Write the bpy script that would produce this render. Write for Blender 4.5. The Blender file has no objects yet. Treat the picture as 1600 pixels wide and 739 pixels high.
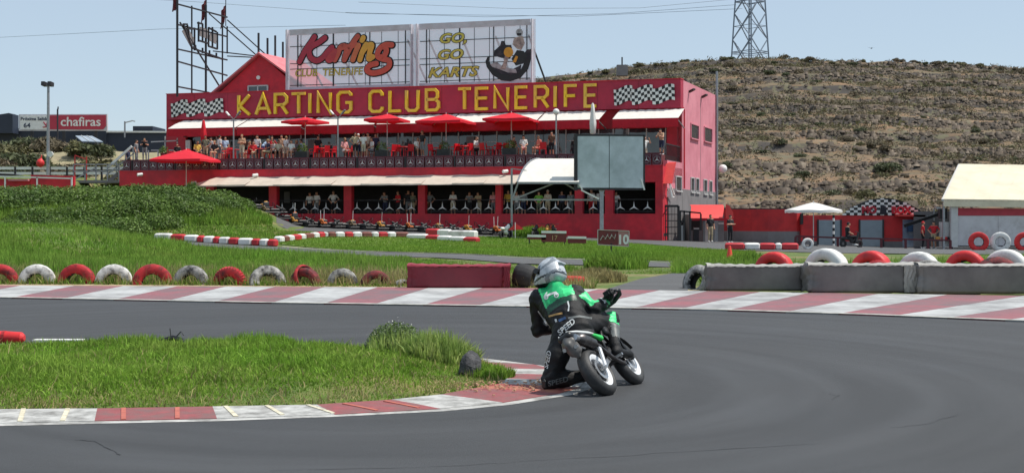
import bpy, bmesh, math, random
import numpy as np
from mathutils import Vector, Matrix
from mathutils.bvhtree import BVHTree
R = math.radians
random.seed(7); rng = np.random.default_rng(7)
SC = bpy.context.scene; COL = SC.collection
# ---------------------------------------------------------------- camera, sky, sun, exposure
FPX, HC, CXP, HYP = 2000.0, 1.68, 800.0, 335.0      # focal length in photo pixels, eye height, principal column, horizon row
cam = bpy.data.cameras.new('camera'); cam.sensor_width = 36; cam.lens = FPX / 1600 * 36
cam.shift_y = -(369.5 - HYP) / 1600; cam.clip_end = 3000; cam.clip_start = 0.1
camo = bpy.data.objects.new('camera', cam); COL.objects.link(camo)
camo.location = (0, 0, HC); camo.rotation_euler = (R(90), 0, 0); SC.camera = camo
SUN_EL, SUN_AZ = 62.0, 90.0            # azimuth clockwise from +Y (view direction)
w = bpy.data.worlds.new('World'); SC.world = w; w.use_nodes = True
nt = w.node_tree; bg = nt.nodes['Background']
sky = nt.nodes.new('ShaderNodeTexSky'); sky.sky_type = 'NISHITA'; sky.sun_disc = False
sky.sun_elevation = R(SUN_EL); sky.sun_rotation = R(SUN_AZ); sky.altitude = 300
sky.air_density = 1.0; sky.dust_density = 0.3; sky.ozone_density = 2.0
hzm = nt.nodes.new('ShaderNodeMix'); hzm.data_type = 'RGBA'; hzm.inputs[0].default_value = .68; hzm.inputs[7].default_value = (4.15, 5.0, 5.85, 1)   # even summer haze over the whole sky
nt.links.new(sky.outputs[0], hzm.inputs[6]); nt.links.new(hzm.outputs[2], bg.inputs[0]); bg.inputs[1].default_value = 0.095
sl = bpy.data.lights.new('sun', 'SUN'); sl.energy = 3.4; sl.angle = R(0.53); sl.color = (1, .95, .87)
so = bpy.data.objects.new('sun', sl); COL.objects.link(so)
sd = Vector((math.sin(R(SUN_AZ)) * math.cos(R(SUN_EL)), math.cos(R(SUN_AZ)) * math.cos(R(SUN_EL)), math.sin(R(SUN_EL))))
so.rotation_euler = sd.to_track_quat('Z', 'Y').to_euler(); so.location = (40, 20, 80)
SC.view_settings.view_transform = 'Standard'; SC.view_settings.look = 'None'
SC.view_settings.exposure = 0.48; SC.view_settings.gamma = 1
SC.render.engine = 'CYCLES'
# ---------------------------------------------------------------- terrain height and pixel -> place helpers
def sst(a, b, t):
    t = np.clip((np.asarray(t, float) - a) / (b - a), 0, 1); return t * t * (3 - 2 * t)
def hz(x, y):
    x = np.asarray(x, float); y = np.asarray(y, float)
    z = sst(54, 86, y) * np.clip(.036 * (10 - x), -.55, 1.7)
    z = z + 1.15 * np.exp(-((x + 19.5) / 4.6) ** 2 - ((y - 52) / 9) ** 2)
    z = z + .16 * sst(29, 33, y) * sst(60, 40, y) * sst(1, -3, x)
    z = z + 1.35 * sst(-13.2, -17.8, x) * sst(68, 75, y) * sst(90, 83, y)
    z = z + 2.9 * sst(-29.0, -31.5, x) * sst(84, 92, y)
    return z
def G(px, py, dz=0.0):                               # ground point seen at a photo pixel
    dx, dzr = (px - CXP) / FPX, (HYP - py) / FPX
    ys = np.linspace(5, 140, 2701); d = HC + dzr * ys - hz(dx * ys, ys)
    i = int(np.argmax(d < 0)) if (d < 0).any() else 2700
    y = ys[i]
    return Vector((dx * y, y, float(hz(dx * y, y)) + dz))
def W(px, py, Y): return Vector(((px - CXP) * Y / FPX, Y, HC + (HYP - py) * Y / FPX))
def XG(px, Y, dz=0): x = (px - CXP) * Y / FPX; return Vector((x, Y, float(hz(x, Y)) + dz))
# ---------------------------------------------------------------- colours and materials
def lin(c): c /= 255.; return c / 12.92 if c <= .04045 else ((c + .055) / 1.055) ** 2.4
def S(r, g, b): return (lin(r), lin(g), lin(b))
MATS = {}
def M(name, col, rough=.6, var=.18, scale=6., bump=0., bscale=40., metal=0., col2=None, c2amt=.5, c2scale=1.5, spec=.5, trans=0., coat=0., emit=0., island=0., sharp=.12):
    """procedural paint: base colour, fine mottling, optional second colour in patches (dirt, wear), bump"""
    if name in MATS: return MATS[name]
    m = bpy.data.materials.new(name); m.use_nodes = True; t = m.node_tree; b = t.nodes['Principled BSDF']
    N, L = t.nodes.new, t.links.new
    geo = N('ShaderNodeNewGeometry'); n1 = N('ShaderNodeTexNoise'); n1.inputs['Scale'].default_value = scale; n1.inputs['Detail'].default_value = 5
    L(geo.outputs['Position'], n1.inputs['Vector'])
    mx = N('ShaderNodeMix'); mx.data_type = 'RGBA'
    mx.inputs[6].default_value = (*[c * (1 - var) for c in col], 1); mx.inputs[7].default_value = (*[min(1, c * (1 + var)) for c in col], 1)
    rp = N('ShaderNodeMapRange'); rp.inputs[1].default_value = .3; rp.inputs[2].default_value = .7; L(n1.outputs[0], rp.inputs[0]); L(rp.outputs[0], mx.inputs[0])
    out = mx.outputs[2]
    if col2 is not None:
        n2 = N('ShaderNodeTexNoise'); n2.inputs['Scale'].default_value = c2scale; n2.inputs['Detail'].default_value = 8; n2.inputs['Roughness'].default_value = .65
        L(geo.outputs['Position'], n2.inputs['Vector'])
        r2 = N('ShaderNodeMapRange'); th = 1 - c2amt; r2.inputs[1].default_value = .25 + .5 * th - sharp; r2.inputs[2].default_value = .25 + .5 * th + sharp; L(n2.outputs[0], r2.inputs[0])
        m2 = N('ShaderNodeMix'); m2.data_type = 'RGBA'; L(r2.outputs[0], m2.inputs[0]); L(out, m2.inputs[6]); m2.inputs[7].default_value = (*col2, 1); out = m2.outputs[2]
    if island:
        mi = N('ShaderNodeMapRange'); L(geo.outputs['Random Per Island'], mi.inputs[0]); mi.inputs[3].default_value = 1 - island; mi.inputs[4].default_value = 1 + island
        m3 = N('ShaderNodeMix'); m3.data_type = 'RGBA'; m3.blend_type = 'MULTIPLY'; m3.inputs[0].default_value = 1; L(out, m3.inputs[6]); L(mi.outputs[0], m3.inputs[7]); out = m3.outputs[2]
    L(out, b.inputs['Base Color'])
    b.inputs['Roughness'].default_value = rough; b.inputs['Metallic'].default_value = metal; b.inputs['Specular IOR Level'].default_value = spec
    if coat: b.inputs['Coat Weight'].default_value = coat; b.inputs['Coat Roughness'].default_value = .08
    if emit: b.inputs['Emission Color'].default_value = (*col, 1); b.inputs['Emission Strength'].default_value = emit
    if bump:
        n3 = N('ShaderNodeTexNoise'); n3.inputs['Scale'].default_value = bscale; n3.inputs['Detail'].default_value = 4; L(geo.outputs['Position'], n3.inputs['Vector'])
        bp = N('ShaderNodeBump'); bp.inputs['Strength'].default_value = bump; bp.inputs['Distance'].default_value = .02; L(n3.outputs[0], bp.inputs['Height']); L(bp.outputs[0], b.inputs['Normal'])
    if trans:
        tr = N('ShaderNodeBsdfTranslucent'); L(out, tr.inputs[0]); ms = N('ShaderNodeMixShader'); ms.inputs[0].default_value = trans
        L(b.outputs[0], ms.inputs[1]); L(tr.outputs[0], ms.inputs[2]); L(ms.outputs[0], t.nodes['Material Output'].inputs[0])
    MATS[name] = m; return m
# ---------------------------------------------------------------- mesh builder
def frame(d):
    d = Vector(d).normalized(); u = Vector((0, 0, 1)) if abs(d.z) < .95 else Vector((1, 0, 0))
    s = d.cross(u).normalized(); return s, s.cross(d).normalized(), d
class MB:
    def __init__(s, T=None): s.v, s.f, s.mi, s.T = [], [], [], T
    def add(s, vs, fs, mi=0):
        o = len(s.v); T = s.T
        s.v += [tuple(T(Vector(p))) for p in vs] if T else [tuple(p) for p in vs]
        s.f += [tuple(i + o for i in f) for f in fs]; s.mi += [mi] * len(fs); return s
    def box(s, c, d, rz=0, mi=0, ch=0):
        x, y, z = d[0] / 2, d[1] / 2, d[2] / 2; cs, sn = math.cos(rz), math.sin(rz)
        if ch:                                       # bevelled box
            vs = []; ch = min(ch, x * .9, y * .9, z * .9)
            for k, (zz, i) in enumerate(((-z, ch), (-z + ch, 0), (z - ch, 0), (z, ch))):
                X, Y = x - i, y - i; q = ch
                for a, b in ((X - q, -Y), (X, -Y + q), (X, Y - q), (X - q, Y), (-X + q, Y), (-X, Y - q), (-X, -Y + q), (-X + q, -Y)): vs.append((a, b, zz))
            fs = [tuple(range(7, -1, -1)), tuple(range(24, 32))]
            for k in range(3):
                for j in range(8): fs.append((k * 8 + j, k * 8 + (j + 1) % 8, k * 8 + 8 + (j + 1) % 8, k * 8 + 8 + j))
        else:
            vs = [(a, b, e) for e in (-z, z) for a, b in ((-x, -y), (x, -y), (x, y), (-x, y))]
            fs = [(3, 2, 1, 0), (4, 5, 6, 7), (0, 1, 5, 4), (1, 2, 6, 5), (2, 3, 7, 6), (3, 0, 4, 7)]
        return s.add([(c[0] + a * cs - b * sn, c[1] + a * sn + b * cs, c[2] + e) for a, b, e in vs], fs, mi)
    def cor(s, lo, hi, mi=0, ch=0): return s.box([(a + b) / 2 for a, b in zip(lo, hi)], [abs(b - a) for a, b in zip(lo, hi)], 0, mi, ch)
    def bar(s, a, b, w, h=None, mi=0):
        a, b = Vector(a), Vector(b); h = h or w; x, y, d = frame(b - a); vs = []
        for p in (a, b): vs += [p + x * i * w / 2 + y * j * h / 2 for i, j in ((-1, -1), (1, -1), (1, 1), (-1, 1))]
        return s.add(vs, [(3, 2, 1, 0), (4, 5, 6, 7), (0, 1, 5, 4), (1, 2, 6, 5), (2, 3, 7, 6), (3, 0, 4, 7)], mi)
    def tube(s, pts, r, n=8, mi=0, cap=True, closed=False):
        pts = [Vector(p) for p in pts]; k = len(pts); rs = r if isinstance(r, (list, tuple)) else [r] * k
        vs, fs = [], []; prev = None
        for i, p in enumerate(pts):
            a = pts[(i - 1) % k] if (i or closed) else p; b = pts[(i + 1) % k] if (i < k - 1 or closed) else p
            d = (b - a).normalized()
            if prev is None: x, y, _ = frame(d)
            else: x = (prev - d * prev.dot(d)).normalized(); y = x.cross(d).normalized()
            prev = x
            for j in range(n): t = 2 * math.pi * j / n; vs.append(p + (x * math.cos(t) + y * math.sin(t)) * rs[i])
        for i in range(k if closed else k - 1):
            for j in range(n): a, b = i * n, ((i + 1) % k) * n; fs.append((a + j, b + j, b + (j + 1) % n, a + (j + 1) % n))
        if cap and not closed: fs += [tuple(range(n)), tuple(range(k * n - 1, (k - 1) * n - 1, -1))]
        return s.add(vs, fs, mi)
    def lathe(s, prof, o=(0, 0, 0), ax=(0, 0, 1), n=24, mi=0, a0=0, a1=2 * math.pi, xs=None):
        x, y, d = frame(ax); o = Vector(o); full = a1 - a0 > 6.28; m = n if full else n + 1; k = len(prof); vs, fs = [], []
        for j in range(m):
            t = a0 + (a1 - a0) * j / n
            for r, h in prof: vs.append(o + (x * math.cos(t) + y * math.sin(t)) * r + d * h)
        for j in range(n):
            for i in range(k - 1): a, b = j * k, ((j + 1) % m) * k; fs.append((a + i, b + i, b + i + 1, a + i + 1))
        return s.add(vs, fs, mi)
    def prism(s, poly, fmap, d0, d1, mi=0):          # 2d outline, fmap(a,b,depth)->point
        n = len(poly); vs = [fmap(a, b, d0) for a, b in poly] + [fmap(a, b, d1) for a, b in poly]
        fs = [tuple(range(n)), tuple(range(2 * n - 1, n - 1, -1))] + [(i, i + n, (i + 1) % n + n, (i + 1) % n) for i in range(n)]
        return s.add(vs, fs, mi)
    def grid(s, P, mi=0):                            # P[i][j] points
        a, b = len(P), len(P[0]); return s.add([p for r in P for p in r], [(i * b + j, (i + 1) * b + j, (i + 1) * b + j + 1, i * b + j + 1) for i in range(a - 1) for j in range(b - 1)], mi)
    def mesh(s, name, mats, smooth=False):
        me = bpy.data.meshes.new(name); me.from_pydata(s.v, [], s.f)
        for m in (mats if isinstance(mats, (list, tuple)) else [mats]): me.materials.append(m)
        if any(s.mi): me.polygons.foreach_set('material_index', s.mi)
        bm = bmesh.new(); bm.from_mesh(me); bmesh.ops.recalc_face_normals(bm, faces=bm.faces); bm.to_mesh(me); bm.free()
        if smooth: me.polygons.foreach_set('use_smooth', [True] * len(me.polygons)); 
        if smooth == 2: me.set_sharp_from_angle(angle=R(38))
        return me
    def build(s, name, mats, parent=None, smooth=False, **k): return put(name, s.mesh(name, mats, smooth), parent, **k)
def put(name, me, parent=None, loc=None, rot=None, **k):
    o = bpy.data.objects.new(name, me); COL.objects.link(o)
    if parent: o.parent = parent
    if loc is not None: o.location = loc
    if rot is not None: o.rotation_euler = rot if not isinstance(rot, (int, float)) else (0, 0, rot)
    return tag(o, **k)
def tag(o, label=None, cat=None, group=None, kind=None):
    if label: o['label'] = label
    if cat: o['category'] = cat
    if group: o['group'] = group
    if kind: o['kind'] = kind
    return o
def root(name, label, cat, loc=(0, 0, 0), rz=0, group=None): return put(name, None, None, loc, rz, label=label, cat=cat, group=group)
def dup(o, loc=None, rz=None, label=None, parent=None):
    c = o.copy(); COL.objects.link(c)
    if parent: c.parent = parent
    if loc is not None: c.location = loc
    if rz is not None: c.rotation_euler = (0, 0, rz)
    if label: c['label'] = label
    for ch in o.children: dup(ch, parent=c)
    return c
def rawmesh(name, V, Fc, mat, smooth=False):         # numpy verts (n,3), faces (m,k)
    me = bpy.data.meshes.new(name); V = np.asarray(V, np.float32); Fc = np.asarray(Fc, np.int32); k = Fc.shape[1]
    me.vertices.add(len(V)); me.vertices.foreach_set('co', V.ravel()); me.loops.add(Fc.size); me.loops.foreach_set('vertex_index', Fc.ravel())
    me.polygons.add(len(Fc)); me.polygons.foreach_set('loop_start', np.arange(0, Fc.size, k, dtype=np.int32)); me.polygons.foreach_set('loop_total', np.full(len(Fc), k, np.int32))
    for m in (mat if isinstance(mat, (list, tuple)) else [mat]): me.materials.append(m)
    if smooth: me.polygons.foreach_set('use_smooth', np.ones(len(Fc), bool))
    me.update(calc_edges=True); return me
def textmesh(body, size, ext=0., shear=0., offset=0., align='CENTER'):
    cu = bpy.data.curves.new('t', 'FONT'); cu.body = body; cu.size = size; cu.extrude = ext; cu.shear = shear; cu.offset = offset; cu.align_x = align; cu.resolution_u = 3
    o = bpy.data.objects.new('t', cu); me = bpy.data.meshes.new_from_object(o); bpy.data.objects.remove(o); bpy.data.curves.remove(cu)
    return me
def textpart(name, body, size, mat, parent, org, right, up, ext=.01, shear=0., offset=0., wx=1.):
    me = textmesh(body, size, ext, shear, offset); right = Vector(right).normalized(); up = Vector(up).normalized(); n = right.cross(up); org = Vector(org)
    for v in me.vertices: v.co = org + right * v.co.x * wx + up * v.co.y + n * v.co.z
    me.materials.clear(); me.materials.append(mat); return put(name, me, parent)
# ---------------------------------------------------------------- organic shapes: signed distance field -> surface nets
def seg(a, b, ra, rb=None, sc=None):
    a, b = np.array(a, float), np.array(b, float); rb = ra if rb is None else rb
    def f(p):
        q = p - a; d = b - a; t = np.clip((q @ d) / max(d @ d, 1e-9), 0, 1); return np.linalg.norm(q - t[..., None] * d, axis=-1) - (ra + (rb - ra) * t)
    return f, np.minimum(a, b) - max(ra, rb), np.maximum(a, b) + max(ra, rb)
def ell(c, r, rot=None):
    c, r = np.array(c, float), np.array(r, float); A = np.array(rot) if rot is not None else np.eye(3)
    def f(p):
        q = (p - c) @ A; k0 = np.linalg.norm(q / r, axis=-1); k1 = np.linalg.norm(q / (r * r), axis=-1); return k0 * (k0 - 1) / np.maximum(k1, 1e-6)
    return f, c - r.max(), c + r.max()
def sdf_arr(prims, h, k):
    lo = np.min([p[1] for p in prims], 0) - 3 * h; hi = np.max([p[2] for p in prims], 0) + 3 * h
    n = np.ceil((hi - lo) / h).astype(int) + 1
    g = np.stack(np.meshgrid(*[lo[i] + h * np.arange(n[i]) for i in range(3)], indexing='ij'), -1)
    D = np.full(n, 9.)
    for f, a, b in prims:
        i0 = np.maximum(((a - lo) / h).astype(int) - 4 - int(k / h), 0); i1 = np.minimum(((b - lo) / h).astype(int) + 6 + int(k / h), n)
        sl_ = tuple(slice(i0[i], i1[i]) for i in range(3)); d = f(g[sl_]); e = D[sl_]
        hh = np.maximum(k - np.abs(d - e), 0) / k; D[sl_] = np.minimum(d, e) - hh * hh * k * .25
    return D, lo
def surf(prims, h=.03, k=.05):
    D, lo = sdf_arr(prims, h, k); n = D.shape; s = D < 0
    c = np.zeros([x - 1 for x in n], int); acc = np.zeros((*c.shape, 3)); cnt = np.zeros(c.shape)
    off = [(i, j, l) for i in (0, 1) for j in (0, 1) for l in (0, 1)]
    def sub(A, o): return A[o[0]:n[0] - 1 + o[0], o[1]:n[1] - 1 + o[1], o[2]:n[2] - 1 + o[2]]
    for o in off:
        for ax in range(3):
            if o[ax]: continue
            q = list(o); q[ax] = 1; a, b = sub(D, o), sub(D, q); cr = (a < 0) != (b < 0)
            t = np.where(cr, a / np.where(cr, a - b, 1), 0); cnt += cr
            for d in range(3): acc[..., d] += np.where(cr, (t if d == ax else o[d]), 0)
    act = cnt > 0; idx = np.full(c.shape, -1); idx[act] = np.arange(act.sum())
    V = (np.argwhere(act) + acc[act] / cnt[act][:, None]) * h + lo
    F = []
    for ax in range(3):
        b, e = [(1, 2), (2, 0), (0, 1)][ax]
        sl0 = [slice(1, n[i] - 1) for i in range(3)]; sl0[ax] = slice(0, n[ax] - 1); sl1 = list(sl0); sl1[ax] = slice(1, n[ax])
        cr = s[tuple(sl0)] != s[tuple(sl1)]; P = np.argwhere(cr); P = P + np.array([0 if i == ax else 1 for i in range(3)])
        inside = s[tuple(P.T)]
        def at(db, de): Q = P.copy(); Q[:, b] -= db; Q[:, e] -= de; return idx[tuple(Q.T)]
        q = np.stack([at(1, 1), at(0, 1), at(0, 0), at(1, 0)], 1); q[~inside] = q[~inside][:, ::-1]; F.append(q)
    return V, np.concatenate(F)
# ================================================================ SETTING: ground, tracks, kerbs
def ribbon(A, B, nx=8, ny=60, dz=.02, drape=True):
    def rs(P, n):
        P = np.array([[p[0], p[1]] for p in P]); d = np.r_[0, np.cumsum(np.linalg.norm(np.diff(P, axis=0), axis=1))]; t = np.linspace(0, d[-1], n)
        return np.c_[np.interp(t, d, P[:, 0]), np.interp(t, d, P[:, 1])]
    a, b = rs(A, ny), rs(B, ny); out = []
    for i in range(ny):
        row = []
        for j in range(nx):
            q = a[i] + (b[i] - a[i]) * j / (nx - 1); row.append((q[0], q[1], float(hz(q[0], q[1])) + dz))
        out.append(row)
    return out
m_ground = M('ground_soil_grass', (.085, .13, .022), .95, .35, 3, bump=.6, bscale=14, col2=(.26, .19, .09), c2amt=.33, c2scale=.55)
m_lawn = M('lawn_turf', (.10, .19, .024), .95, .3, 5, bump=.8, bscale=30, col2=(.20, .22, .055), c2amt=.36, c2scale=.35, sharp=.2)
m_sand = M('sandy_soil', (.42, .32, .2), .95, .25, 12, bump=.5, bscale=30, col2=(.16, .13, .06), c2amt=.35, c2scale=3)
def asphalt(name, col, c2, bump=.5):
    if name in MATS: return MATS[name]
    m = M(name, col, .78, .16, 60, bump=bump, bscale=260, col2=c2, c2amt=.46, c2scale=.35, spec=.45, sharp=.25)
    t = m.node_tree; N, L = t.nodes.new, t.links.new; b = t.nodes['Principled BSDF']; src = b.inputs['Base Color'].links[0].from_socket
    g = N('ShaderNodeNewGeometry'); mp = N('ShaderNodeMapping'); mp.inputs['Scale'].default_value = (.16, .55, 1); 
    sub = N('ShaderNodeVectorMath'); sub.operation = 'SUBTRACT'; sub.inputs[1].default_value = (-1.2, 13.0, 0); L(g.outputs['Position'], sub.inputs[0])
    ln_ = N('ShaderNodeVectorMath'); ln_.operation = 'LENGTH'; L(sub.outputs[0], ln_.inputs[0]); sp_ = N('ShaderNodeSeparateXYZ'); L(sub.outputs[0], sp_.inputs[0])
    at_ = N('ShaderNodeMath'); at_.operation = 'ARCTAN2'; L(sp_.outputs[1], at_.inputs[0]); L(sp_.outputs[0], at_.inputs[1]); cb_ = N('ShaderNodeCombineXYZ'); L(at_.outputs[0], cb_.inputs[0]); L(ln_.outputs['Value'], cb_.inputs[1])
    mp.inputs['Scale'].default_value = (.7, 1.5, 1); L(cb_.outputs[0], mp.inputs[0])      # rubber laid down in arcs round the corner
    n = N('ShaderNodeTexNoise'); n.inputs['Scale'].default_value = 1.2; n.inputs['Detail'].default_value = 6; L(mp.outputs[0], n.inputs['Vector'])
    r = N('ShaderNodeMapRange'); r.inputs[1].default_value = .35; r.inputs[2].default_value = .7; r.inputs[3].default_value = .80; r.inputs[4].default_value = 1.16; L(n.outputs[0], r.inputs[0])
    x = N('ShaderNodeMix'); x.data_type = 'RGBA'; x.blend_type = 'MULTIPLY'; x.inputs[0].default_value = 1; L(src, x.inputs[6]); L(r.outputs[0], x.inputs[7])
    # pale aggregate grains
    v = N('ShaderNodeTexVoronoi'); v.inputs['Scale'].default_value = 38; L(g.outputs['Position'], v.inputs['Vector'])
    r2 = N('ShaderNodeMapRange'); r2.inputs[1].default_value = .0; r2.inputs[2].default_value = .25; r2.inputs[3].default_value = .35; r2.inputs[4].default_value = 0; L(v.outputs['Distance'], r2.inputs[0])
    y = N('ShaderNodeMix'); y.data_type = 'RGBA'; L(r2.outputs[0], y.inputs[0]); L(x.outputs[2], y.inputs[6]); y.inputs[7].default_value = (.13, .13, .13, 1)
    L(y.outputs[2], b.inputs['Base Color']); return m
m_asph = asphalt('race_asphalt', (.058, .061, .066), (.051, .052, .054))
m_asph2 = asphalt('old_asphalt', (.11, .11, .11), (.085, .085, .086))
# ground sheet out to the horizon
xs = np.unique(np.r_[np.linspace(-900, -60, 22), np.linspace(-60, 50, 111), np.linspace(50, 900, 22)])
ys = np.unique(np.r_[np.linspace(-60, 26, 20), np.linspace(26, 100, 112), np.linspace(100, 2500, 40)])
XX, YY = np.meshgrid(xs, ys, indexing='ij'); ZZ = hz(XX, YY) - .03 * (YY < 28.2)
ZZ = ZZ + np.where((YY > 28) & (YY < 100), .03 * np.sin(XX * 1.7 + np.sin(YY * .9)) * np.cos(YY * 1.1), 0) * .5
b_ = len(ys); ii, jj = np.meshgrid(np.arange(len(xs) - 1), np.arange(b_ - 1), indexing='ij'); q = (ii * b_ + jj).ravel()
put('ground', rawmesh('ground', np.stack([XX, YY, ZZ], -1).reshape(-1, 3), np.stack([q, q + b_, q + b_ + 1, q + 1], 1), m_ground, True), kind='structure')
# near corner asphalt (flat) up to the far kerb
NE = [(-700, 459), (-300, 462), (0, 466), (200, 470), (400, 474), (800, 480), (1100, 485), (1350, 493), (1600, 503), (1900, 517)]
FE = [(-700, 446), (-300, 447), (0, 448), (200, 449), (400, 450), (800, 452), (1100, 457), (1350, 461), (1600, 464.5), (1900, 469)]
gp = lambda P: Vector(((P[0] - CXP) * HC / (P[1] - HYP), FPX * HC / (P[1] - HYP), 0))
near = [gp(p) for p in NE]; far = [gp(p) for p in FE]
road_near = [Vector((p.x, 1.5, 0)) for p in near]
ov = lambda L_, d: [Vector((p.x, p.y + d, 0)) for p in L_]
MB().grid(ribbon(road_near, ov(near, .35), 24, 60, .0)).build('track_asphalt', m_asph, kind='structure')
# link road leaving between the red block and the grey blocks
lk = [gp((945, 454)), gp((1000, 437)), gp((1050, 428))]; lk2 = [gp((1075, 458)), gp((1075, 442)), gp((1088, 428))]
MB().grid(ribbon(lk, lk2, 6, 14, .022)).build('link_road', m_asph2, kind='structure')
# narrow back track and pit lane
bt_n = [XG(-60, 62), XG(150, 60), XG(245, 58.5), XG(330, 58), XG(440, 56.5), G(600, 402), G(800, 412), G(950, 416), G(1100, 420), G(1300, 428)]
bt_f = [XG(-60, 67), XG(150, 64.5), XG(245, 63), XG(330, 62.4), XG(440, 61), G(600, 395), G(800, 403), G(950, 408), G(1100, 413), G(1300, 419)]
MB().grid(ribbon(bt_n, bt_f, 5, 60, .03)).build('back_track', m_asph2, kind='structure')
m_line = M('line_paint_white', (.5, .49, .45), .8, .15, 9, col2=(.22, .22, .2), c2amt=.4, c2scale=4)
MB().grid(ribbon([p + Vector((0, .15, 0)) for p in bt_f[4:]], [p + Vector((0, .38, 0)) for p in bt_f[4:]], 2, 60, .045)).build('track_edge_line', m_line, kind='structure')
# pit lane asphalt in front of the club house and plaza at the right
pl_n = [XG(432, 79), XG(470, 77), XG(560, 77), XG(700, 77), XG(860, 75), XG(1000, 71), XG(1130, 60), XG(1300, 55), XG(1700, 52)]
pl_f = [XG(432, 90), XG(470, 100), XG(560, 100), XG(700, 100), XG(860, 100), XG(1000, 100), XG(1130, 104), XG(1300, 104), XG(1700, 104)]
MB().grid(ribbon(pl_n, pl_f, 24, 80, .025)).build('pit_lane', m_asph2, kind='structure')
# lawn between the back track and the pit lane
la_n = [XG(437, 63.5), XG(520, 59), XG(600, 56.5), XG(800, 50.6), XG(950, 47.4), XG(1100, 44.3), XG(1160, 43)]
la_f = [XG(437, 64.5), XG(520, 74), XG(600, 76), XG(800, 76), XG(950, 72), XG(1100, 60), XG(1160, 57)]
MB().grid(ribbon(la_n, la_f, 16, 60, .035)).build('lawn', m_lawn, kind='structure')
# sandy strip along the far kerb
sa = ov(far[:7], -.35); sb = ov(far[:7], .75)
MB().grid(ribbon(sa, sb, 4, 80, .012)).build('sandy_verge', m_sand, kind='structure')
# far painted kerb apron: slanted red and white bars, each a slab
m_kr = M('kerb_paint_red', S(142, 86, 92), .75, .16, 7, col2=S(112, 94, 97), c2amt=.48, c2scale=.9, bump=.2, bscale=120)
m_kw = M('kerb_paint_white', S(178, 179, 178), .75, .1, 7, col2=S(132, 131, 131), c2amt=.46, c2scale=.9, bump=.2, bscale=120)
kb = root('far_kerb', None, None); kb['kind'] = 'structure'
nb = [-300, -222, -143, -62, 18, 97, 178, 261, 336, 424, 506, 584, 661, 744, 822, 905, 987, 1060, 1137, 1227, 1310, 1397, 1480, 1570, 1660, 1750]
fb = [-215, -135, -55, 32, 117, 192, 277, 352, 430, 507, 590, 671, 755, 845, 935, 1030, 1105, 1187, 1265, 1372, 1480, 1600, 1710, 1830, 1960, 2090]
def yi(P, x): return float(np.interp(x, [p[0] for p in P], [p[1] for p in P]))
m_kred, m_kwht = m_kr, m_kw
for i in range(len(nb) - 1):
    mm = m_kw if i % 2 == 1 else m_kr
    a0, a1 = gp((nb[i], yi(NE, nb[i]))), gp((nb[i + 1], yi(NE, nb[i + 1]))); b0, b1 = gp((fb[i], yi(FE, fb[i]))), gp((fb[i + 1], yi(FE, fb[i + 1])))
    e = .006; lay = MB(); top = [a0 + Vector((e, 0, .02)), a1 + Vector((-e, 0, .02)), b1 + Vector((-e, 0, .035)), b0 + Vector((e, 0, .035))]
    lay.add([Vector((p.x, p.y, -.05)) for p in top] + top, [(3, 2, 1, 0), (4, 5, 6, 7), (0, 1, 5, 4), (1, 2, 6, 5), (2, 3, 7, 6), (3, 0, 4, 7)]).build('kerb_bar', mm, kb)
wl = [p + Vector((0, -.03, 0)) for p in near]; wl2 = [p + Vector((0, .16, 0)) for p in near]
MB().grid(ribbon(wl, wl2, 2, 70, .026)).build('edge_line', m_line, kb)
# near kerb round the island
KP = [((-260, 671), (-260, 647), 1), ((-60, 667), (-60, 643), 0), ((147, 662), (152, 641), 1), ((340, 658), (332, 638), 0), ((527, 651), (495, 635), 1), ((700, 642), (612, 627), 0), ((800, 632), (690, 619), 1),
      ((893, 617), (742, 609), 2), ((925, 607), (780, 602), 0), ((932, 597), (792, 594), 1), ((915, 588), (790, 586), 0), ((885, 579), (778, 578), 1), ((845, 571), (757, 568), 0), ((770, 562), (720, 561), 1), ((690, 557), (660, 557), 0), ((600, 553), (590, 553), 0)]
nk = root('near_kerb', None, None); nk['kind'] = 'structure'
m_kr2 = M('kerb_paint_red_worn', S(150, 68, 66), .75, .2, 9, col2=S(178, 122, 96), c2amt=.42, c2scale=5, bump=.4, bscale=60)
m_knw = M('near_kerb_white', S(182, 181, 177), .75, .12, 9, col2=S(120, 118, 114), c2amt=.42, c2scale=5, bump=.3, bscale=90)
m_knr = M('near_kerb_red', S(142, 74, 76), .75, .16, 9, col2=S(118, 88, 86), c2amt=.44, c2scale=5, bump=.3, bscale=90)
m_ribc = M('rib_cream', S(206, 198, 174), .8, .15, 20, col2=S(150, 140, 120), c2amt=.3, c2scale=12)
m_ribo = M('rib_orange', S(178, 98, 82), .8, .15, 20, col2=S(160, 90, 80), c2amt=.35, c2scale=12)
def lerp2(a, b, t): return (a[0] + (b[0] - a[0]) * t, a[1] + (b[1] - a[1]) * t)
KO, KI = [], []
for i in range(len(KP) - 1):
    (o0, i0, c), (o1, i1, _) = KP[i], KP[i + 1]; mb = MB(); n = 6; P = []; Q = []
    for k in range(n + 1):
        t = k / n; o, a = gp(lerp2(o0, o1, t)), gp(lerp2(i0, i1, t)); KO.append(o); KI.append(a)
        o_ = o + (a - o) * .13
        P.append([o_ + Vector((0, 0, -.03)), o_ + Vector((0, 0, .012)), o_.lerp(a, .5) + Vector((0, 0, .018)), a + Vector((0, 0, .02)), a + (a - o) * .03 + Vector((0, 0, -.03))])
        Q.append([o + Vector((0, 0, .003)), o_ + Vector((0, 0, .0065))])
    mb.grid(P).build('kerb_slab', [m_knw, m_knr, m_kr2][c], nk, smooth=2)
    MB().grid(Q).build('white_edge', m_knw, nk)
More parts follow.
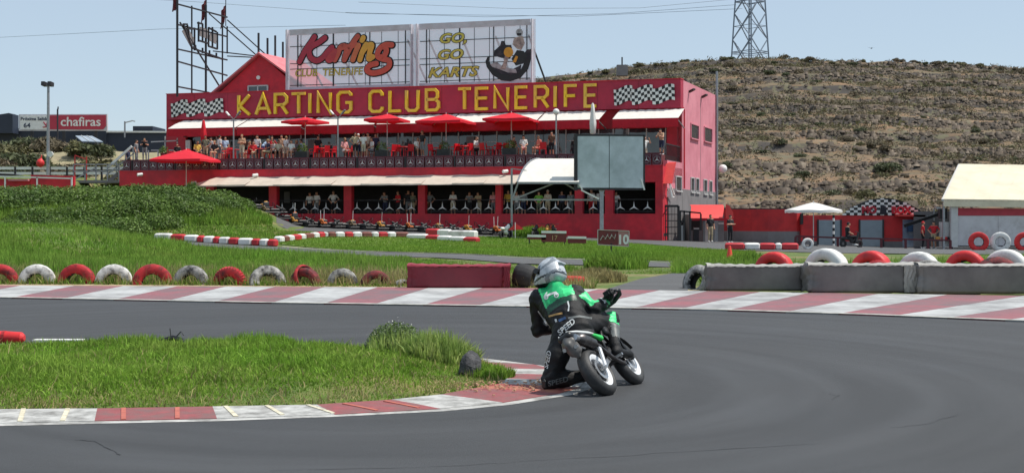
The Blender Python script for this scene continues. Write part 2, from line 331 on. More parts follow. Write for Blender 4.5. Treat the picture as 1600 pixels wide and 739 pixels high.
for o, a, m in [((30, 664), (37, 642), 0), ((96, 663), (106, 642), 0), ((193, 661), (193, 641), 1), ((277, 659), (277, 640), 1), ((372, 656), (352, 638), 0), ((446, 653), (416, 637), 0), ((528, 650), (480, 636), 0), ((598, 645), (536, 634), 1), ((664, 641), (600, 630), 1)]:
    p, r_ = gp(o), gp(a); d = (r_ - p); MB().bar(p + d * .15 + Vector((0, 0, .016)), p + d * .98 + Vector((0, 0, .024)), .038, .008).build('kerb_rib', [m_ribc, m_ribo][m], nk)
mbl = MB(); random.seed(3); m_rubb = M('rubble', S(190, 150, 120), .9, .3, 20)
for k in range(160):                                   # broken concrete crumbs beside the worn apex
    p = gp((random.uniform(700, 850), random.gauss(606, 5))); s_ = random.uniform(.004, .014)
    mbl.box((p.x, p.y, .03 + s_ * .3), (s_ * 2, s_ * 1.4, s_), random.random() * 3)
mbl.build('kerb_rubble', m_rubb, kind='stuff', label='crumbled kerb concrete and dry bits scattered by the island tip')
# island soil dome
isl = [gp(p) for p in [(-300, 644), (-60, 640), (152, 639), (332, 636), (495, 633), (612, 625), (690, 617), (742, 607), (780, 600), (790, 592), (786, 583), (776, 576), (755, 567), (700, 558), (600, 552), (480, 548), (300, 543), (100, 545), (-300, 548)]]
def poly_in(P, x, y):
    c = np.zeros(np.shape(x), bool); n = len(P)
    for i in range(n):
        x0, y0, x1, y1 = P[i].x, P[i].y, P[(i + 1) % n].x, P[(i + 1) % n].y
        if y0 == y1: continue
        c ^= ((y0 > y) != (y1 > y)) & (x < (x1 - x0) * (y - y0) / (y1 - y0) + x0)
    return c
def poly_dist(P, x, y):
    d = np.full(np.shape(x), 99.); n = len(P)
    for i in range(n):
        ax, ay = P[i].x, P[i].y; bx, by = P[(i + 1) % n].x - ax, P[(i + 1) % n].y - ay
        t = np.clip(((x - ax) * bx + (y - ay) * by) / (bx * bx + by * by), 0, 1); d = np.minimum(d, np.hypot(x - ax - t * bx, y - ay - t * by))
    return d
def hisl(x, y):
    d = poly_dist(isl, x, y)
    return .018 + .13 * sst(0, 1.4, d) + .02 * np.sin(x * 2.3 + 1) * np.sin(y * 3) * sst(0, .5, d)
gx, gy = np.meshgrid(np.linspace(-9, .8, 140), np.linspace(10.2, 16.6, 110), indexing='ij'); ins = poly_in(isl, gx, gy)
gz = np.where(ins, hisl(gx, gy), -.05); V = np.stack([gx, gy, gz], -1).reshape(-1, 3); bb = 110
ii, jj = np.meshgrid(np.arange(139), np.arange(109), indexing='ij'); q = (ii * bb + jj).ravel(); Fq = np.stack([q, q + bb, q + bb + 1, q + 1], 1)
Fq = Fq[ins.ravel()[Fq].any(1)]
put('island_soil', rawmesh('island_soil', V, Fq, m_ground, True), kind='structure')
# tar seams and cracks in the near asphalt
m_tar = M('tar', (.036, .036, .038), .75, .2, 20)
def crack(name, P, w0):
    g_ = [gp(p) for p in P]; rows = []
    pts = []
    for a, b in zip(g_[:-1], g_[1:]):
        for k in range(6): pts.append(a.lerp(b, k / 6) + Vector((random.uniform(-.012, .012), random.uniform(-.02, .02), 0)))
    for i, p in enumerate(pts):
        w_ = w0 * random.uniform(.3, 1.1); rows.append([p + Vector((0, -w_, .004)), p + Vector((0, w_, .004))])
    MB().grid(rows).build(name, m_tar, kind='structure')
for P, w_ in [([(120, 686), (150, 690), (172, 702), (190, 712)], .009), ([(420, 735), (700, 728), (880, 717), (1050, 707), (1330, 690)], .005), ([(1285, 612), (1300, 617), (1312, 618), (1298, 624)], .01), ([(1390, 668), (1450, 662), (1470, 655), (1500, 648)], .005)]:
    crack('asphalt_crack', P, w_)
# ================================================================ CLUB HOUSE
BC = Vector((11.28, 85.1, 0)); EU = Vector((-.9586, .2844, 0)); EV = Vector((.339, .941, 0)); BL = 38.85; VF = -5.6
def bp(u, v, z): return BC + EU * u + EV * v + Vector((0, 0, z))
def UP(px, v):
    k = (px - CXP) / FPX; p = BC + EV * v; return (p.x - k * p.y) / (-EU.x + EU.y * k)
def ZP(py, px, v): return HC + (HYP - py) * bp(UP(px, v), v, 0).y / FPX
TB = lambda p: bp(p.x, p.y, p.z)
def bb(u0, u1, v0, v1, z0, z1, mb=None, mi=0): mb = mb or MB(TB); return mb.cor((u0, v0, z0), (u1, v1, z1), mi)
m_red = M('facade_red', S(204, 38, 54), .62, .12, 3, col2=S(164, 38, 52), c2amt=.4, c2scale=.5, bump=.15, bscale=30)
m_sign = M('sign_maroon', S(176, 36, 64), .55, .08, 2, col2=S(150, 32, 58), c2amt=.4, c2scale=.6)
m_pink = M('sidewall_pink', S(214, 138, 150), .75, .06, 2, col2=S(184, 104, 118), c2amt=.36, c2scale=.45, bump=.15, bscale=25, sharp=.2)
m_grey = M('plinth_grey', S(128, 124, 124), .8, .1, 2, col2=S(105, 102, 102), c2amt=.35, c2scale=1)
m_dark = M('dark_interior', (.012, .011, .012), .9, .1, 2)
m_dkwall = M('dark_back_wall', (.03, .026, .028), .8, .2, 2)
m_yel = M('letter_yellow', S(236, 196, 40), .5, .12, 2, col2=S(222, 178, 84), c2amt=.4, c2scale=.9)
m_wht = M('paint_white', S(225, 224, 220), .6, .08, 4)
m_wframe = M('window_frame_white', S(190, 190, 188), .5, .08, 4)
m_blk = M('paint_black', (.012, .012, .013), .5, .2, 4)
m_steel = M('galvanised_steel', S(150, 152, 155), .45, .15, 8, metal=.6)
m_dksteel = M('dark_steel', S(52, 50, 54), .55, .2, 6, metal=.3)
m_glass = M('window_glass', (.03, .036, .042), .05, .2, .6, spec=1.0, col2=(.10, .11, .12), c2amt=.35, c2scale=.5)
m_awnw = M('awning_canvas_white', S(226, 222, 214), .8, .06, 3, trans=.15)
m_awnr = M('awning_canvas_red', S(190, 26, 44), .8, .1, 3, trans=.12)
m_beige = M('awning_canvas_beige', S(214, 200, 184), .85, .08, 3, col2=S(200, 186, 170), c2amt=.3, c2scale=1.2, trans=.2)
m_roofp = M('roof_pink', S(214, 120, 124), .75, .12, 3, col2=S(190, 100, 108), c2amt=.4, c2scale=1)
bld = root('karting_club_building', 'long red two storey karting club house with yellow lettered sign', 'building', tuple(bp(0, 0, 0)))
bld.location = (0, 0, 0)
# ground floor: half wall, pillars, slab, dark interior
bb(0, BL, VF, VF + .25, -1.2, 1.72).build('half_wall', m_red, bld)
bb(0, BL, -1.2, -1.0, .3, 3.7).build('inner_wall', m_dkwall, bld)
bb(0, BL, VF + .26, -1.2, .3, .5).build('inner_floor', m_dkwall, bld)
PIL = [(322, 334), (420, 432), (537, 549), (653, 664), (774, 783), (898, 910), (945, 958), (1024, 1035.4)]
for a, b in PIL: bb(UP(b, VF), UP(a, VF), VF, VF + .4, 1.72, 3.72).build('pillar', m_red, bld)
bb(.0, .3, VF + .4, -.1, -.5, 3.7).build('end_wall', m_red, bld)
bb(-.03, BL, VF - .02, .0, 3.7, 4.7).build('terrace_slab', m_red, bld)
bb(-.06, BL + .03, VF - .06, VF + .1, 4.7, 4.76).build('slab_edge', m_red, bld)
# bar counter and fittings inside the dark ground floor
bb(UP(615, -3), UP(590, -3), -3.2, -2.6, .5, 1.9).build('drinks_fridge', m_glass, bld); bb(UP(445, -2), UP(436, -2), -1.3, -1.2, 2.5, 3.3).build('notice_board', m_grey, bld)
# ground floor rails with three pointed stars
def star_poly(r, w=.16):
    P = []
    for k in range(3):
        t = R(90 + 120 * k); P.append((r * math.cos(t), r * math.sin(t))); t += R(60); P.append((r * w * math.cos(t), r * w * math.sin(t)))
    return P
m_star = M('emblem_grey', S(206, 206, 206), .5, .1, 5)
m_ring = M('emblem_ring', S(128, 118, 124), .5, .1, 5)
def star_mesh(r, ring):
    mb = MB(); mb.prism(star_poly(r), lambda a, b, d: (a, d, b), -.015, .015)
    if ring:
        n = 20; vs = [(q * math.cos(2 * math.pi * k / n), d, q * math.sin(2 * math.pi * k / n)) for k in range(n) for q, d in ((r, -.015), (r * 1.16, -.015), (r * 1.16, .015), (r, .015))]
        mb.add(vs, [(4 * k + j, 4 * ((k + 1) % n) + j, 4 * ((k + 1) % n) + (j + 1) % 4, 4 * k + (j + 1) % 4) for k in range(n) for j in range(4)], 1)
    return mb.mesh('star', [m_star, m_ring])
bang = math.atan2(-EU.y, -EU.x)
sm = star_mesh(.36, False); sr = star_mesh(.20, True)
gr = root('ground_floor_rail', 'dark rail with grey three pointed stars filling the ground floor openings', 'railing')
for i in range(len(PIL) - 1):
    a, b = PIL[i][1] + 1, PIL[i + 1][0] - 1; u0, u1 = UP(b, VF + .3), UP(a, VF + .3)
    for z in (2.62, 1.86): MB(TB).bar((u0, VF + .3, z), (u1, VF + .3, z), .05).build('rail_bar', m_dksteel, gr)
    n = max(1, int((u1 - u0) / .71))
    for k in range(n):
        u = u0 + (u1 - u0) * (k + .5) / n; put('star_emblem', sm, gr, bp(u, VF + .25, 2.14), bang)
        MB(TB).bar((u, VF + .3, 1.74), (u, VF + .3, 2.62), .025).build('baluster', m_dksteel, gr)
# terrace railing with framed star panels
m_panel = M('panel_maroon', S(92, 32, 48), .5, .2, 5)
rl = root('terrace_railing', 'maroon terrace railing of square panels with ringed star emblems', 'railing')
pm = MB().cor((-.28, -.02, -.33), (.28, .02, .33)).mesh('panel', m_panel)
fm = MB(); 
for a, b in (((-.26, -.31), (.26, -.31)), ((.26, -.31), (.26, .31)), ((.26, .31), (-.26, .31)), ((-.26, .31), (-.26, -.31))): fm.bar((a[0], -.03, a[1]), (b[0], -.03, b[1]), .025)
fm = fm.mesh('frame', M('panel_frame', S(120, 100, 110), .5, .1, 5))
u = .35; n = 0
while u < BL - .2:
    p = put('panel', pm, rl, bp(u, VF + .06, 5.1), bang); put('emblem', sr, p, (0, -.04, 0)); put('panel_frame', fm, p)
    n += 1; u += .66
    if n % 5 == 0:
        u += .05; MB(TB).bar((u - .33, VF + .06, 4.7), (u - .33, VF + .06, 5.5), .1).build('post', m_dksteel, rl); u += .1
bb(-.05, BL, VF + .02, VF + .1, 5.47, 5.53).build('top_rail', m_panel, rl); bb(-.05, BL, VF + .02, VF + .1, 4.76, 4.8).build('bottom_rail', m_panel, rl)
# upper storey behind the terrace
bb(UP(262, 0), UP(290, 0), 0, .25, 4.7, 8.8).build('upper_wall', m_red, bld); bb(0, 1.0, 0, .25, 4.7, 8.8).build('upper_wall', m_red, bld)
bb(1.0, UP(290, 0), .1, .25, 7.45, 8.8).build('lintel', m_red, bld); bb(1.0, UP(290, 0), .1, .25, 4.7, 5.55).build('sill_wall', M('sill_dark', S(84, 30, 38), .7, .2, 3), bld)
wx = [300, 338, 378, 400, 425, 452, 470, 498, 525, 555, 590, 622, 645, 672, 690, 716, 748, 776, 800, 818, 836, 872, 884, 905, 935, 958, 982, 1010, 1040]
for i in range(len(wx) - 1):
    u0, u1 = UP(wx[i + 1], .1), UP(wx[i], .1); wdw = bb(u0 + .03, u1 - .03, .17, .2, 5.55, 7.45).build('window', m_glass, bld)
    f = MB(TB)
    f.bar((u0, .14, 5.55), (u0, .14, 7.45), .07); 
    if i % 3 == 1: f.bar((u0, .14, 6.7), (u1, .14, 6.7), .05)
    f.build('frame', m_wframe, wdw)
# some light curtains/posters behind glass
for px in (355, 487, 735): bb(UP(px + 6, .05), UP(px - 6, .05), .05, .09, 6.0, 7.1).build('poster', m_grey, bld)
bb(UP(298, -.1), UP(291, -.1), -.2, -.02, 6.4, 7.2).build('lit_box', m_wht, bld)
# side wall, plinth, roof
bb(-.03, .3, .0, 11.9, 3.35, 10.62).build('side_wall', m_pink, bld); bb(-.06, .3, .0, 11.9, -1, 3.35).build('side_plinth', m_grey, bld)
bb(-.03, .25, -4.4, .0, 3.35, 5.1).build('side_parapet', m_pink, bld); bb(-.05, .25, -4.2, .0, -1, 3.35).build('side_plinth', m_grey, bld)
bb(.3, BL, .3, 11.9, 10.35, 10.5).build('roof', m_grey, bld); bb(BL - .3, BL, 0, 11.9, 3, 10.6).build('far_wall', m_red, bld); bb(0.3, BL - .3, 11.6, 11.9, 0, 10.6).build('rear_wall', m_pink, bld)
m_wdark = M('side_window_dark', (.035, .035, .04), .25, .2, 2, spec=.8)
def SP(px):                                            # v on the side wall seen at photo column
    k = (px - CXP) / FPX; return (BC.x - k * BC.y) / (k * EV.y - EV.x)
for a, b, y0, y1 in [(1078, 1090, 195, 218), (1099, 1111, 200, 223), (1054.5, 1063, 276, 299), (1078, 1083, 278, 301), (1085.5, 1090.5, 279, 302), (1098, 1103, 281, 304), (1107, 1111, 283, 305)]:
    v0, v1 = SP(a), SP(b); Yv = bp(0, (v0 + v1) / 2, 0).y; z0, z1 = HC + (HYP - y1) * Yv / FPX, HC + (HYP - y0) * Yv / FPX
    q = bb(-.05, .05, v0, v1, z0, z1).build('side_window', m_wdark, bld); f = MB(TB)
    f.bar((-.07, v0, z0), (-.07, v0, z1), .08).bar((-.07, v1, z0), (-.07, v1, z1), .08).bar((-.07, v0, z1), (-.07, v1, z1), .08).bar((-.09, v0 - .1, z0), (-.09, v1 + .1, z0), .14, .08); f.build('frame', m_pink if y0 < 250 else m_wframe, q)
MB(TB).tube([(-.14, 11.7, -.5), (-.14, 11.7, 12.4)], .09, 8).build('corner_pipe', m_steel, bld)
MB(TB).tube([(-.12, .3, 3.4), (-.12, .3, 8.6), (-.12, 0, 8.75)], .05, 6).build('drain_pipe', m_red, bld)
for v in (2.2, 6.5): MB(TB).bar((-.03, v, 10.0), (-.45, v - .3, 10.15), .2, .12).build('floodlight', m_blk, bld)
MB(TB).tube([(-.03, 6.1, 3.5), (-.03, 6.1, 10)], .02, 5).build('cable', m_grey, bld)
# sign fascia with built letters and flags
zs0, zs1 = 8.72, 10.62
sign = bb(-.05, UP(260, -.55), -.55, .3, zs0, zs1).build('sign_fascia', m_sign, bld)
bb(-.08, UP(260, -.55) + .03, -.6, .3, zs1, zs1 + .05).build('fascia_cap', m_red, sign)
for k_ in range(1, 14): MB(TB).cor((k_ * 2.78 - .012, -.556, zs0 + .02), (k_ * 2.78 + .012, -.549, zs1 - .02)).build('panel_joint', M('joint_dark_red', S(112, 24, 42), .7, .1, 3), sign)  # thin dark red strips marking the seams between fascia panels
def ribb(mb, P, w_, fmap, d0, d1, mi=0):               # mitred stroke with depth
    P = [Vector((p[0], p[1])) for p in P]; L_, R_ = [], []
    for i, p in enumerate(P):
        a = (p - P[i - 1]).normalized() if i else (P[1] - p).normalized(); b = (P[i + 1] - p).normalized() if i < len(P) - 1 else a
        nrm = Vector((-a.y - b.y, a.x + b.x)); nrm = nrm.normalized() if nrm.length > 1e-4 else Vector((-a.y, a.x)); c = max(.5, nrm.dot(Vector((-a.y, a.x))))
        L_.append(p + nrm * w_ / 2 / c); R_.append(p - nrm * w_ / 2 / c)
    for i in range(len(P) - 1): mb.prism([L_[i], L_[i + 1], R_[i + 1], R_[i]], fmap, d0, d1, mi)
GL = {'K': [[(0, 0), (0, 1)], [(.72, 1), (.08, .45), (.75, 0)]], 'A': [[(0, 0), (.38, 1), (.76, 0)], [(.15, .3), (.61, .3)]], 'R': [[(0, 0), (0, 1), (.5, 1), (.68, .85), (.68, .6), (.5, .46), (0, .46)], [(.36, .46), (.72, 0)]],
      'T': [[(0, 1), (.8, 1)], [(.4, 1), (.4, 0)]], 'I': [[(.1, 0), (.1, 1)]], 'N': [[(0, 0), (0, 1), (.62, 0), (.62, 1)]], 'G': [[(.7, .82), (.7, .9), (.58, 1), (.14, 1), (0, .86), (0, .14), (.14, 0), (.56, 0), (.7, .14), (.7, .48), (.42, .48)]],
      'C': [[(.66, .78), (.66, .88), (.54, 1), (.14, 1), (0, .86), (0, .14), (.14, 0), (.54, 0), (.66, .12), (.66, .22)]], 'L': [[(0, 1), (0, 0), (.6, 0)]], 'U': [[(0, 1), (0, .14), (.14, 0), (.5, 0), (.64, .14), (.64, 1)]],
      'B': [[(0, 0), (0, 1), (.48, 1), (.62, .88), (.62, .64), (.5, .52), (0, .52)], [(.5, .52), (.68, .38), (.68, .14), (.54, 0), (0, 0)]], 'E': [[(.62, 1), (0, 1), (0, 0), (.62, 0)], [(0, .52), (.56, .52)]], 'F': [[(.62, 1), (0, 1), (0, 0)], [(0, .52), (.54, .52)]]}
def letters(word, x0, x1, y0t, y0b, parent):
    pass
# letter columns measured along the sign
LT = [('K', 374, 391), ('A', 401, 423), ('R', 431, 450), ('T', 457, 478), ('I', 485, 486.5), ('N', 498, 517), ('G', 529, 549), ('C', 579, 598), ('L', 610, 627), ('U', 636, 654), ('B', 667, 686), ('T', 717, 736), ('E', 745, 763), ('N', 774, 794), ('E', 807, 824), ('R', 837, 857), ('I', 868, 869.5), ('F', 884, 901), ('E', 915, 932)]
for ch, a, b in LT:
    u1, u0 = UP(a, -.6), UP(b, -.6); wd = max(p[0] for s_ in GL[ch] for p in s_); wd = max(wd, .2); mb = MB(); h_ = 1.42; z0 = 8.95
    fm_ = (lambda aa, bb_, d, u1=u1, u0=u0, wd=wd: bp(u1 + (u0 - u1) * (aa / wd if wd > .25 else 0) , -.62 - d, z0 + bb_ * h_))
    for s_ in GL[ch]: 
        # stroke in metric space
        k = (u1 - u0) / wd if wd > .25 else 1
        P = [((p[0] * k if wd > .25 else 0), p[1] * h_) for p in s_]
        ribb(mb, P, .2, lambda aa, bb_, d, u1=u1: bp(u1 - aa, -.57 - d, z0 + bb_), 0, .18)
    mb.build('letter', m_yel, sign)
def wave_flag(parent, px0, px1, z0, z1, k):
    mb = MB(); nx, nz = 7, 5; u1, u0 = UP(px0, -.6), UP(px1, -.6)
    def P(i, j): t = i / nx; return bp(u1 + (u0 - u1) * t + .05 * j / nz, -.6 - .05 * math.sin(t * 6 + k) - .02, z0 + (z1 - z0) * j / nz + .09 * math.sin(t * 6.0 + 3.6) + .22 * t - .04)
    for i in range(nx):
        for j in range(nz): mb.add([P(i, j), P(i + 1, j), P(i + 1, j + 1), P(i, j + 1)], [(0, 1, 2, 3)], (i + j) % 2)
    mb.build('chequered_flag', [m_wht, m_blk], parent)
for k, (a, b) in enumerate([(268, 294), (292, 322), (320, 350)]): wave_flag(sign, a, b, 8.98, 10.0, k)
for k, (a, b) in enumerate([(960, 989), (988, 1021), (1020, 1055)]): wave_flag(sign, a, b, 9.05, 10.1, k)
# upper awnings: white sloping canvas and red valance, one per bay
for k, (a, b, sag) in enumerate([(262, 368, .0), (370, 470, .0), (478, 584, .0), (588, 700, .0), (702, 838, 0), (840, 936, 0), (957, 1060, 0)]):
    u1, u0 = UP(a, -2.4), UP(b, -2.4); mb = MB(); n = 22; rows = []
    for i in range(n + 1):
        u_ = u1 + (u0 - u1) * i / n; dr = .09 * abs(math.sin(i * 1.1 + k)); rows.append([bp(u_, -.56, 8.6 + dr * .6), bp(u_, -1.5, 8.3 - dr * .4), bp(u_, -2.4, 7.92)])
    aw = mb.grid(rows).build('awning', m_awnw, bld, smooth=True); mb = MB(); rows = []
    for i in range(n + 1):
        u_ = u1 + (u0 - u1) * i / n; f_ = .03 * math.sin(i * 2.1); rows.append([bp(u_, -2.4, 7.92), bp(u_, -2.42 + f_, 7.64), bp(u_, -2.42 + 1.5 * f_, 7.34 + .02 * math.sin(i * 1.3))])
    mb.grid(rows).build('valance', m_awnr, aw, smooth=True)
    for u_ in (u0 + .1, u1 - .1): MB(TB).bar((u_, -.2, 7.4), (u_, -2.38, 7.86), .06).build('awning_arm', m_steel, aw)
# ground floor beige awning panels, sagging between arms
ua, ub = UP(297, -7.2), UP(806, -7.2); nb_ = 11
for k in range(nb_):
    rows = []; n = 8
    for i in range(n + 1):
        t = (k + i / n) / nb_; u_ = ua + (ub - ua) * t; s_ = .045 * math.sin(math.pi * i / n); cut = 1.2 * max(0, 1 - (t * nb_)) if k == 0 else 0
        rows.append([bp(u_ - cut, VF - .03, 4.28 - s_ * 1.1), bp(u_ - cut * .6, VF - .8, 4.0 - s_ * .8), bp(u_, VF - 1.7, 3.66 - s_ * .4 + .03 * math.sin(k * 2.2)), bp(u_, VF - 1.72, 3.58 - s_ * .4)])
    MB().grid(rows).build('beige_awning', m_beige, bld, smooth=2); MB(TB).bar((ua + (ub - ua) * k / nb_, VF - .02, 3.75), (ua + (ub - ua) * k / nb_, VF - 1.65, 3.6), .05).build('awning_arm', m_wht, bld)
# cameras on the slab
for px, py in ((397, 274), (787, 268), (217, 273), (301, 286)):
    c = bp(UP(px, VF - .3), VF - .3, ZP(py, px, VF - .3)); cc = MB().tube([c + Vector((.25, 0, .02)), c + Vector((-.05, -.2, -.03))], .11, 8).tube([c + Vector((.1, 0, 0)), c + Vector((.12, .25, -.1))], .03, 5).build('security_camera', m_wht, bld)
# right hand stair from the terrace
m_redl = M('stair_red', S(196, 54, 52), .7, .1, 4)
MB(TB).prism([(-4.4, 4.9), (-3.9, 5.0), (-5.1, 3.6), (-5.5, 3.6)], lambda a, b, d: Vector((d, a, b)), -.5, .05).build('stair_parapet', m_redl, bld)
rb = root('corner_railing', 'black bar railing round the right hand end of the terrace', 'railing')
mb = MB(TB); mb.bar((.1, -4.3, 6.15), (.1, -.1, 6.15), .07).bar((.1, -4.3, 5.15), (.1, -.1, 5.15), .06).bar((.1, -5.5, 5.55), (.1, -4.3, 6.15), .07); mb.build('top_rail', m_blk, rb)
for k in range(16): MB(TB).bar((.1, -4.3 + 4.2 * k / 15, 5.1), (.1, -4.3 + 4.2 * k / 15, 6.15), .035).build('baluster', m_blk, rb)
mb = MB(TB); mb.bar((-.35, -5.3, 3.75), (-.3, -3.5, 2.9), .06).bar((-.35, -5.3, 3.75), (-.6, -5.5, 2.75), .06).bar((-.6, -5.5, 2.75), (-.3, -3.6, 2.8), .05); mb.build('floodlight_bracket', m_wht, bld)
# roof gable
zr = 13.75; v0, v1 = 2.6, 9.0; ul, uc, ur = UP(328, v0), UP(407, v0), UP(462, v0)
gb = MB(TB).prism([(ul, 10.3), (uc, zr), (ur, 11.3), (ur, 10.3)], lambda a, b, d: Vector((a, d, b)), v0, v1).build('roof_gable', m_red, bld)
mb = MB(TB); mb.prism([(uc, zr), (uc, zr + .14), (ur - 1.3, 11.0), (ur - 1.3, 10.86)], lambda a, b, d: Vector((a, d, b)), v0 - .35, v1 + .3); mb.prism([(uc, zr), (uc, zr + .14), (ul + .4, 10.45), (ul + .4, 10.3)], lambda a, b, d: Vector((a, d, b)), v0 - .35, v1 + .3); mb.build('gable_roof', m_roofp, gb)
bb(UP(419, v0), UP(389, v0), v0 - .06, v0, 10.7, 11.35).build('gable_window', m_glass, gb); mb = MB(TB)
for a, b in (((UP(419, v0), 11.38), (UP(389, v0), 11.38)), ((UP(404, v0), 10.6), (UP(404, v0), 11.4)), ((UP(419, v0), 10.6), (UP(419, v0), 11.4)), ((UP(389, v0), 10.6), (UP(389, v0), 11.4))): mb.bar((a[0], v0 - .08, a[1]), (b[0], v0 - .08, b[1]), .1)
mb.build('gable_window_frame', m_wframe, gb); c = bp(UP(405, v0), v0 - .15, 12.0); MB().tube([c, c + Vector((0, .2, 0))], .15, 10).build('round_lamp', m_wht, gb)
for k, (px, y0) in enumerate(((404, 52), (418, 60), (430, 56), (442, 66))):
    u_ = UP(px, 3 + k * 1.6); MB(TB).tube([(u_, 3 + k * 1.6, zr - .2 - k * .25), (u_, 3 + k * 1.6, ZP(y0, px, 3 + k * 1.6))], .08, 6).build('vent_pipe', m_dksteel, bld)
# ---------------------------------------------------------------- roof billboards
m_board = bpy.data.materials.new('billboard_mesh_sheet'); m_board.use_nodes = True; t = m_board.node_tree; N, L = t.nodes.new, t.links.new
d_ = N('ShaderNodeBsdfDiffuse'); d_.inputs[0].default_value = (*S(226, 222, 226), 1); tl = N('ShaderNodeBsdfTranslucent'); tl.inputs[0].default_value = (*S(214, 210, 216), 1); tp = N('ShaderNodeBsdfTransparent')
a1 = N('ShaderNodeMixShader'); a1.inputs[0].default_value = .45; a2 = N('ShaderNodeMixShader'); a2.inputs[0].default_value = .28
L(d_.outputs[0], a1.inputs[1]); L(tl.outputs[0], a1.inputs[2]); L(a1.outputs[0], a2.inputs[1]); L(tp.outputs[0], a2.inputs[2]); L(a2.outputs[0], t.nodes['Material Output'].inputs[0])
m_frame = M('billboard_frame', S(196, 194, 202), .6, .08, 2, col2=S(175, 172, 176), c2amt=.35, c2scale=.9)
VB = 1.0; zb0, zb1 = 10.75, 15.25
def billboard(a, b, label):
    r_ = root('roof_billboard', label, 'billboard'); u1, u0 = UP(a, VB), UP(b, VB)
    MB().add([bp(u1, VB, zb0), bp(u0, VB, zb0), bp(u0, VB, zb1), bp(u1, VB, zb1)], [(0, 1, 2, 3)]).build('mesh_sheet', m_board, r_)
    for p, q, w_ in (((u1, zb0), (u1, zb1), .42), ((u0, zb0), (u0, zb1), .42), ((u1, zb1 - .2), (u0, zb1 - .2), .42), ((u1, zb0 + .12), (u0, zb0 + .12), .3)):
        e = .21 if p[0] == u1 and q[0] == u1 else (-.21 if p[0] == u0 and q[0] == u0 else 0)
        MB(TB).bar((p[0] - e, VB - .05, p[1]), (q[0] - e, VB - .05, q[1]), w_ if e == 0 else w_, .07).build('border', m_frame, r_) if e else MB(TB).cor((u0 + .36, VB - .085, p[1] - w_ / 2), (u1 - .36, VB - .015, p[1] + w_ / 2)).build('border', m_frame, r_)
    n = 8
    for k in range(1, n): u_ = u1 + (u0 - u1) * k / n; MB(TB).bar((u_, VB - .03, zb0 + .27), (u_, VB - .03, zb1 - .42), .03).build('seam_rod', m_blk, r_)
    for z in (14.0, 12.75, 12.35, 11.15): MB(TB).bar((u1 - .4, VB - .035, z), (u0 + .4, VB - .035, z), .05).build('crossbar', m_blk, r_)
    for k in (.1, .38, .66, .93):
        u_ = u1 + (u0 - u1) * k; MB(TB).bar((u_, VB - .02, zb0 + .27), (u_, VB - .02, zb1 - .42), .1, .05).build('post', m_blk, r_); MB(TB).bar((u_, VB + .35, 14.2), (u_ - .2, VB + 4.5, 10.5), .1).build('back_strut', m_blk, r_)
    return r_
b1 = billboard(446, 648.4, 'roof billboard with red script Karting logo on pale mesh'); b2 = billboard(648.4, 837, 'roof billboard reading GO GO KARTS beside a kart driver picture')
# script lettering: round brush strokes, black outline behind colour
def brush(parent, strokes, mx, rad, mats, vv, grad=None, name='script_letter'):
    for si, (pts, m_) in enumerate(strokes):
        P = [mx(p) for p in pts]; Q = []                # smooth
        for i in range(len(P) - 1):
            p0, p1, p2, p3 = P[max(i - 1, 0)], P[i], P[i + 1], P[min(i + 2, len(P) - 1)]
            for k in range(6):
                t = k / 6; Q.append(tuple(.5 * (2 * b + (c - a) * t + (2 * a - 5 * b + 4 * c - d) * t * t + (3 * b - a - 3 * c + d) * t ** 3) for a, b, c, d in zip(p0, p1, p2, p3)))
        Q.append(P[-1])
        for rr, dep, mm, nm in ((rad * 1.42, vv, mats[0], 'outline'), (rad, vv - .05 - .004 * si, m_, name)):
            mb = MB(); pts3 = [bp(q[0], dep, q[1]) for q in Q]; nn = EV * -1
            for i, q in enumerate(Q):
                mb.add([bp(q[0] + rr * math.cos(t), dep - .0004 * i, q[1] + rr * math.sin(t)) for t in [2 * math.pi * k / 14 for k in range(14)]], [tuple(range(14))])
                if i < len(Q) - 1:
                    a, b = Vector(q), Vector(Q[i + 1]); dd = (b - a)
                    if dd.length > 1e-5:
                        dd.normalize(); n_ = Vector((-dd.y, dd.x)) * rr; mb.add([bp(x.x, dep - .0002 - .0004 * i, x.y) for x in (a + n_, a - n_, b - n_, b + n_)], [(0, 1, 2, 3)])
            mb.build(nm, mm, parent)
sc_ = [M('logo_%d' % i, S(*c), .5, .1, 2) for i, c in enumerate([(170, 46, 66), (182, 60, 66), (190, 84, 66), (200, 110, 70), (214, 160, 60), (196, 80, 62)])]
def mxk(p): px = 440 + p[0] / 6.718; py = 30 + p[1] / 6.718; return (UP(px, VB - .15), ZP(py, px, VB - .15))
KS = [([(345, 190), (300, 260), (245, 340), (190, 450)], sc_[0]), ([(455, 200), (390, 250), (320, 290), (290, 340), (310, 410), (370, 440), (430, 410), (490, 340), (530, 300)], sc_[0]), ([(530, 300), (500, 360), (490, 430), (530, 420), (560, 340)], sc_[1]),
      ([(560, 430), (590, 370), (620, 300), (660, 285)], sc_[2]), ([(660, 285), (640, 300), (690, 300), (660, 430)], sc_[2]), ([(800, 185), (760, 240), (710, 330), (660, 430)], sc_[2]), ([(690, 300), (780, 270)], sc_[2]), ([(810, 280), (780, 350), (750, 430)], sc_[3]),
      ([(860, 200), (848, 225)], sc_[4]), ([(890, 270), (850, 350), (825, 430)], sc_[4]), ([(850, 350), (900, 290), (950, 275), (930, 350), (920, 420), (960, 400)], sc_[4]),
      ([(1160, 275), (1090, 275), (1030, 320), (1010, 390), (1060, 420), (1130, 440), (1130, 500), (1060, 550), (960, 570), (900, 540), (930, 490), (1000, 470)], sc_[5]), ([(1080, 285), (1105, 330), (1080, 390), (1030, 405)], sc_[5])]
brush(b1, KS, mxk, .2, [m_blk], VB - .12)
ang = Vector(-EU); upz = Vector((0, 0, 1))
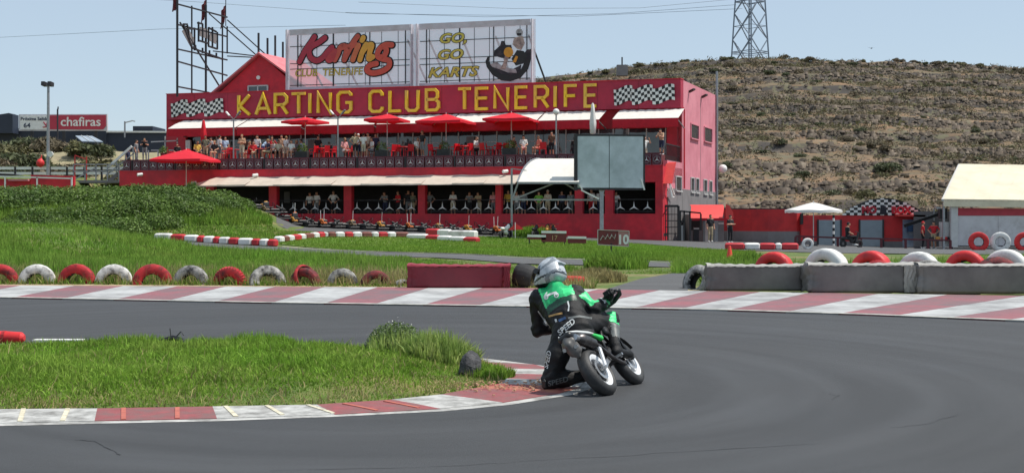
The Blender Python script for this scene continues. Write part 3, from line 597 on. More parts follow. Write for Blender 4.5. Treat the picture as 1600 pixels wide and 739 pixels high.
m_ylw = M('logo_yellow', S(196, 186, 84), .6, .12, 3); m_olive = M('logo_olive', S(70, 66, 40), .6, .1, 3)
def btext(parent, body, px, py, size, m, sh=.25, off=0, dv=.15, wx=1.): textpart('lettering', body, size, m, parent, bp(UP(px, VB - dv), VB - dv, ZP(py, px, VB - dv)), ang, upz, .01, sh, off, wx)
for m_, off, dv in ((m_blk, .06, .12), (m_ylw, .022, .16)):
    btext(b2, 'GO,', 707, 67, .95, m_, .25, off, dv, 1.25); btext(b2, 'GO', 702, 92.5, .95, m_, .25, off, dv, 1.3); btext(b2, 'KARTS', 706, 120, .95, m_, .3, off, dv, 1.28)
for m_, off, dv in ((m_olive, .02, .12), (m_ylw, .0, .16)): btext(b1, 'CLUB', 478, 119.5, .72, m_, .1, off, dv, 1.02); btext(b1, 'TENERIFE', 535, 117.8, .72, m_, .1, off, dv, 1.05)
# kart driver picture: layered flat cut-outs
def cut(parent, pts, m_, d, name='picture_piece'):
    mb = MB(); P = [bp(UP(660 + p[0] / 5.684, VB - d), VB - d, ZP(10 + p[1] / 5.684, 660 + p[0] / 5.684, VB - d)) for p in pts]; mb.add(P, [tuple(range(len(P)))]); mb.build(name, m_, parent)
def oval(cx, cy, rx, ry, n=24, rot=0): return [(cx + rx * math.cos(t) * math.cos(rot) - ry * math.sin(t) * math.sin(rot), cy + rx * math.cos(t) * math.sin(rot) + ry * math.sin(t) * math.cos(rot)) for t in [2 * math.pi * k / n for k in range(n)]]
m_pdk = M('print_dark', S(34, 32, 42), .6, .25, 3, col2=S(70, 64, 70), c2amt=.3, c2scale=3); m_pgr = M('print_grey', S(170, 170, 172), .6, .15, 3, col2=S(90, 90, 92), c2amt=.4, c2scale=3); m_por = M('print_orange', S(206, 150, 50), .6, .15, 3); m_pbr = M('print_brown', S(120, 80, 84), .6, .3, 2)
m_ptan = M('print_tan', S(176, 160, 150), .6, .2, 3, col2=S(110, 96, 96), c2amt=.4, c2scale=4)
cut(b2, [(560, 490), (575, 455), (605, 440), (590, 490), (640, 560), (720, 600), (800, 605), (870, 570), (905, 500), (900, 440), (930, 390), (965, 380), (972, 450), (940, 560), (870, 640), (780, 668), (700, 660), (620, 610), (570, 540)], m_blk, .12); cut(b2, [(635, 440), (640, 395), (690, 350), (700, 310), (730, 310), (740, 345), (790, 345), (800, 400), (780, 470), (700, 460)], m_pdk, .125); cut(b2, [(620, 520), (700, 545), (800, 560), (880, 520), (870, 585), (800, 612), (710, 605), (640, 570)], m_pdk, .13); cut(b2, oval(935, 430, 30, 48, 20, .3), m_pdk, .13)
cut(b2, [(600, 515), (660, 495), (720, 540), (830, 560), (840, 595), (760, 590), (680, 560), (620, 540)], m_pgr, .16)
cut(b2, [(735, 430), (770, 440), (740, 560), (690, 560), (720, 500)], m_ptan, .17); cut(b2, oval(765, 410, 42, 45), m_por, .18); cut(b2, [(815, 280), (890, 265), (910, 330), (880, 390), (840, 380), (800, 340), (810, 300)], m_ptan, .17); cut(b2, oval(862, 235, 32, 34), m_pgr, .18); cut(b2, [(838, 240), (880, 240), (876, 262), (842, 262)], m_pdk, .19)
cut(b2, [(790, 470), (840, 390), (900, 400), (930, 440), (900, 510), (830, 530)], m_blk, .15); cut(b2, [(800, 500), (830, 440), (850, 450), (830, 500)], m_por, .16)
# ---------------------------------------------------------------- old sign lattice on the left roof
lt = root('roof_sign_lattice', 'rusty steel lattice with an old outlined logo on the left roof', 'sign frame')
LA, LB = W(277, 143, 94.), W(355, 143, 99.); LA.z = 10.3; LB.z = 10.3
def lp(t, z): p = LA.lerp(LB, t); return Vector((p.x, p.y, z))
for t_, zt in ((0, 17.4), (.28, 17.2), (.56, 17.5), (.9, 16.4), (1., 16.2)):
    MB().bar(lp(t_, 10.3 if t_ < .95 else 14.1), lp(t_, zt), .14 if t_ in (0, .56) else .1).build('upright', m_dksteel, lt)
for z0, z1, a, b in ((17.1, 16.9, 0, 1), (15.6, 15.4, 0, 1), (13.8, 13.6, 0, 1), (12.9, 12.4, 0, 1), (11.05, 10.9, 0, .62)): MB().bar(lp(a, z0), lp(b, z1), .1).build('crossbar', m_dksteel, lt)
MB().bar(lp(.05, 15.8), lp(1., 10.6), .09).build('diagonal', m_dksteel, lt)
gA = bp(UP(405, 4), 4, 13.7); gB = bp(UP(432, 6), 6, 13.4)
for a, b in ((lp(1, 16.7), gB), (lp(.62, 16.9), gA), (lp(.7, 14.1), gA + Vector((0, 0, .1))), (lp(1, 13.9), gA)): MB().bar(a, b, .08).build('stay', m_dksteel, lt)
for t0, z0, t1, z1 in ((.12, 15.7, .3, 14.0), (.18, 15.4, .34, 15.5), (.34, 15.6, .34, 13.9), (.4, 16.0, .5, 16.0), (.42, 16.1, .42, 14.6), (.5, 16.0, .5, 14.6), (.42, 14.7, .62, 14.6), (.62, 15.8, .62, 14.4), (.62, 15.8, .78, 15.6), (.7, 15.9, .7, 14.4), (.62, 14.4, .8, 14.3), (.8, 15.6, .8, 14.3), (.12, 15.7, .2, 15.75), (.2, 15.7, .24, 14.6), (.36, 14.0, .9, 13.6), (.36, 14.3, .36, 14.0), (.5, 14.2, .5, 13.8), (.64, 14.1, .64, 13.7), (.78, 14.0, .78, 13.6), (.3, 14.0, .36, 14.3)):
    MB().bar(lp(t0, z0) + Vector((0, -.1, 0)), lp(t1, z1) + Vector((0, -.1, 0)), .12).build('logo_tube', m_dksteel, lt)
for t0, z0, t1, z1 in ((.14, 15.4, .3, 14.4), (.44, 15.4, .6, 15.3), (.64, 15.2, .78, 15.0)): MB().bar(lp(t0, z0) + Vector((0, -.05, 0)), lp(t1, z1) + Vector((0, -.05, 0)), .04, .7).build('logo_panel', m_grey, lt)
m_flag = M('flag_maroon', S(120, 60, 66), .8, .2, 3, trans=.2)
for t_, z_, lb in ((0.01, 18.1, 'dark red flag above the left upright of the roof lattice'), (.57, 18.0, 'furled dark red flag on the middle lattice mast'), (.97, 17.9, 'dark red flag on the right mast of the roof lattice')):
    p = lp(t_, z_); rows = [[p + Vector((-.05 * i - .06 * j * .3, .12 * math.sin(i * 1.7 + j), -.35 * j - .08 * i * (1 if t_ > .5 else .3))) * 1. for j in range(5)] for i in range(8)]
    r_ = root('flag', lb, 'flag'); MB().grid(rows).build('cloth', m_flag, r_, smooth=True); MB().tube([lp(t_, 16.2), p + Vector((0, 0, .4))], .035, 6).build('pole', m_dksteel, r_)
# ================================================================ VEGETATION, HILL
def blades(n, x, y, z, h, w_, lean=.5, seg2=False):
    a = rng.uniform(0, 2 * np.pi, n); la = rng.uniform(0, 2 * np.pi, n); l = np.abs(rng.normal(0, lean, n)) * h
    wx, wy = np.cos(a) * w_ / 2, np.sin(a) * w_ / 2; tx, ty = np.cos(la) * l, np.sin(la) * l
    b0 = np.stack([x - wx, y - wy, z - .01], 1); b1 = np.stack([x + wx, y + wy, z - .01], 1); tip = np.stack([x + tx, y + ty, z + h * np.clip(1 - .25 * (l / np.maximum(h, 1e-4)), .4, 1)], 1)
    if not seg2:
        V = np.stack([b0, b1, tip], 1).reshape(-1, 3); return V, np.arange(3 * n).reshape(-1, 3)
    mid = np.stack([tx * .35, ty * .35, h * .55], 1); m0 = b0 * 1 + mid; m1 = b1 * 1 + mid
    V = np.stack([b0, b1, m0, m1, tip], 1).reshape(-1, 3); i = np.arange(n)[:, None] * 5
    F = np.concatenate([i + [0, 1, 3], i + [0, 3, 2], i + [2, 3, 4]]); return V, F
def join(L_):
    V, F, o = [], [], 0
    for v, f in L_: V.append(v); F.append(f + o); o += len(v)
    return np.concatenate(V), np.concatenate(F)
m_gr1 = M('grass_blade', (.165, .31, .03), .7, .35, 2.5, col2=(.28, .38, .07), c2amt=.4, c2scale=.9, trans=.38, island=.45, spec=.25, sharp=.2)
m_gr2 = M('bank_grass_blade', (.15, .30, .034), .7, .35, .9, col2=(.25, .33, .07), c2amt=.4, c2scale=.3, trans=.38, island=.45, spec=.2, sharp=.25)
m_dry = M('dry_grass_blade', (.34, .29, .13), .8, .3, 3, trans=.3, island=.4, spec=.2)
m_hedge = M('hedge_leaf', (.07, .13, .026), .55, .4, 1.2, col2=(.16, .24, .045), c2amt=.42, c2scale=.5, trans=.25, island=.5, spec=.35, sharp=.2)
# island lawn
n = 230000; x = rng.uniform(-7.5, .75, n); y = rng.uniform(10.2, 16.4, n)
k = poly_in(isl, x, y) & (np.abs(x) < y * .45); d = poly_dist(isl, x, y); nz = np.sin(x * 1.9 + 2) * np.sin(y * 2.3) + np.sin(x * .8 - y * 1.1)
k &= (d > .03) | (rng.random(n) < .5)
x, y, d, nz = x[k], y[k], d[k], nz[k]; h = rng.gamma(5, .0068, len(x)) * (.55 + .6 * sst(.05, .9, d)) * (1 + .25 * nz)
back = sst(13.9, 15.2, y); h *= 1 + .9 * back * sst(-6, -2, -np.abs(x + 2.2))
put('island_grass', rawmesh('island_grass', *blades(len(x), x, y, hisl(x, y), h, rng.uniform(.007, .013, len(x)), .8, True), m_gr1), kind='stuff', label='short green grass covering the island inside the corner')
n = 42000; x = rng.uniform(-7, .75, n); y = rng.uniform(10.3, 15.5, n); d = poly_dist(isl, x, y); k = poly_in(isl, x, y) & (rng.random(n) < np.exp(-d * 3) * .8 + .05 + .2 * (np.sin(x * 2.1 + 1) * np.sin(y * 2.7) > .55)); x, y = x[k], y[k]
put('dry_grass', rawmesh('dry_grass', *blades(len(x), x, y, hisl(x, y), rng.gamma(4, .014, len(x)), rng.uniform(.005, .01, len(x)), .9, True), m_dry), kind='stuff', label='straw coloured dry blades along the edge of the island lawn')
def tuft(name, label, cat, c, r, h, n, mat, wid=.01, lean=.5, cols=None, zf=None):
    rr = r * np.sqrt(rng.random(n)); a = rng.uniform(0, 6.283, n); x = c[0] + rr * np.cos(a); y = c[1] + rr * np.sin(a); z = (zf or hz)(x, y)
    hh = h * rng.uniform(.45, 1.1, n) * (1 - .5 * (rr / r) ** 2)
    return put(name, rawmesh(name, *blades(n, x, y, z, hh, rng.uniform(.6, 1.3, n) * wid, lean, True), mat), label=label, cat=cat)
m_weed = M('weed_leaf', (.26, .38, .08), .65, .3, 5, col2=(.42, .46, .16), c2amt=.4, c2scale=5, trans=.35, island=.4)
m_wflow = M('weed_flower', (.6, .6, .55), .8, .2, 9)
def leafclump(c, r, n, ls, zf=None, flat=.7, low=0):
    u = rng.normal(size=(n, 3)); u /= np.linalg.norm(u, axis=1)[:, None]; u[:, 2] = np.abs(u[:, 2]) if low == 0 else u[:, 2]
    p = u * (rng.uniform(.45, 1, n) ** .6)[:, None] * np.array(r) + np.array(c); nv = u + rng.normal(0, .7, (n, 3)); nv /= np.linalg.norm(nv, axis=1)[:, None]
    t = np.cross(nv, rng.normal(size=(n, 3))); t /= np.linalg.norm(t, axis=1)[:, None]; b = np.cross(nv, t); s = ls * rng.uniform(.6, 1.4, n)[:, None]
    V = np.stack([p - t * s, p - b * s * flat * .5 + nv * s * .1, p + t * s, p + b * s * flat * .5 + nv * s * .1], 1).reshape(-1, 3); return V, np.arange(4 * n).reshape(-1, 4)
wc = gp((618, 566)); wr = root('flowering_weed', 'dark leafy weed with tiny pale flowers at the back of the island', 'weed')
put('foliage', rawmesh('foliage', *leafclump((wc.x, wc.y, .13), (.36, .3, .34), 2600, .022), M('weed_dark', (.12, .18, .055), .65, .3, 5, trans=.35, island=.4)), wr)
put('flowers', rawmesh('flowers', *leafclump((wc.x, wc.y, .16), (.37, .3, .36), 160, .011), m_wflow), wr); wr['label'] = wr['label']
c = gp((690, 573)); tuft('tall_grass_tuft', 'tall bright green grass tuft left of the dark stone', 'grass tuft', c, .42, .37, 2600, m_weed, .016, .35, zf=hisl)
c = gp((630, 568)); tuft('tall_grass_tuft', 'tall grass growing through the flowering weed', 'grass tuft', c, .4, .34, 900, m_weed, .013, .3, zf=hisl)
c = gp((760, 590)); tuft('tall_grass_tuft', 'low green grass tuft wrapped round the dark stone', 'grass tuft', c, .3, .16, 1300, m_gr1, .012, .5, zf=hisl)
for px, py, lb, rr, hh in ((400, 549, 'green grass tuft in the middle of the island rear edge', .5, .26), (430, 551, 'dark tuft right of the middle rear tuft', .3, .2), (215, 551, 'grass hump left of the black debris', .6, .2), (320, 549, 'grass tuft right behind the black debris', .3, .17), (500, 553, 'low tuft left of the flowering weed', .4, .14)):
    tuft('grass_tuft', lb, 'grass tuft', gp((px, py)), rr, hh, 1600, m_gr1, .012, .4, zf=hisl)
# stone on the island and black debris
m_rock = M('lava_rock', (.045, .045, .05), .85, .3, 12, col2=(.12, .12, .12), c2amt=.3, c2scale=9, bump=.9, bscale=30)
def rockmesh(name, r, seed, mat, sub=3):
    bm = bmesh.new(); bmesh.ops.create_icosphere(bm, subdivisions=sub, radius=1); g = np.random.default_rng(seed); dirs = g.normal(size=(9, 3)); dirs /= np.linalg.norm(dirs, axis=1)[:, None]; off = g.uniform(.62, .95, 9)
    for v in bm.verts:
        p = np.array(v.co); s = 1.
        for d_, o_ in zip(dirs, off):
            q = p @ d_
            if q > o_: s = min(s, o_ / q)
        p = p * s + g.normal(0, .018, 3); v.co = p * np.array(r)
    me = bpy.data.meshes.new(name); bm.to_mesh(me); bm.free(); me.materials.append(mat); return me
c = gp((735, 592)); put('stone', rockmesh('stone', (.13, .11, .19), 9, m_rock, 2), loc=(c.x, c.y, .13), rot=(.15, .25, .9), label='dark upright lava stone at the tip of the grass island', cat='stone')
db = root('black_debris', 'broken black plastic bits lying on the rear of the island', 'debris'); c = gp((270, 552)); c.z = .13
MB().tube([c + Vector((-.18, 0, .02)), c + Vector((0, .02, .06)), c + Vector((.1, 0, .03)), c + Vector((.17, -.02, -.02))], [.02, .035, .04, .015], 6).build('shell', m_blk, db); MB().tube([c + Vector((-.02, 0, .05)), c + Vector((-.04, .02, .17))], .006, 4).tube([c + Vector((.03, 0, .06)), c + Vector((.09, .03, .13)), c + Vector((.13, 0, .09))], .008, 4).build('prongs', m_blk, db)
# bank grass behind the left tyres
def scatter(n, x0, x1, y0, y1):
    y = np.sqrt(rng.uniform(y0 ** -1., y1 ** -1., n) ** -2.) if False else 1 / rng.uniform(1 / y1, 1 / y0, n); t = rng.uniform(x0, x1, n); return (t - CXP) / FPX * y, y
def front_y(x): return np.interp(x, [p.x for p in far], [p.y for p in far])
x, y = scatter(200000, -60, 1115, 28.5, 66); px = x / y * FPX + CXP
bn, bf = np.array([[p.x, p.y] for p in bt_n]), np.array([[p.x, p.y] for p in bt_f])
k = (y > front_y(x) + .45) & (y < np.interp(x, bn[:, 0], bn[:, 1]) - .1) | ((px < 215) & (y > 30))
k &= ~((px > 930) & (y < 36.2))
x, y, px = x[k], y[k], px[k]; z = hz(x, y); nz = np.sin(x * 1.3) * np.cos(y * .7) + np.sin(x * .5 + y * .4)
ht = np.where(px < 640, .25, .17) * (1 + .35 * nz) * rng.uniform(.4, 1.2, len(x)) * np.where(y < front_y(x) + 1.2, .55, 1)
ht *= np.where((px > 640) & (y > 33), .5, 1) * np.where((px > 300) & (y > np.interp(x, bn[:, 0], bn[:, 1]) - 5), .35, 1)
put('bank_grass', rawmesh('bank_grass', *blades(len(x), x, y, z, ht, rng.uniform(.02, .05, len(x)), .45), m_gr2), kind='stuff', label='long green grass on the bank behind the left tyre row')
k = (rng.random(len(x)) < .5) & (y < front_y(x) + 3.5); x2, y2 = x[k], y[k]
put('dry_bank_grass', rawmesh('dry_bank_grass', *blades(len(x2), x2, y2, hz(x2, y2), rng.uniform(.1, .4, len(x2)), rng.uniform(.015, .03, len(x2)), .55), m_dry), kind='stuff', label='dry straw mixed into the grass right behind the tyres')
# lawn short blades
x, y = scatter(150000, 400, 1180, 43.5, 78); la, lb_ = np.array([[p.x, p.y] for p in la_n]), np.array([[p.x, p.y] for p in la_f])
k = (y > np.interp(x, la[:, 0], la[:, 1])) & (y < np.interp(x, lb_[:, 0], lb_[:, 1])); x, y = x[k], y[k]
m_lwn = M('lawn_blade', (.17, .33, .036), .7, .25, .5, col2=(.20, .25, .05), c2amt=.4, c2scale=.25, trans=.38, island=.3, spec=.2, sharp=.25)
put('lawn_grass', rawmesh('lawn_grass', *blades(len(x), x, y, hz(x, y) + .02, rng.uniform(.05, .16, len(x)), rng.uniform(.03, .06, len(x)), .5), m_lwn), kind='stuff', label='short mown grass of the lawn before the club house')
# strips of grass right of the opening, behind the grey blocks
x, y = scatter(50000, 1050, 1700, 29.5, 52); px = x / y * FPX + CXP; k = (y > front_y(x) + 1.2) & ((px > 1095) | (y > 36)) & ~((px > 1090) & (px < 1300) & (y > 42)) & (y < np.interp(px, [1050, 1110, 1300, 1700], [44, 42, 40, 50])); x, y = x[k], y[k]
put('verge_grass', rawmesh('verge_grass', *blades(len(x), x, y, hz(x, y), rng.uniform(.08, .42, len(x)), rng.uniform(.02, .045, len(x)), .5), m_gr2), kind='stuff', label='rough grass and weeds behind the grey barrier blocks')
for px, py, rr, hh, lb in ((962, 419, 1.0, .66, 'round green bush below the number ten board'), (1125, 452, .4, .5, 'weed tuft left of the first grey block'), (880, 438, .7, .45, 'grass tuft behind the rider right of the black tyre'), (930, 440, .8, .4, 'dry grass tuft at the corner of the link road')):
    tuft('grass_clump', lb, 'grass clump', gp((px, py)), rr, hh, 2600, m_gr2 if hh > .42 else m_dry, .04, .35)
c = G(835, 371); tuft('grass_clump', 'bright grass clump before the parked bikes', 'grass clump', c, 1.3, .8, 2500, m_lwn, .08, .4)
c = G(1172, 412); tuft('grass_clump', 'weed clump right of the orange cone', 'grass clump', c, .9, .45, 1500, m_gr2, .04, .4)
# hedge on the berm: leafy mounds
hg = []
hp = [(px, Y, hw, hh) for px, Y, hw, hh in [(-60, 74, 3, 1.3), (0, 74, 3, 1.3), (60, 75, 2.8, 1.3), (120, 75, 2.6, 1.3), (170, 75, 2.4, 1.35), (220, 76, 2.4, 1.5), (265, 76, 2.2, 1.5), (300, 77, 2., 1.4), (330, 77, 1.7, 1.1), (355, 76, 1.2, .8), (20, 68, 2.2, 1.1), (95, 68, 2., 1.2), (150, 69, 1.7, 1.2), (200, 68, 1.5, 1.3), (250, 71, 1.6, .9), (300, 73, 1.6, .9), (-40, 68, 2, 1.2), (60, 70, 2.2, 1.4), (130, 71, 2.2, 1.4), (180, 72, 2, 1.4), (225, 73, 2, 1.3), (270, 74, 1.9, 1.1), (325, 75, 1.6, .9), (345, 79, 1.6, 1.2), (370, 80, 1.3, .8)]]
for px, Y, hw, hh in hp:
    c = XG(px, Y); hg.append(leafclump((c.x, c.y, c.z - .2), (hw, hw * .8, hh), int(5200 * hw / 2.4), .085))
hroot = root('hedge', 'dense dark green hedge along the grassy berm at left', 'hedge')
put('foliage', rawmesh('foliage', *join(hg), m_hedge), hroot); mb = MB()
for px, Y, hw, hh in hp: c = XG(px, Y); mb.tube([c + Vector((0, 0, -.3)), c + Vector((.1, 0, hh * .6))], [.09, .03], 5)
mb.build('stems', M('bark', (.09, .065, .045), .9, .3, 9), hroot)['kind'] = 'stuff'
x, y = scatter(66000, -60, 490, 64, 80); px = x / y * FPX + CXP; k = (hz(x, y) > .3) & ((px < 240) | (y > 66.5)) & ~((px > 425) & (y > 76.5 - .012 * (px - 425))); x, y, px = x[k], y[k], px[k]; bf_ = np.where(hz(x, y) > 1.05, 1, .25)
put('berm_grass', rawmesh('berm_grass', *blades(len(x), x, y, hz(x, y), rng.uniform(.15, .6, len(x)) * bf_, rng.uniform(.05, .1, len(x)), .45), m_gr2), kind='stuff', label='thick green grass covering the berm below the hedge')
c = XG(300, 78.5); tuft('cypress_shrub', 'dark narrow shrub at the gap of the hedge', 'shrub', c, .6, 1.5, 1200, m_hedge, .12, .15)
# ---------------------------------------------------------------- terraced hill
def fbm(x, y, s, seed):
    g = np.random.default_rng(seed); out = 0
    for o in range(5):
        a = g.uniform(0, 6.28, 4); f = s * 1.9 ** o
        out = out + .55 ** o * (np.sin(x * f * np.cos(a[0]) + y * f * np.sin(a[0]) + a[1]) * np.sin(x * f * np.cos(a[2]) - y * f * np.sin(a[2]) + a[3]))
    return out
RPX = [(420, 318), (560, 250), (690, 150), (760, 128), (840, 119), (900, 114), (960, 110), (1020, 103), (1080, 100), (1150, 98), (1200, 95), (1300, 96), (1400, 100), (1500, 105), (1600, 111), (1800, 122), (2100, 150)]
HY0, HY1 = 101., 200.
def hillz(x, y):
    px = x / y * FPX + CXP; ry = np.interp(px, [p[0] for p in RPX], [p[1] for p in RPX]); zr_ = HC + (HYP - ry) * HY1 / FPX; z0 = .6
    t = np.clip((y - HY0 - 1.5 * fbm(x, y, .04, 3)) / (HY1 - HY0), 0, 1.0); zz = t * 12 + .2 * fbm(x, y, .03, 8); fl = np.floor(zz); fr = zz - fl; st = fl + np.where(fr < .86, fr * .54, .4644 + (fr - .86) * 3.826)
    return z0 + (zr_ - z0) * np.clip(st / 12, 0, 1.04) + .25 * fbm(x, y, .22, 5) * sst(0, .05, t) - np.maximum(0, y - HY1 - 4) * .12
hx = np.linspace(-45, 150, 360); hy = np.linspace(98, 262, 300); XX, YY = np.meshgrid(hx, hy, indexing='ij'); ZZ = hillz(XX, YY)
q = (np.arange(359)[:, None] * 300 + np.arange(299)[None]).ravel()
m_hill = M('hill_soil', (.215, .13, .07), .95, .3, .6, bump=1., bscale=4, col2=(.115, .09, .05), c2amt=.5, c2scale=.16, sharp=.12)
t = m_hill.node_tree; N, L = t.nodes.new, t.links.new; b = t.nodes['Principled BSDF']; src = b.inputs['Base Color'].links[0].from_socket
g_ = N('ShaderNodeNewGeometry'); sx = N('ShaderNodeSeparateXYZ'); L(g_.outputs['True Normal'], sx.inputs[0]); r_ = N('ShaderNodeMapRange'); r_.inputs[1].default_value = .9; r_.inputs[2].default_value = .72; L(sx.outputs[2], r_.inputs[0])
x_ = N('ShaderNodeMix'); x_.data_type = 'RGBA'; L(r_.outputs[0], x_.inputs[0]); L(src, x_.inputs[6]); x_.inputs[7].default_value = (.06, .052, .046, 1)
n_ = N('ShaderNodeTexNoise'); n_.inputs['Scale'].default_value = .9; n_.inputs['Detail'].default_value = 8; L(g_.outputs['Position'], n_.inputs['Vector']); r3 = N('ShaderNodeMapRange'); r3.inputs[1].default_value = .54; r3.inputs[2].default_value = .62; L(n_.outputs[0], r3.inputs[0])
x3 = N('ShaderNodeMix'); x3.data_type = 'RGBA'; L(r3.outputs[0], x3.inputs[0]); L(x_.outputs[2], x3.inputs[6]); x3.inputs[7].default_value = (.125, .115, .068, 1); L(x3.outputs[2], b.inputs['Base Color'])
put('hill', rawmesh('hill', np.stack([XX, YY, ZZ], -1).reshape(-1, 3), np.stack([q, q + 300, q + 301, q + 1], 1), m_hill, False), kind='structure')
# stones of the terrace walls and loose stones
m_hst = M("hill_stone", (.095, .072, .054), .9, .35, 1.3, col2=(.2, .165, .125), c2amt=.34, c2scale=2, island=.5)
bx = np.array([[-1, -1, -1], [1, -1, -1], [1, 1, -1], [-1, 1, -1], [-.7, -.7, 1], [.7, -.8, 1], [.8, .7, 1], [-.7, .8, 1]], float); bfc = np.array([[0, 1, 5, 4], [1, 2, 6, 5], [2, 3, 7, 6], [3, 0, 4, 7], [4, 5, 6, 7]])
def stones(n, x, y, z, s):
    a = rng.uniform(0, 6.28, n); V = bx[None] * s[:, None, None] * rng.uniform(.5, 1.3, (n, 1, 3)) * np.array([1.2, 1, .6]) + rng.normal(0, .12, (n, 8, 3)) * s[:, None, None]
    c_, s_ = np.cos(a)[:, None], np.sin(a)[:, None]; X = V[..., 0] * c_ - V[..., 1] * s_; Y = V[..., 0] * s_ + V[..., 1] * c_; V = np.stack([X + x[:, None], Y + y[:, None], V[..., 2] + z[:, None]], -1)
    return V.reshape(-1, 3), (bfc[None] + 8 * np.arange(n)[:, None, None]).reshape(-1, 4)
n = 420000; px = rng.uniform(640, 1680, n); y = rng.uniform(103, 199, n); x = (px - CXP) / FPX * y; e = .6
sl_ = (hillz(x, y + e) - hillz(x, y - e)) / (2 * e); k = rng.random(n) < np.where(sl_ > .5, .12, .003) * (1 + .8 * np.sign(fbm(x, y, .1, 21))); x, y = x[k], y[k]
put('hill_stones', rawmesh('hill_stones', *stones(len(x), x, y, hillz(x, y), rng.gamma(2., .055, len(x)) + .05), m_hst), kind='stuff', label='dark volcanic stones of the ruined terrace walls on the hill')
# scrub: individual bushes for the largest, dry scrub cover as stuff
m_b = [M('scrub_olive', (.13, .125, .055), .8, .35, 1.5, trans=.2, island=.45), M('scrub_grey', (.15, .125, .08), .85, .3, 1.5, trans=.15, island=.45), M('scrub_green', (.085, .10, .045), .75, .35, 1.5, trans=.2, island=.45), M('scrub_brown', (.15, .12, .075), .85, .3, 1.5, trans=.15, island=.4)]
m_twig = M('twig', (.10, .08, .06), .9, .2, 5)
bmesh_ = []
for i in range(8):
    parts = [leafclump((rng.uniform(-.5, .5), rng.uniform(-.5, .5), rng.uniform(.1, .4)), (rng.uniform(.4, .8), rng.uniform(.4, .8), rng.uniform(.35, .65)), 170, .13) for _ in range(5)]
    bmesh_.append(rawmesh('scrub_crown', *join(parts), m_b[i % 4]))
stem_ = MB()
for k in range(5): a = k * 1.3; stem_.tube([(0, 0, -.2), (.3 * math.cos(a), .3 * math.sin(a), .35), (.6 * math.cos(a), .6 * math.sin(a), .8)], [.05, .03, .012], 4)
stem_ = stem_.mesh('scrub_stem', m_twig)
def bush(x, y, z, s, i, label, group=None):
    r_ = root('scrub_bush', label, 'bush', (x, y, z), rng.uniform(0, 6.28), group); r_.scale = (s * rng.uniform(.8, 1.3), s, s * rng.uniform(.7, 1.15)); put('crown', bmesh_[i], r_); put('stem', stem_, r_); return r_
random.seed(11)
def hlab(px, y, b):
    i, s = b; wh = ['above the roof billboards', 'above the club house sign', 'left of the power pylon', 'below the power pylon', 'above the white parasol', 'above the chequered hut', 'left above the shed', 'above the shed roof'][int(np.searchsorted([830, 1060, 1140, 1210, 1300, 1400, 1500], px))]
    return '%s %s scrub bush on the %s, %s' % (('small', 'middling', 'large')[(s > .5) + (s > .75)], ('olive', 'grey', 'green', 'brown')[i % 4], 'hill skyline' if y is None else ('lowest', 'lower', 'upper', 'highest')[int((y - 104) // 23)] + ' hill terraces', wh)
for i in range(120):                                   # crest
    px = 690 + (1640 - 690) * (i + random.random()) / 120; y = HY1 - random.uniform(0, 5); x = (px - CXP) / FPX * y
    bs_ = (random.choice((0, 1, 2, 0, 3)), random.uniform(.4, .9) * (1.35 if random.random() < .1 else 1)); bush(x, y, float(hillz(x, y)) - .1, bs_[1], bs_[0], hlab(px, None, bs_), 'bushes on the hill crest')
for i in range(170):
    px = random.uniform(1090, 1630) if i > 30 else random.uniform(860, 1090); y = random.uniform(106, 194); x = (px - CXP) / FPX * y
    bs_ = (random.randrange(8), random.uniform(.35, .85) * (1.6 if random.random() < .12 else 1)); bush(x, y, float(hillz(x, y)) - .1, bs_[1], bs_[0], hlab(px, y, bs_), 'bushes on the hill face')
n = 19000; px = rng.uniform(700, 1660, n); y = np.where(rng.random(n) < .07, rng.uniform(194, 201, n), rng.uniform(103, 199, n)); x = (px - CXP) / FPX * y; dens = sst(-.5, .7, fbm(x, y, .09, 31)); k = rng.random(n) < dens * .75 + .08; x, y = x[k], y[k]; z = hillz(x, y)
pc = [leafclump((a, b_, c_ - .05), (s, s, s * .7), 14, .16 * s + .05) for a, b_, c_, s in zip(x, y, z, rng.gamma(3, .13, len(x)) + .12)]
h_ = len(pc) // 3
for i in range(3): put('low_scrub', rawmesh('low_scrub', *join(pc[i * h_:(i + 1) * h_]), m_b[(3, 1, 0)[i]]), kind='stuff', label=('brown', 'grey', 'olive')[i] + ' low dry scrub covering the terraced hill')
# ================================================================ TYRES, BLOCKS, BARRIERS
m_tr = M('tyre_paint_red', S(176, 34, 40), .7, .2, 8, col2=S(60, 24, 26), c2amt=.36, c2scale=5, bump=.3, bscale=40)
m_trb = M('tyre_paint_bright_red', S(206, 40, 42), .55, .12, 6, col2=S(150, 36, 40), c2amt=.25, c2scale=4, bump=.2, bscale=30)
m_tw = M('tyre_paint_white', S(214, 212, 206), .7, .12, 8, col2=S(60, 58, 56), c2amt=.36, c2scale=6, bump=.3, bscale=40)
m_twb = M('tyre_paint_clean_white', S(222, 222, 218), .6, .08, 8, col2=S(160, 160, 158), c2amt=.3, c2scale=4)
m_twd = M('tyre_paint_worn_white', S(165, 163, 158), .75, .2, 8, col2=S(34, 33, 33), c2amt=.45, c2scale=6, bump=.4, bscale=40)
m_trd = M('tyre_paint_worn_red', S(128, 36, 40), .75, .25, 8, col2=S(40, 26, 27), c2amt=.45, c2scale=6, bump=.4, bscale=40)
m_rub = M('tyre_rubber', (.02, .02, .021), .75, .3, 12, bump=.3, bscale=60)
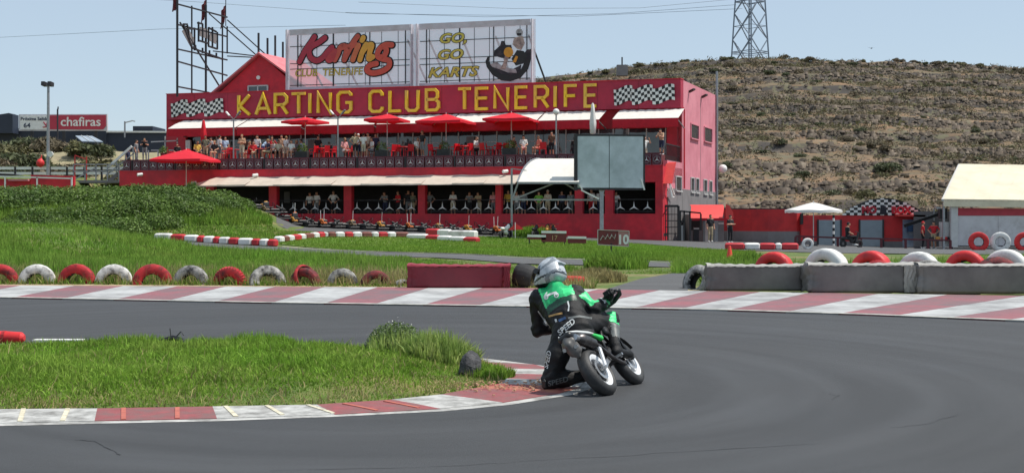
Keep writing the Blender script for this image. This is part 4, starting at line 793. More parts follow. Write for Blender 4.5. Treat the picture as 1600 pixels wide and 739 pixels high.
def tyre_mesh(ro, ri, wd, mat, lugs=0, name='tyre'):
    h = wd / 2; ns = 72
    prof = [(ri, -h * .55), (ri + .02, -h * .78), (ri + (ro - ri) * .35, -h * 1.0), (ri + (ro - ri) * .7, -h * .96), (ro - .035, -h * .84), (ro - .01, -h * .72), (ro, -h * .45), (ro + .004, 0), (ro, h * .45), (ro - .01, h * .72), (ro - .035, h * .84), (ri + (ro - ri) * .7, h * .96), (ri + (ro - ri) * .35, h), (ri + .02, h * .78), (ri, h * .55), (ri + .05, h * .3), (ri + .06, 0), (ri + .05, -h * .3)]
    prof.append(prof[0]); mb = MB(); vs, fs = [], []; k = len(prof)
    for j in range(ns):
        t = 2 * math.pi * j / ns
        for i, (r_, x_) in enumerate(prof):
            rr = r_ + (lugs if (j % 2 and 4 <= i <= 10) else 0) ; rr -= .004 if (lugs == 0 and 5 <= i <= 9 and j % 4 == 0) else 0
            vs.append((rr * math.cos(t), x_, rr * math.sin(t)))
    for j in range(ns):
        for i in range(k - 1): a, b = j * k, ((j + 1) % ns) * k; fs.append((a + i, b + i, b + i + 1, a + i + 1))
    mb.add(vs, fs); mb.mi = [1 if (f % (k - 1)) >= 13 or (f % (k - 1)) in (0, 2) and not lugs and (f // (k - 1)) % 9 < 7 and (f % (k - 1)) == 0 else 0 for f in range(len(fs))]; return mb.mesh(name, [mat, m_rub], smooth=2)
def tyre(px, pyb, w_px, mat, label, cz=.03, yaw=0., tilt=0., roll=0., wd=.26, lugs=0, dY=0, ri=.47, group='half buried tyres along the track'):
    Y = FPX * HC / (pyb - HYP) + dY; ro = w_px / 2 * Y / FPX; x = (px - CXP) * Y / FPX
    r_ = root('tyre', label, 'tyre', (x, Y, float(hz(x, Y)) + cz), 0, group); o = put('tyre_casing', tyre_mesh(ro, ro * ri, wd, mat, lugs), r_); o.rotation_euler = (tilt + random.uniform(-.12, .12), roll + random.uniform(0, 6), yaw + random.uniform(-.1, .1)) if not tilt else (tilt, roll, yaw); return r_
for a in [(0, 446, 56, m_tr, 'red half buried tyre at the left end of the row', .04, .1), (58, 446, 57, m_tw, 'white half buried tyre, second from the left end of the row', .03, .05), (120, 446, 58, m_tr, 'red half buried tyre, third from the left end of the row', .03, -.12), (178, 446, 57, m_tw, 'white half buried tyre, fourth from the left end of the row', .03, .18), (238, 446.5, 61, m_tr, 'broad red half buried tyre, fifth from the left end of the row', .02, .2), (298, 446.5, 57, m_twd, 'scuffed white half buried tyre, sixth from the left end of the row', .02, -.1),
          (359, 447, 52, m_tr, 'red half buried tyre with knobbly lugs, seventh from the left', .02, 0., 0, 0, .24, .028), (418, 447, 58, m_twd, 'blackened white tyre leaning sideways, eighth from the left', .03, .5, -.3), (477, 447, 50, m_trd, 'torn dark red tyre with a loose upper strip', .03, -.3, .1), (535, 447, 48, m_twd, 'worn black and white tyre, third left of the red block', .03, .1), (587, 447.5, 50, m_trd, 'dark worn red tyre sunk deep, next to the red block', -.02, .2)]:
    tyre(*a[:5], cz=a[5], yaw=a[6], tilt=a[7] if len(a) > 7 else 0, roll=a[8] if len(a) > 8 else 0, wd=a[9] if len(a) > 9 else .26, lugs=a[10] if len(a) > 10 else 0)
tyre(477, 447, 44, m_tr, 'loose red tyre strip curling over the torn tyre', .16, .9, -.3, wd=.1, ri=.8)
tyre(628, 448, 24, m_twd, 'small buried white tyre scrap left of the red block', -.02, .8, -.2)
tyre(820, 450, 40, m_rub, 'plain black tyre lying against the right end of the red block', .25, 1.2, .2, wd=.45, ri=.5, dY=.1); tyre(893, 446, 44, m_trb, 'flat red tyre lying behind the rider helmet', .1, 0, 1.45, wd=.22)
RT = dict(group='tyres stacked behind the grey blocks')
for a in [(1210, 452, 64, m_trb, 'red tyre standing behind the left grey block', .38, -.5, 0, .28), (1291, 452, 72, m_twb, 'large white tyre behind the joint of two grey blocks', .40, -.5, 0, .32), (1362, 453, 66, m_trb, 'red tyre behind the middle of the second grey block', .40, -.45, 0, .3), (1372, 455, 58, m_tr, 'darker red tyre in front of the bright red one behind the second block', .27, -.3, -.2, .25),
          (1436, 453, 66, m_twb, 'white tyre behind the gap between second and third block', .38, -.5, 0, .3), (1450, 456, 70, m_twd, 'dirty white tyre slumped over the gap between grey blocks', .26, -.3, -.7, .22), (1509, 453, 64, m_trb, 'red tyre behind the third grey block', .42, -.4, 0, .3), (1505, 457, 62, m_rub, 'black tyre lying low behind the third grey block', .22, -.2, -.5, .24), (1572, 453, 68, m_twb, 'white tyre at the right edge behind the third block', .42, -.5, 0, .3), (1558, 456, 70, m_trd, 'black and dark red tyre slumped on the third grey block', .30, -.2, -.6, .26), (1640, 453, 66, m_trb, 'red tyre just outside the right edge', .4, -.4, 0, .3)]:
    tyre(*a[:5], cz=a[5], yaw=a[6] * 1.5, tilt=a[7], wd=a[8] * 1.2, **RT)
tyre(1092, 453, 54, m_twd, 'black tyre with white top leaning left of the first grey block', .16, -.9, -.35, wd=.34, dY=.2, group=None)
for px, m_, lb in ((1529, m_trb, 'upright red tyre by the shed wall'), (1563, m_twb, 'upright white tyre by the shed wall'), (1601, m_trb, 'red tyre by the shed at the right edge')):
    p = XG(px, 62); r_ = root('tyre', lb, 'tyre', p + Vector((0, 0, .42)), 0, 'tyres before the shed'); put('tyre_casing', tyre_mesh(.48, .22, .24, m_), r_, rot=-.25)
p = XG(1262, 62); r_ = root('tyre', 'small white tyre standing by the maroon fence', 'tyre', p + Vector((0, 0, .28))); put('tyre_casing', tyre_mesh(.28, .13, .16, m_twb), r_)
# foam blocks wrapped in tarpaulin
def block(px0, px1, y0, y1, mat, label, dep=.62, yaw=0, wr=.02, seed=1, topmat=None, endw=0):
    Y = FPX * HC / (y1 - HYP); s_ = Y / FPX; wd = (px1 - px0) * s_; h = (y1 - y0) * s_ * .97; x = ((px0 + px1) / 2 - CXP) * s_
    r_ = root('barrier_block', label, 'barrier block', (x, Y + dep / 2, 0), yaw); g = np.random.default_rng(seed); bm = bmesh.new(); bmesh.ops.create_cube(bm, size=1)
    bmesh.ops.bevel(bm, geom=bm.edges[:], offset=.04, segments=3, affect='EDGES'); bmesh.ops.subdivide_edges(bm, edges=[e for e in bm.edges if e.calc_length() > .3], cuts=14, use_grid_fill=True)
    ph = g.uniform(0, 6, 8)
    for v in bm.verts:
        p = np.array(v.co); q = p * [wd, dep, h]; ed = abs(p[0]) * 2
        amp = wr * (.12 + 1.9 * max(0, (ed - .82) / .18)); wv = math.sin(q[0] * 7 + q[2] * 5 + ph[0]) * math.sin(q[2] * 9 + q[1] * 6 + ph[1]) + .6 * math.sin(q[0] * 17 + ph[2] + 3 * math.sin(q[2] * 11)) * math.sin(q[2] * 19 + q[1] * 15 + ph[3])
        nrm = p / max(np.abs(p).max(), 1e-6); q = q + nrm * amp * wv; q[2] += -.03 * (1 - (2 * p[0]) ** 2) * (p[2] > .2); v.co = q
    me = bpy.data.meshes.new('cover'); bm.to_mesh(me); bm.free(); me.materials.append(mat); me.polygons.foreach_set('use_smooth', [True] * len(me.polygons)); o = put('tarpaulin_cover', me, r_, (0, 0, h / 2 + .03))
    n = 44; rows = []                                       # top sheet with a ragged hem, coloured paler to paint in the sunlit top
    for i in range(n + 1):
        x_ = -wd / 2 - .01 + (wd + .02) * i / n; w1 = .5 * math.sin(i * .9 + ph[4]) + .5 * math.sin(i * 2.3 + ph[5]); sg = .03 * (1 - (2 * i / n - 1) ** 2)
        rows.append([(x_, -dep / 2 - .022, h - .012 - .013 * (1 + w1)), (x_, -dep / 2 - .02, h + .012 - sg * .3), (x_, -dep / 2 + .06, h + .043 - sg + .008 * w1), (x_, 0, h + .05 - sg + .01 * math.sin(i * 1.3)), (x_, dep / 2, h + .03 - sg)])
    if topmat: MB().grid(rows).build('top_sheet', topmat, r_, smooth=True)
    if endw:
        rows = []
        for i in range(17):
            rows.append([])
            for j in range(15):
                a, b = i / 16, j / 14; f_ = .02 * math.sin(a * 19 + 5 * math.sin(b * 7 + ph[6])) * math.sin(b * 15 + ph[7] + 3 * a) + .012 * math.sin(a * 41 + b * 23); rows[-1].append((wd / 2 - endw + (endw + .02) * a, -dep / 2 - .04 - f_, .05 + (h - .06) * b))
        MB().grid(rows).build('crumpled_end', topmat, r_, smooth=True)
    return r_
m_tarpr = M('tarp_red', S(126, 34, 48), .5, .08, 4, col2=S(104, 30, 42), c2amt=.3, c2scale=2, bump=.25, bscale=12)
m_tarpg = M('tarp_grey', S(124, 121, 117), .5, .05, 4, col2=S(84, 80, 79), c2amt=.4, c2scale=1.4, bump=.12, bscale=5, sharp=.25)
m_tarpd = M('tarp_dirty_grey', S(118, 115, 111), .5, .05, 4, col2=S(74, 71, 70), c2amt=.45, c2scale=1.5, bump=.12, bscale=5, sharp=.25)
m_tops = M('tarp_lit_top_grey', S(170, 167, 160), .5, .08, 6, col2=S(130, 127, 122), c2amt=.4, c2scale=3, bump=.2, bscale=14); m_topr = M('tarp_lit_top_red', S(140, 40, 54), .5, .08, 6)  # lighter than the covers: sunlight on the block tops put into the colour
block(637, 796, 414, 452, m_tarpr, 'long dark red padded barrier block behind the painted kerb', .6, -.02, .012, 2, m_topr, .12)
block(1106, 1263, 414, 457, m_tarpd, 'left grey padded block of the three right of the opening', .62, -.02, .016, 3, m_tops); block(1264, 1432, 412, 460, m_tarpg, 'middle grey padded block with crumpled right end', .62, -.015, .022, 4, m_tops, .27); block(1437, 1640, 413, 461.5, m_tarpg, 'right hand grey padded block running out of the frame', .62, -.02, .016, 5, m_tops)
# orange cone
p = G(1140, 411); cn = root('traffic_cone', 'orange traffic cone on the grass left of the tyres', 'cone', p); m_cone = M('cone_orange', S(226, 66, 44), .5, .1, 6)
MB().lathe([(.14, .03), (.13, .06), (.05, .56), (.035, .6), (0, .6)], n=16).build('cone_body', m_cone, cn, smooth=2); MB().box((0, 0, .02), (.36, .36, .04), 0, 0, .01).build('base', m_cone, cn)
MB().box((.35, .1, .02), (.7, .4, .035)).build('white_plate', m_wht, label='flat white plate on the grass behind the cone', cat='plate', loc=(p.x + .1, p.y + .4, p.z))
# number boards
m_brd = M('board_maroon', S(122, 48, 50), .6, .25, 6, col2=S(90, 44, 44), c2amt=.4, c2scale=6); m_num = M('number_grey', S(186, 178, 170), .6, .1, 6)
p = G(955, 400); nbd = root('number_board', 'maroon board with white number ten on a post', 'sign', p); Yb = p.y; q = lambda px, py, d=0: W(px, py, Yb) - p + Vector((0, d, 0))
def quadbox(mb, pts, d0, d1): return mb.prism([(i, 0) for i in range(4)], lambda a, b, d: pts[int(a)] + Vector((0, d, 0)), d0, d1)
pts = [q(934, 359), q(983, 361), q(982, 385), q(934, 382)]; quadbox(MB(), pts, 0, .05).build('board', m_brd, nbd); MB().tube([q(955, 404), q(955, 380)], .035, 6).build('post', m_blk, nbd)
quadbox(MB(), [q(966, 361, -.02), q(983, 361.5, -.02), q(982, 384.5, -.02), q(965.5, 383.5, -.02)], 0, .015).build('number_plate', M('plate_pink', S(170, 120, 116), .6, .15, 6), nbd)
mb = MB(); fr = [q(934, 359, -.03), q(983, 361, -.03), q(982, 385, -.03), q(934, 382, -.03)]
for i in range(4): mb.bar(fr[i], fr[(i + 1) % 4], .03)
mb.build('border', m_num, nbd); textpart('number', '10', .52, m_wht, nbd, q(973.3, 381, -.04), (1, 0, 0), (0, 0, 1), .008, 0, .02, .9)
mb = MB(); 
for k in range(3): mb.tube([q(938 + k * 7, 375 - k, -.03), q(942 + k * 7, 368, -.03), q(946 + k * 7, 373, -.03), q(950 + k * 6, 366, -.03)], .018, 4)
mb.build('script', m_num, nbd)['kind'] = 'stuff'
# small maroon boards near the pit exit
for px0, px1, y0, y1, lb in ((846, 885, 362.5, 378, 'maroon pit exit board with white top edge and logo'), (887, 916, 371, 380, 'low maroon board right of the pit exit board'), (824, 853, 368.5, 374, 'low white topped board left of the pit exit board')):
    b0 = 66.; r_ = root('pit_board', lb, 'board'); P = [W(px0, y0, b0), W(px1, y0 + .5, b0), W(px1, y1 + .5, b0), W(px0, y1, b0)]; quadbox(MB(), P, 0, .08).build('panel', m_brd, r_); MB().bar(P[0], P[1], .12).build('top_rail', m_wht, r_)
    for k in (0, 1): MB().bar(P[k] + Vector((.1 - .2 * k, .04, 0)), P[3 - k] + Vector((.1 - .2 * k, .04, -.5)), .07).build('leg', m_dksteel, r_)
textpart('logo', '17', .34, M('logo_gold', S(180, 150, 110), .5), bpy.data.objects['pit_board'], W(866, 375, 65.95), (1, 0, 0), (0, 0, 1), .01)
# kerb barrier blocks in rows
m_bw = M('barrier_white', S(224, 222, 218), .55, .08, 4, col2=S(170, 166, 160), c2amt=.3, c2scale=2); m_br = M('barrier_red', S(190, 44, 52), .55, .12, 4, col2=S(140, 50, 54), c2amt=.3, c2scale=2); m_brk = M('barrier_brown', S(118, 70, 60), .6, .2, 4)
ORD = ['first', 'second', 'third', 'fourth', 'fifth', 'sixth', 'seventh', 'eighth', 'ninth', 'tenth', 'eleventh', 'twelfth', 'thirteenth', 'fourteenth', 'fifteenth', 'sixteenth', 'seventeenth', 'eighteenth', 'nineteenth', 'twentieth', 'twenty first', 'twenty second', 'twenty third']
def brow(bd, yb, hgt, cols, where, Yfix=None):
    for i in range(len(bd) - 1):
        y0, y1 = [float(np.interp(x, *zip(*yb))) for x in (bd[i] + .4, bd[i + 1] - .4)]; a, b = (G(bd[i] + .3, y0), G(bd[i + 1] - .3, y1)) if Yfix is None else (XG(bd[i] + .3, Yfix(bd[i])), XG(bd[i + 1] - .3, Yfix(bd[i + 1])))
        c = cols[i % len(cols)]; d = (b - a); ln = d.length; mb = MB(); mb.box((0, 0, hgt / 2), (ln, .42, hgt), 0, 0, .07); nm = {'W': 'white', 'R': 'red', 'B': 'brown'}[c]
        r_ = root('kerb_barrier', '%s kerb barrier block, %s from the left in the %s' % (nm, ORD[i], where), 'kerb barrier', tuple((a + b) / 2), math.atan2(d.y, d.x), 'red and white barrier blocks'); mb.build('shell', {'W': m_bw, 'R': m_br, 'B': m_brk}[c], r_, smooth=2); MB().box((0, 0, hgt + .004), (ln * .6, .1, .02)).build('grip', {'W': m_bw, 'R': m_br, 'B': m_brk}[c], r_)
brow([243, 269, 290, 310, 320, 335, 344, 359, 374, 395, 407, 420, 433], [(243, 380), (300, 383), (360, 385), (433, 386)], .36, 'WR', 'row beside the berm', lambda px: np.interp(px, [243, 433], [63.5, 61.5]))
brow([433, 440, 448, 456, 467, 474, 487, 495, 505, 512, 524, 538, 551, 565, 580, 591, 605, 618, 638], [(433, 380), (500, 374), (560, 369), (640, 366.5)], .33, 'WBWR', 'curved row before the karts', lambda px: np.interp(px, [433, 500, 640], [65, 70.5, 72.5]))
brow([638, 668, 686, 705, 727, 747], [(638, 367), (747, 374)], .3, 'WRW', 'front log row before the karts', lambda px: np.interp(px, [638, 747], [71.5, 67.5])); brow([668, 686, 704, 744], [(668, 363), (744, 368)], .55, 'RWW', 'rear log row before the karts', lambda px: np.interp(px, [668, 744], [73, 70]))
brow([1133, 1163, 1187, 1211, 1221, 1247], [(1133, 389), (1247, 390)], .34, 'RWRWR', 'straight row near the kiosk', lambda px: 60.5)
p = gp((-30, 540)); tb = root('red_tube', 'red padded tube lying on the rear left of the island', 'tube'); MB().tube([p + Vector((-.8, 0, .11)), p + Vector((.3, 0, .11)), p + Vector((.52, 0, .1)), p + Vector((.56, 0, .1))], [.08, .08, .075, .04], 12).build('padding', m_trb, tb, smooth=2); MB().tube([p + Vector((.28, 0, .11)), p + Vector((.32, 0, .11))], .084, 12).build('strap', m_tr, tb)
MB().cor((p.x + .6, p.y + .15, .02), (p.x + 1.25, p.y + .3, .06)).build('white_strip', m_wht, label='flat white strip right of the red tube on the island', cat='strip')
# ================================================================ MOTORCYCLE AND RIDER
RCON = np.array([.93, 11.94, 0.]); HD = Vector((.35, .79, 0)).normalized(); LFT = Vector((-HD.y, HD.x, 0)); LEAN = R(36); WB = .85
BX = HD; BY = (LFT * math.cos(LEAN) - Vector((0, 0, 1)) * math.sin(LEAN)); BZ = (LFT * math.sin(LEAN) + Vector((0, 0, 1)) * math.cos(LEAN))
def bk(x, y, z): return Vector(RCON) + BX * x + BY * y + BZ * z
TK = lambda p: bk(p.x, p.y, p.z)
m_tyr = M('slick_tyre', (.024, .024, .025), .6, .2, 20, col2=(.05, .05, .05), c2amt=.35, c2scale=8, bump=.15, bscale=90); m_rim = M('rim_white', S(226, 228, 230), .35, .05, 6, coat=.3); m_alu = M('aluminium', S(176, 178, 180), .35, .12, 20, metal=.85)
m_eng = M('engine_grey', S(86, 86, 88), .5, .25, 30, metal=.5, col2=S(40, 40, 42), c2amt=.4, c2scale=12); m_bblk = M('bike_black_plastic', (.014, .014, .015), .4, .2, 12); m_bgrn = M('fairing_green', S(52, 200, 92), .35, .08, 8, coat=.4); m_bwht = M('fairing_white', S(222, 224, 222), .35, .06, 8, coat=.4); m_seat = M('seat_vinyl', (.02, .02, .021), .65, .2, 30, bump=.2, bscale=200)
m_exh = M('exhaust_steel', S(96, 92, 92), .4, .3, 10, metal=.8, col2=S(48, 44, 44), c2amt=.4, c2scale=9)
bike = root('motorcycle', 'small black, white and green racing motorcycle leaned over in the corner', 'motorcycle')
def wheel(name, x, r, wd, steer=0.):
    c = bk(x, 0, r); ax = BY
    T = lambda p: bk(x + p.x, p.y, r + p.z)
    wr_ = put(name, None, bike); prof = []
    for k in range(17): a = math.pi * (k / 16 - .5) ; prof.append((r - .058 + .058 * math.cos(a), wd / 2 * math.sin(a)))
    prof = [(r - .085, -wd * .36)] + prof + [(r - .085, wd * .36), (r - .085, -wd * .36)]
    n = 48; vs = []; fs = []; k = len(prof)
    def ring(prof, nm, m_, n=48):
        mb = MB(T); k = len(prof); vs = [(q * math.cos(2 * math.pi * j / n), y_, q * math.sin(2 * math.pi * j / n)) for j in range(n) for q, y_ in prof]
        mb.add(vs, [(j * k + i, ((j + 1) % n) * k + i, ((j + 1) % n) * k + i + 1, j * k + i + 1) for j in range(n) for i in range(k - 1)]); return mb.build(nm, m_, wr_, smooth=2)
    ring(prof, 'tyre', m_tyr); rr = r - .078
    ring([(rr, -wd * .4), (rr + .006, -wd * .36), (rr - .022, -wd * .3), (rr - .03, 0), (rr - .022, wd * .3), (rr + .006, wd * .36), (rr, wd * .4), (rr - .012, wd * .4), (rr - .04, wd * .24), (rr - .045, 0), (rr - .04, -wd * .24), (rr - .012, -wd * .4), (rr, -wd * .4)], 'rim', m_rim)
    ring([(.0, -.05), (.035, -.05), (.03, -.02), (.03, .02), (.035, .05), (0, .05)], 'hub', m_eng, 18)
    for s_ in range(5):
        a = s_ * 2 * math.pi / 5 + .4; mb = MB(T); mb.bar((.025 * math.cos(a), 0, .025 * math.sin(a)), ((rr - .035) * math.cos(a), 0, (rr - .035) * math.sin(a)), .03, .028); mb.build('spoke', m_rim if name == 'front_wheel' else m_eng, wr_)
    ring([(.07, -.058), (.1, -.058), (.1, -.054), (.07, -.054), (.07, -.058)], 'brake_disc', m_alu, 32); return wr_
wheel('rear_wheel', 0, .247, .135); wheel('front_wheel', WB, .245, .12)
K = lambda nm, m_, sm=2: (lambda mb: mb.build(nm, m_, bike, smooth=sm))
sw = MB(TK)
for s_ in (-1, 1): sw.bar((.0, s_ * .085, .247), (.20, s_ * .08, .3), .022, .045).bar((.2, s_ * .08, .3), (.36, s_ * .06, .33), .022, .05)
sw.build('swingarm', m_alu, bike); mb = MB(TK); mb.tube([(0, -.12, .247), (0, .12, .247)], .016, 10); mb.build('rear_axle', m_alu, bike)
mb = MB(TK); mb.bar((.0, -.105, .247), (.13, -.11, .44), .02, .035); mb.build('side_stay', m_rim, bike)
fr = MB(TK)
for s_ in (-1, 1): fr.tube([(.36, s_ * .06, .33), (.34, s_ * .09, .5), (.5, s_ * .09, .62), (.62, s_ * .03, .72)], .018, 8).tube([(.36, s_ * .07, .3), (.55, s_ * .07, .27), (.66, s_ * .03, .5), (.64, 0, .66)], .016, 8).tube([(.34, s_ * .08, .5), (.12, s_ * .08, .56), (-.04, s_ * .06, .6)], .014, 8)
fr.build('frame', m_bblk, bike, smooth=True)
mb = MB(TK); mb.box((.47, 0, .36), (.22, .2, .17), 0, 0, .03).box((.56, 0, .43), (.14, .13, .13), 0, 0, .03); 
for k in range(5): mb.box((.575, 0, .4 + .02 * k), (.17, .16, .006))
mb.tube([(.45, -.1, .34), (.45, -.135, .34)], .065, 16).tube([(.45, .1, .34), (.45, .135, .34)], .065, 16); mb.build('engine', m_eng, bike)
mb = MB(TK); mb.tube([(.62, -.02, .36), (.66, -.06, .26), (.5, -.1, .22), (.3, -.11, .3), (.14, -.11, .46), (.05, -.1, .52)], .02, 10); mb.build('exhaust_pipe', m_exh, bike, smooth=True)
mb = MB(TK); mb.tube([(.1, -.085, .5), (-.1, -.085, .575)], [.055, .06], 16).tube([(-.1, -.085, .575), (-.13, -.085, .587), (-.15, -.085, .594)], [.06, .05, .032], 16); ex = mb.build('muffler', m_exh, bike, smooth=2); mb = MB(TK); mb.tube([(-.148, -.085, .593), (-.2, -.085, .612)], .03, 14); mb.build('exhaust_tip', m_alu, bike)
# tail: grey rear mudguard, white green side panels, seat, tank
P = [ell((0, 0, 0), (.2, .09, .06))]
def blob(nm, m_, prims, h=.012, k=.03, parent=None, T=TK):
    V, F = surf(prims, h, k); V = np.array([T(Vector(v)) for v in V]); return put(nm, rawmesh(nm, V, F, m_, True), parent or bike)
blob('seat', m_seat, [seg((-.1, 0, .66), (.3, 0, .64), .05, .06), seg((-.08, .05, .65), (.3, .06, .63), .035, .04), seg((-.08, -.05, .65), (.3, -.06, .63), .035, .04)]); blob('fuel_tank', m_bblk, [ell((.44, 0, .68), (.17, .11, .1)), seg((.36, 0, .65), (.56, 0, .7), .07, .05)])
[MB(TK).tube([(-.22, e_ * .045, .695), (-.1, e_ * .085, .66), (.05, e_ * .12, .61), (.14, e_ * .128, .585)], [.006, .012, .014, .01], 8).build('tail_stripe', m_bwht, bike, smooth=True) for e_ in (-1, 1)]; blob('tail_fairing', m_bblk, [seg((-.2, -.04, .66), (.16, -.085, .58), .03, .04), seg((-.2, .04, .66), (.16, .085, .58), .03, .04), seg((-.2, -.04, .66), (-.2, .04, .66), .03, .03)]); blob('side_panel', m_bgrn, [seg((.13, -.118, .585), (.28, -.12, .525), .016, .03)])
blob('rear_mudguard', M('mudguard_grey', S(96, 94, 92), .45, .2, 8), [seg((-.2, 0, .62), (-.19, 0, .52), .05, .045), seg((-.24, 0, .58), (-.17, 0, .46), .04, .03), seg((-.2, .045, .6), (-.17, .04, .5), .03, .03), seg((-.2, -.045, .6), (-.17, -.04, .5), .03, .03)])
mb = MB(TK); mb.tube([(-.22, -.055, .53), (-.24, -.055, .53)], .02, 12); mb.tube([(-.22, .06, .56), (-.24, .06, .56)], .018, 12); mb.build('tail_bolt', m_alu, bike)
mb = MB(TK)
for s_ in (-1, 1): mb.tube([(WB, s_ * .085, .245), (.72, s_ * .085, .58)], .024, 12).tube([(.745, s_ * .085, .5), (.64, s_ * .085, .8)], .019, 10)
fk = mb.build('fork', m_bblk, bike, smooth=2); mb = MB(TK); mb.box((.66, 0, .74), (.06, .22, .025), 0, 0, .006).box((.69, 0, .66), (.06, .22, .03), 0, 0, .006); mb.build('fork_yoke', m_alu, bike)
mb = MB(TK); mb.tube([(WB, -.1, .245), (WB, .1, .245)], .012, 8); mb.build('front_axle', m_alu, bike)
mb = MB(TK); rows = []
for k in range(13):
    a = R(25 + 120 * k / 12); rows.append([(WB + .27 * math.cos(a) * (1 if j != 1 else 1.02), y_, .245 + .27 * math.sin(a)) for j, y_ in enumerate((-.065, 0, .065))])
mb.grid(rows); mb.build('front_mudguard', m_bblk, bike, smooth=True)
mb = MB(TK); mb.tube([(.6, -.37, .86), (.61, -.24, .865), (.65, -.1, .8), (.65, .1, .8), (.61, .24, .865), (.6, .37, .86)], .012, 8); hb = mb.build('handlebar', m_bblk, bike, smooth=True)
for s_ in (-1, 1):
    mb = MB(TK); mb.tube([(.6, s_ * .39, .86), (.605, s_ * .27, .864)], .018, 10); mb.build('grip', m_seat, bike, smooth=True)
    mb = MB(TK); mb.tube([(.6, s_ * .4, .86), (.66, s_ * .42, .85), (.74, s_ * .38, .83), (.77, s_ * .28, .81), (.74, s_ * .17, .8), (.66, s_ * .12, .8)], [.014, .02, .026, .028, .024, .016], 8); mb.build('hand_guard', m_bblk, bike, smooth=True)
    mb = MB(TK); mb.tube([(.63, s_ * .21, .86), (.68, s_ * .28, .855), (.68, s_ * .38, .85)], .007, 6); mb.build('lever', m_alu, bike)
    mb = MB(TK); mb.tube([(.33, s_ * .08, .3), (.33, s_ * .2, .29)], .014, 8); mb.build('foot_peg', m_alu, bike)
blob('number_shroud', m_bblk, [ell((.74, 0, .74), (.03, .11, .1)), ell((.72, 0, .66), (.03, .07, .06))])
for s_ in (-1, 1): blob('tank_shroud', m_bblk, [seg((.5, s_ * .11, .62), (.64, s_ * .12, .56), .035, .03), seg((.5, s_ * .115, .57), (.58, s_ * .12, .52), .03, .02)])
mb = MB(TK); mb.tube([(.36, .0, .36), (.22, 0, .5)], .04, 10); 
for k in range(6): mb.tube([(.35 - .02 * k, 0, .37 + .0186 * k), (.345 - .02 * k, 0, .375 + .0186 * k)], .048, 10)
mb.build('shock_absorber', m_eng, bike); mb = MB(TK); mb.tube([(.6, -.2, .86), (.7, -.16, .7), (.76, -.1, .4), (WB, -.09, .28)], .006, 5).tube([(.62, -.12, .83), (.56, -.1, .78), (.5, -.06, .72)], .006, 5); mb.build('cables', m_bblk, bike)
mb = MB(TK)
for z in (.287, .21): mb.bar((0, .07, z), (.42, .075, z + .09 if z > .25 else z + .08), .012, .012)
mb.build('chain', m_exh, bike)
# ---------------------------------------------------------------- rider: one continuous leather body
J = dict(pel=(.60, 12.5, .575), lum=(.565, 12.58, .69), che=(.50, 12.73, .82), nek=(.45, 12.87, .94), rs=(.645, 12.75, .905), ls=(.245, 12.93, .845), re=(.80, 12.66, .765), rw=(.965, 12.83, .83), le=(.262, 12.95, .53), lw=(.51, 13.0, .54),
         rh=(.67, 12.5, .59), rk=(.985, 12.83, .645), ra=(1.0, 12.52, .42), lh=(.515, 12.49, .555), lk=(.362, 12.37, .095), la=(.745, 12.48, .14))
J = {k: np.array(v) + np.array([.0, -.1, -.01]) for k, v in J.items()}; mid = lambda a, b, t: J[a] * (1 - t) + J[b] * t
sh = J['rs'] - J['ls']; shn = sh / np.linalg.norm(sh); tor = J['nek'] - J['pel']; torn = tor / np.linalg.norm(tor); bkd = np.cross(shn, torn); bkd = bkd if bkd[1] < 0 else -bkd; bkd /= np.linalg.norm(bkd)
prims = [seg(J['pel'] - shn * .055, J['pel'] + shn * .055, .125, .125), seg(J['pel'], J['lum'], .145, .14), seg(J['lum'] - shn * .08, J['che'] - shn * .09, .118, .128), seg(J['lum'] + shn * .05, J['che'] + shn * .075, .115, .125), seg(J['ls'] + shn * .05, J['rs'] - shn * .05, .095, .095), seg(J['che'], J['nek'], .12, .075), seg(J['nek'], J['nek'] + np.array([-.035, .05, .08]), .066, .064),
         seg(J['che'] + bkd * .085, J['nek'] + bkd * .06, .06, .05),                      # back hump
         seg(J['rs'], J['re'], .075, .06), seg(J['re'], mid('re', 'rw', .45), .062, .058), seg(mid('re', 'rw', .45), J['rw'], .056, .042), seg(J['ls'], J['le'], .075, .06), seg(J['le'], J['lw'], .06, .042),
         seg(J['rh'], mid('rh', 'rk', .5), .115, .096), seg(mid('rh', 'rk', .5), J['rk'], .096, .072), seg(J['rk'], mid('rk', 'ra', .4), .066, .066), seg(mid('rk', 'ra', .4), J['ra'], .064, .05), seg(J['lh'], mid('lh', 'lk', .5), .12, .106), seg(mid('lh', 'lk', .5), J['lk'], .106, .078), seg(J['lk'], mid('lk', 'la', .4), .074, .074), seg(mid('lk', 'la', .4), J['la'], .072, .056), seg(J['ls'] + shn * .07, J['pel'] - shn * .08, .09, .12)]
V, F = surf(prims, .0125, .045)
def dseg(P, a, b): d = b - a; t = np.clip(((P - a) @ d) / (d @ d), 0, 1); return np.linalg.norm(P - a - t[:, None] * d, axis=1), t
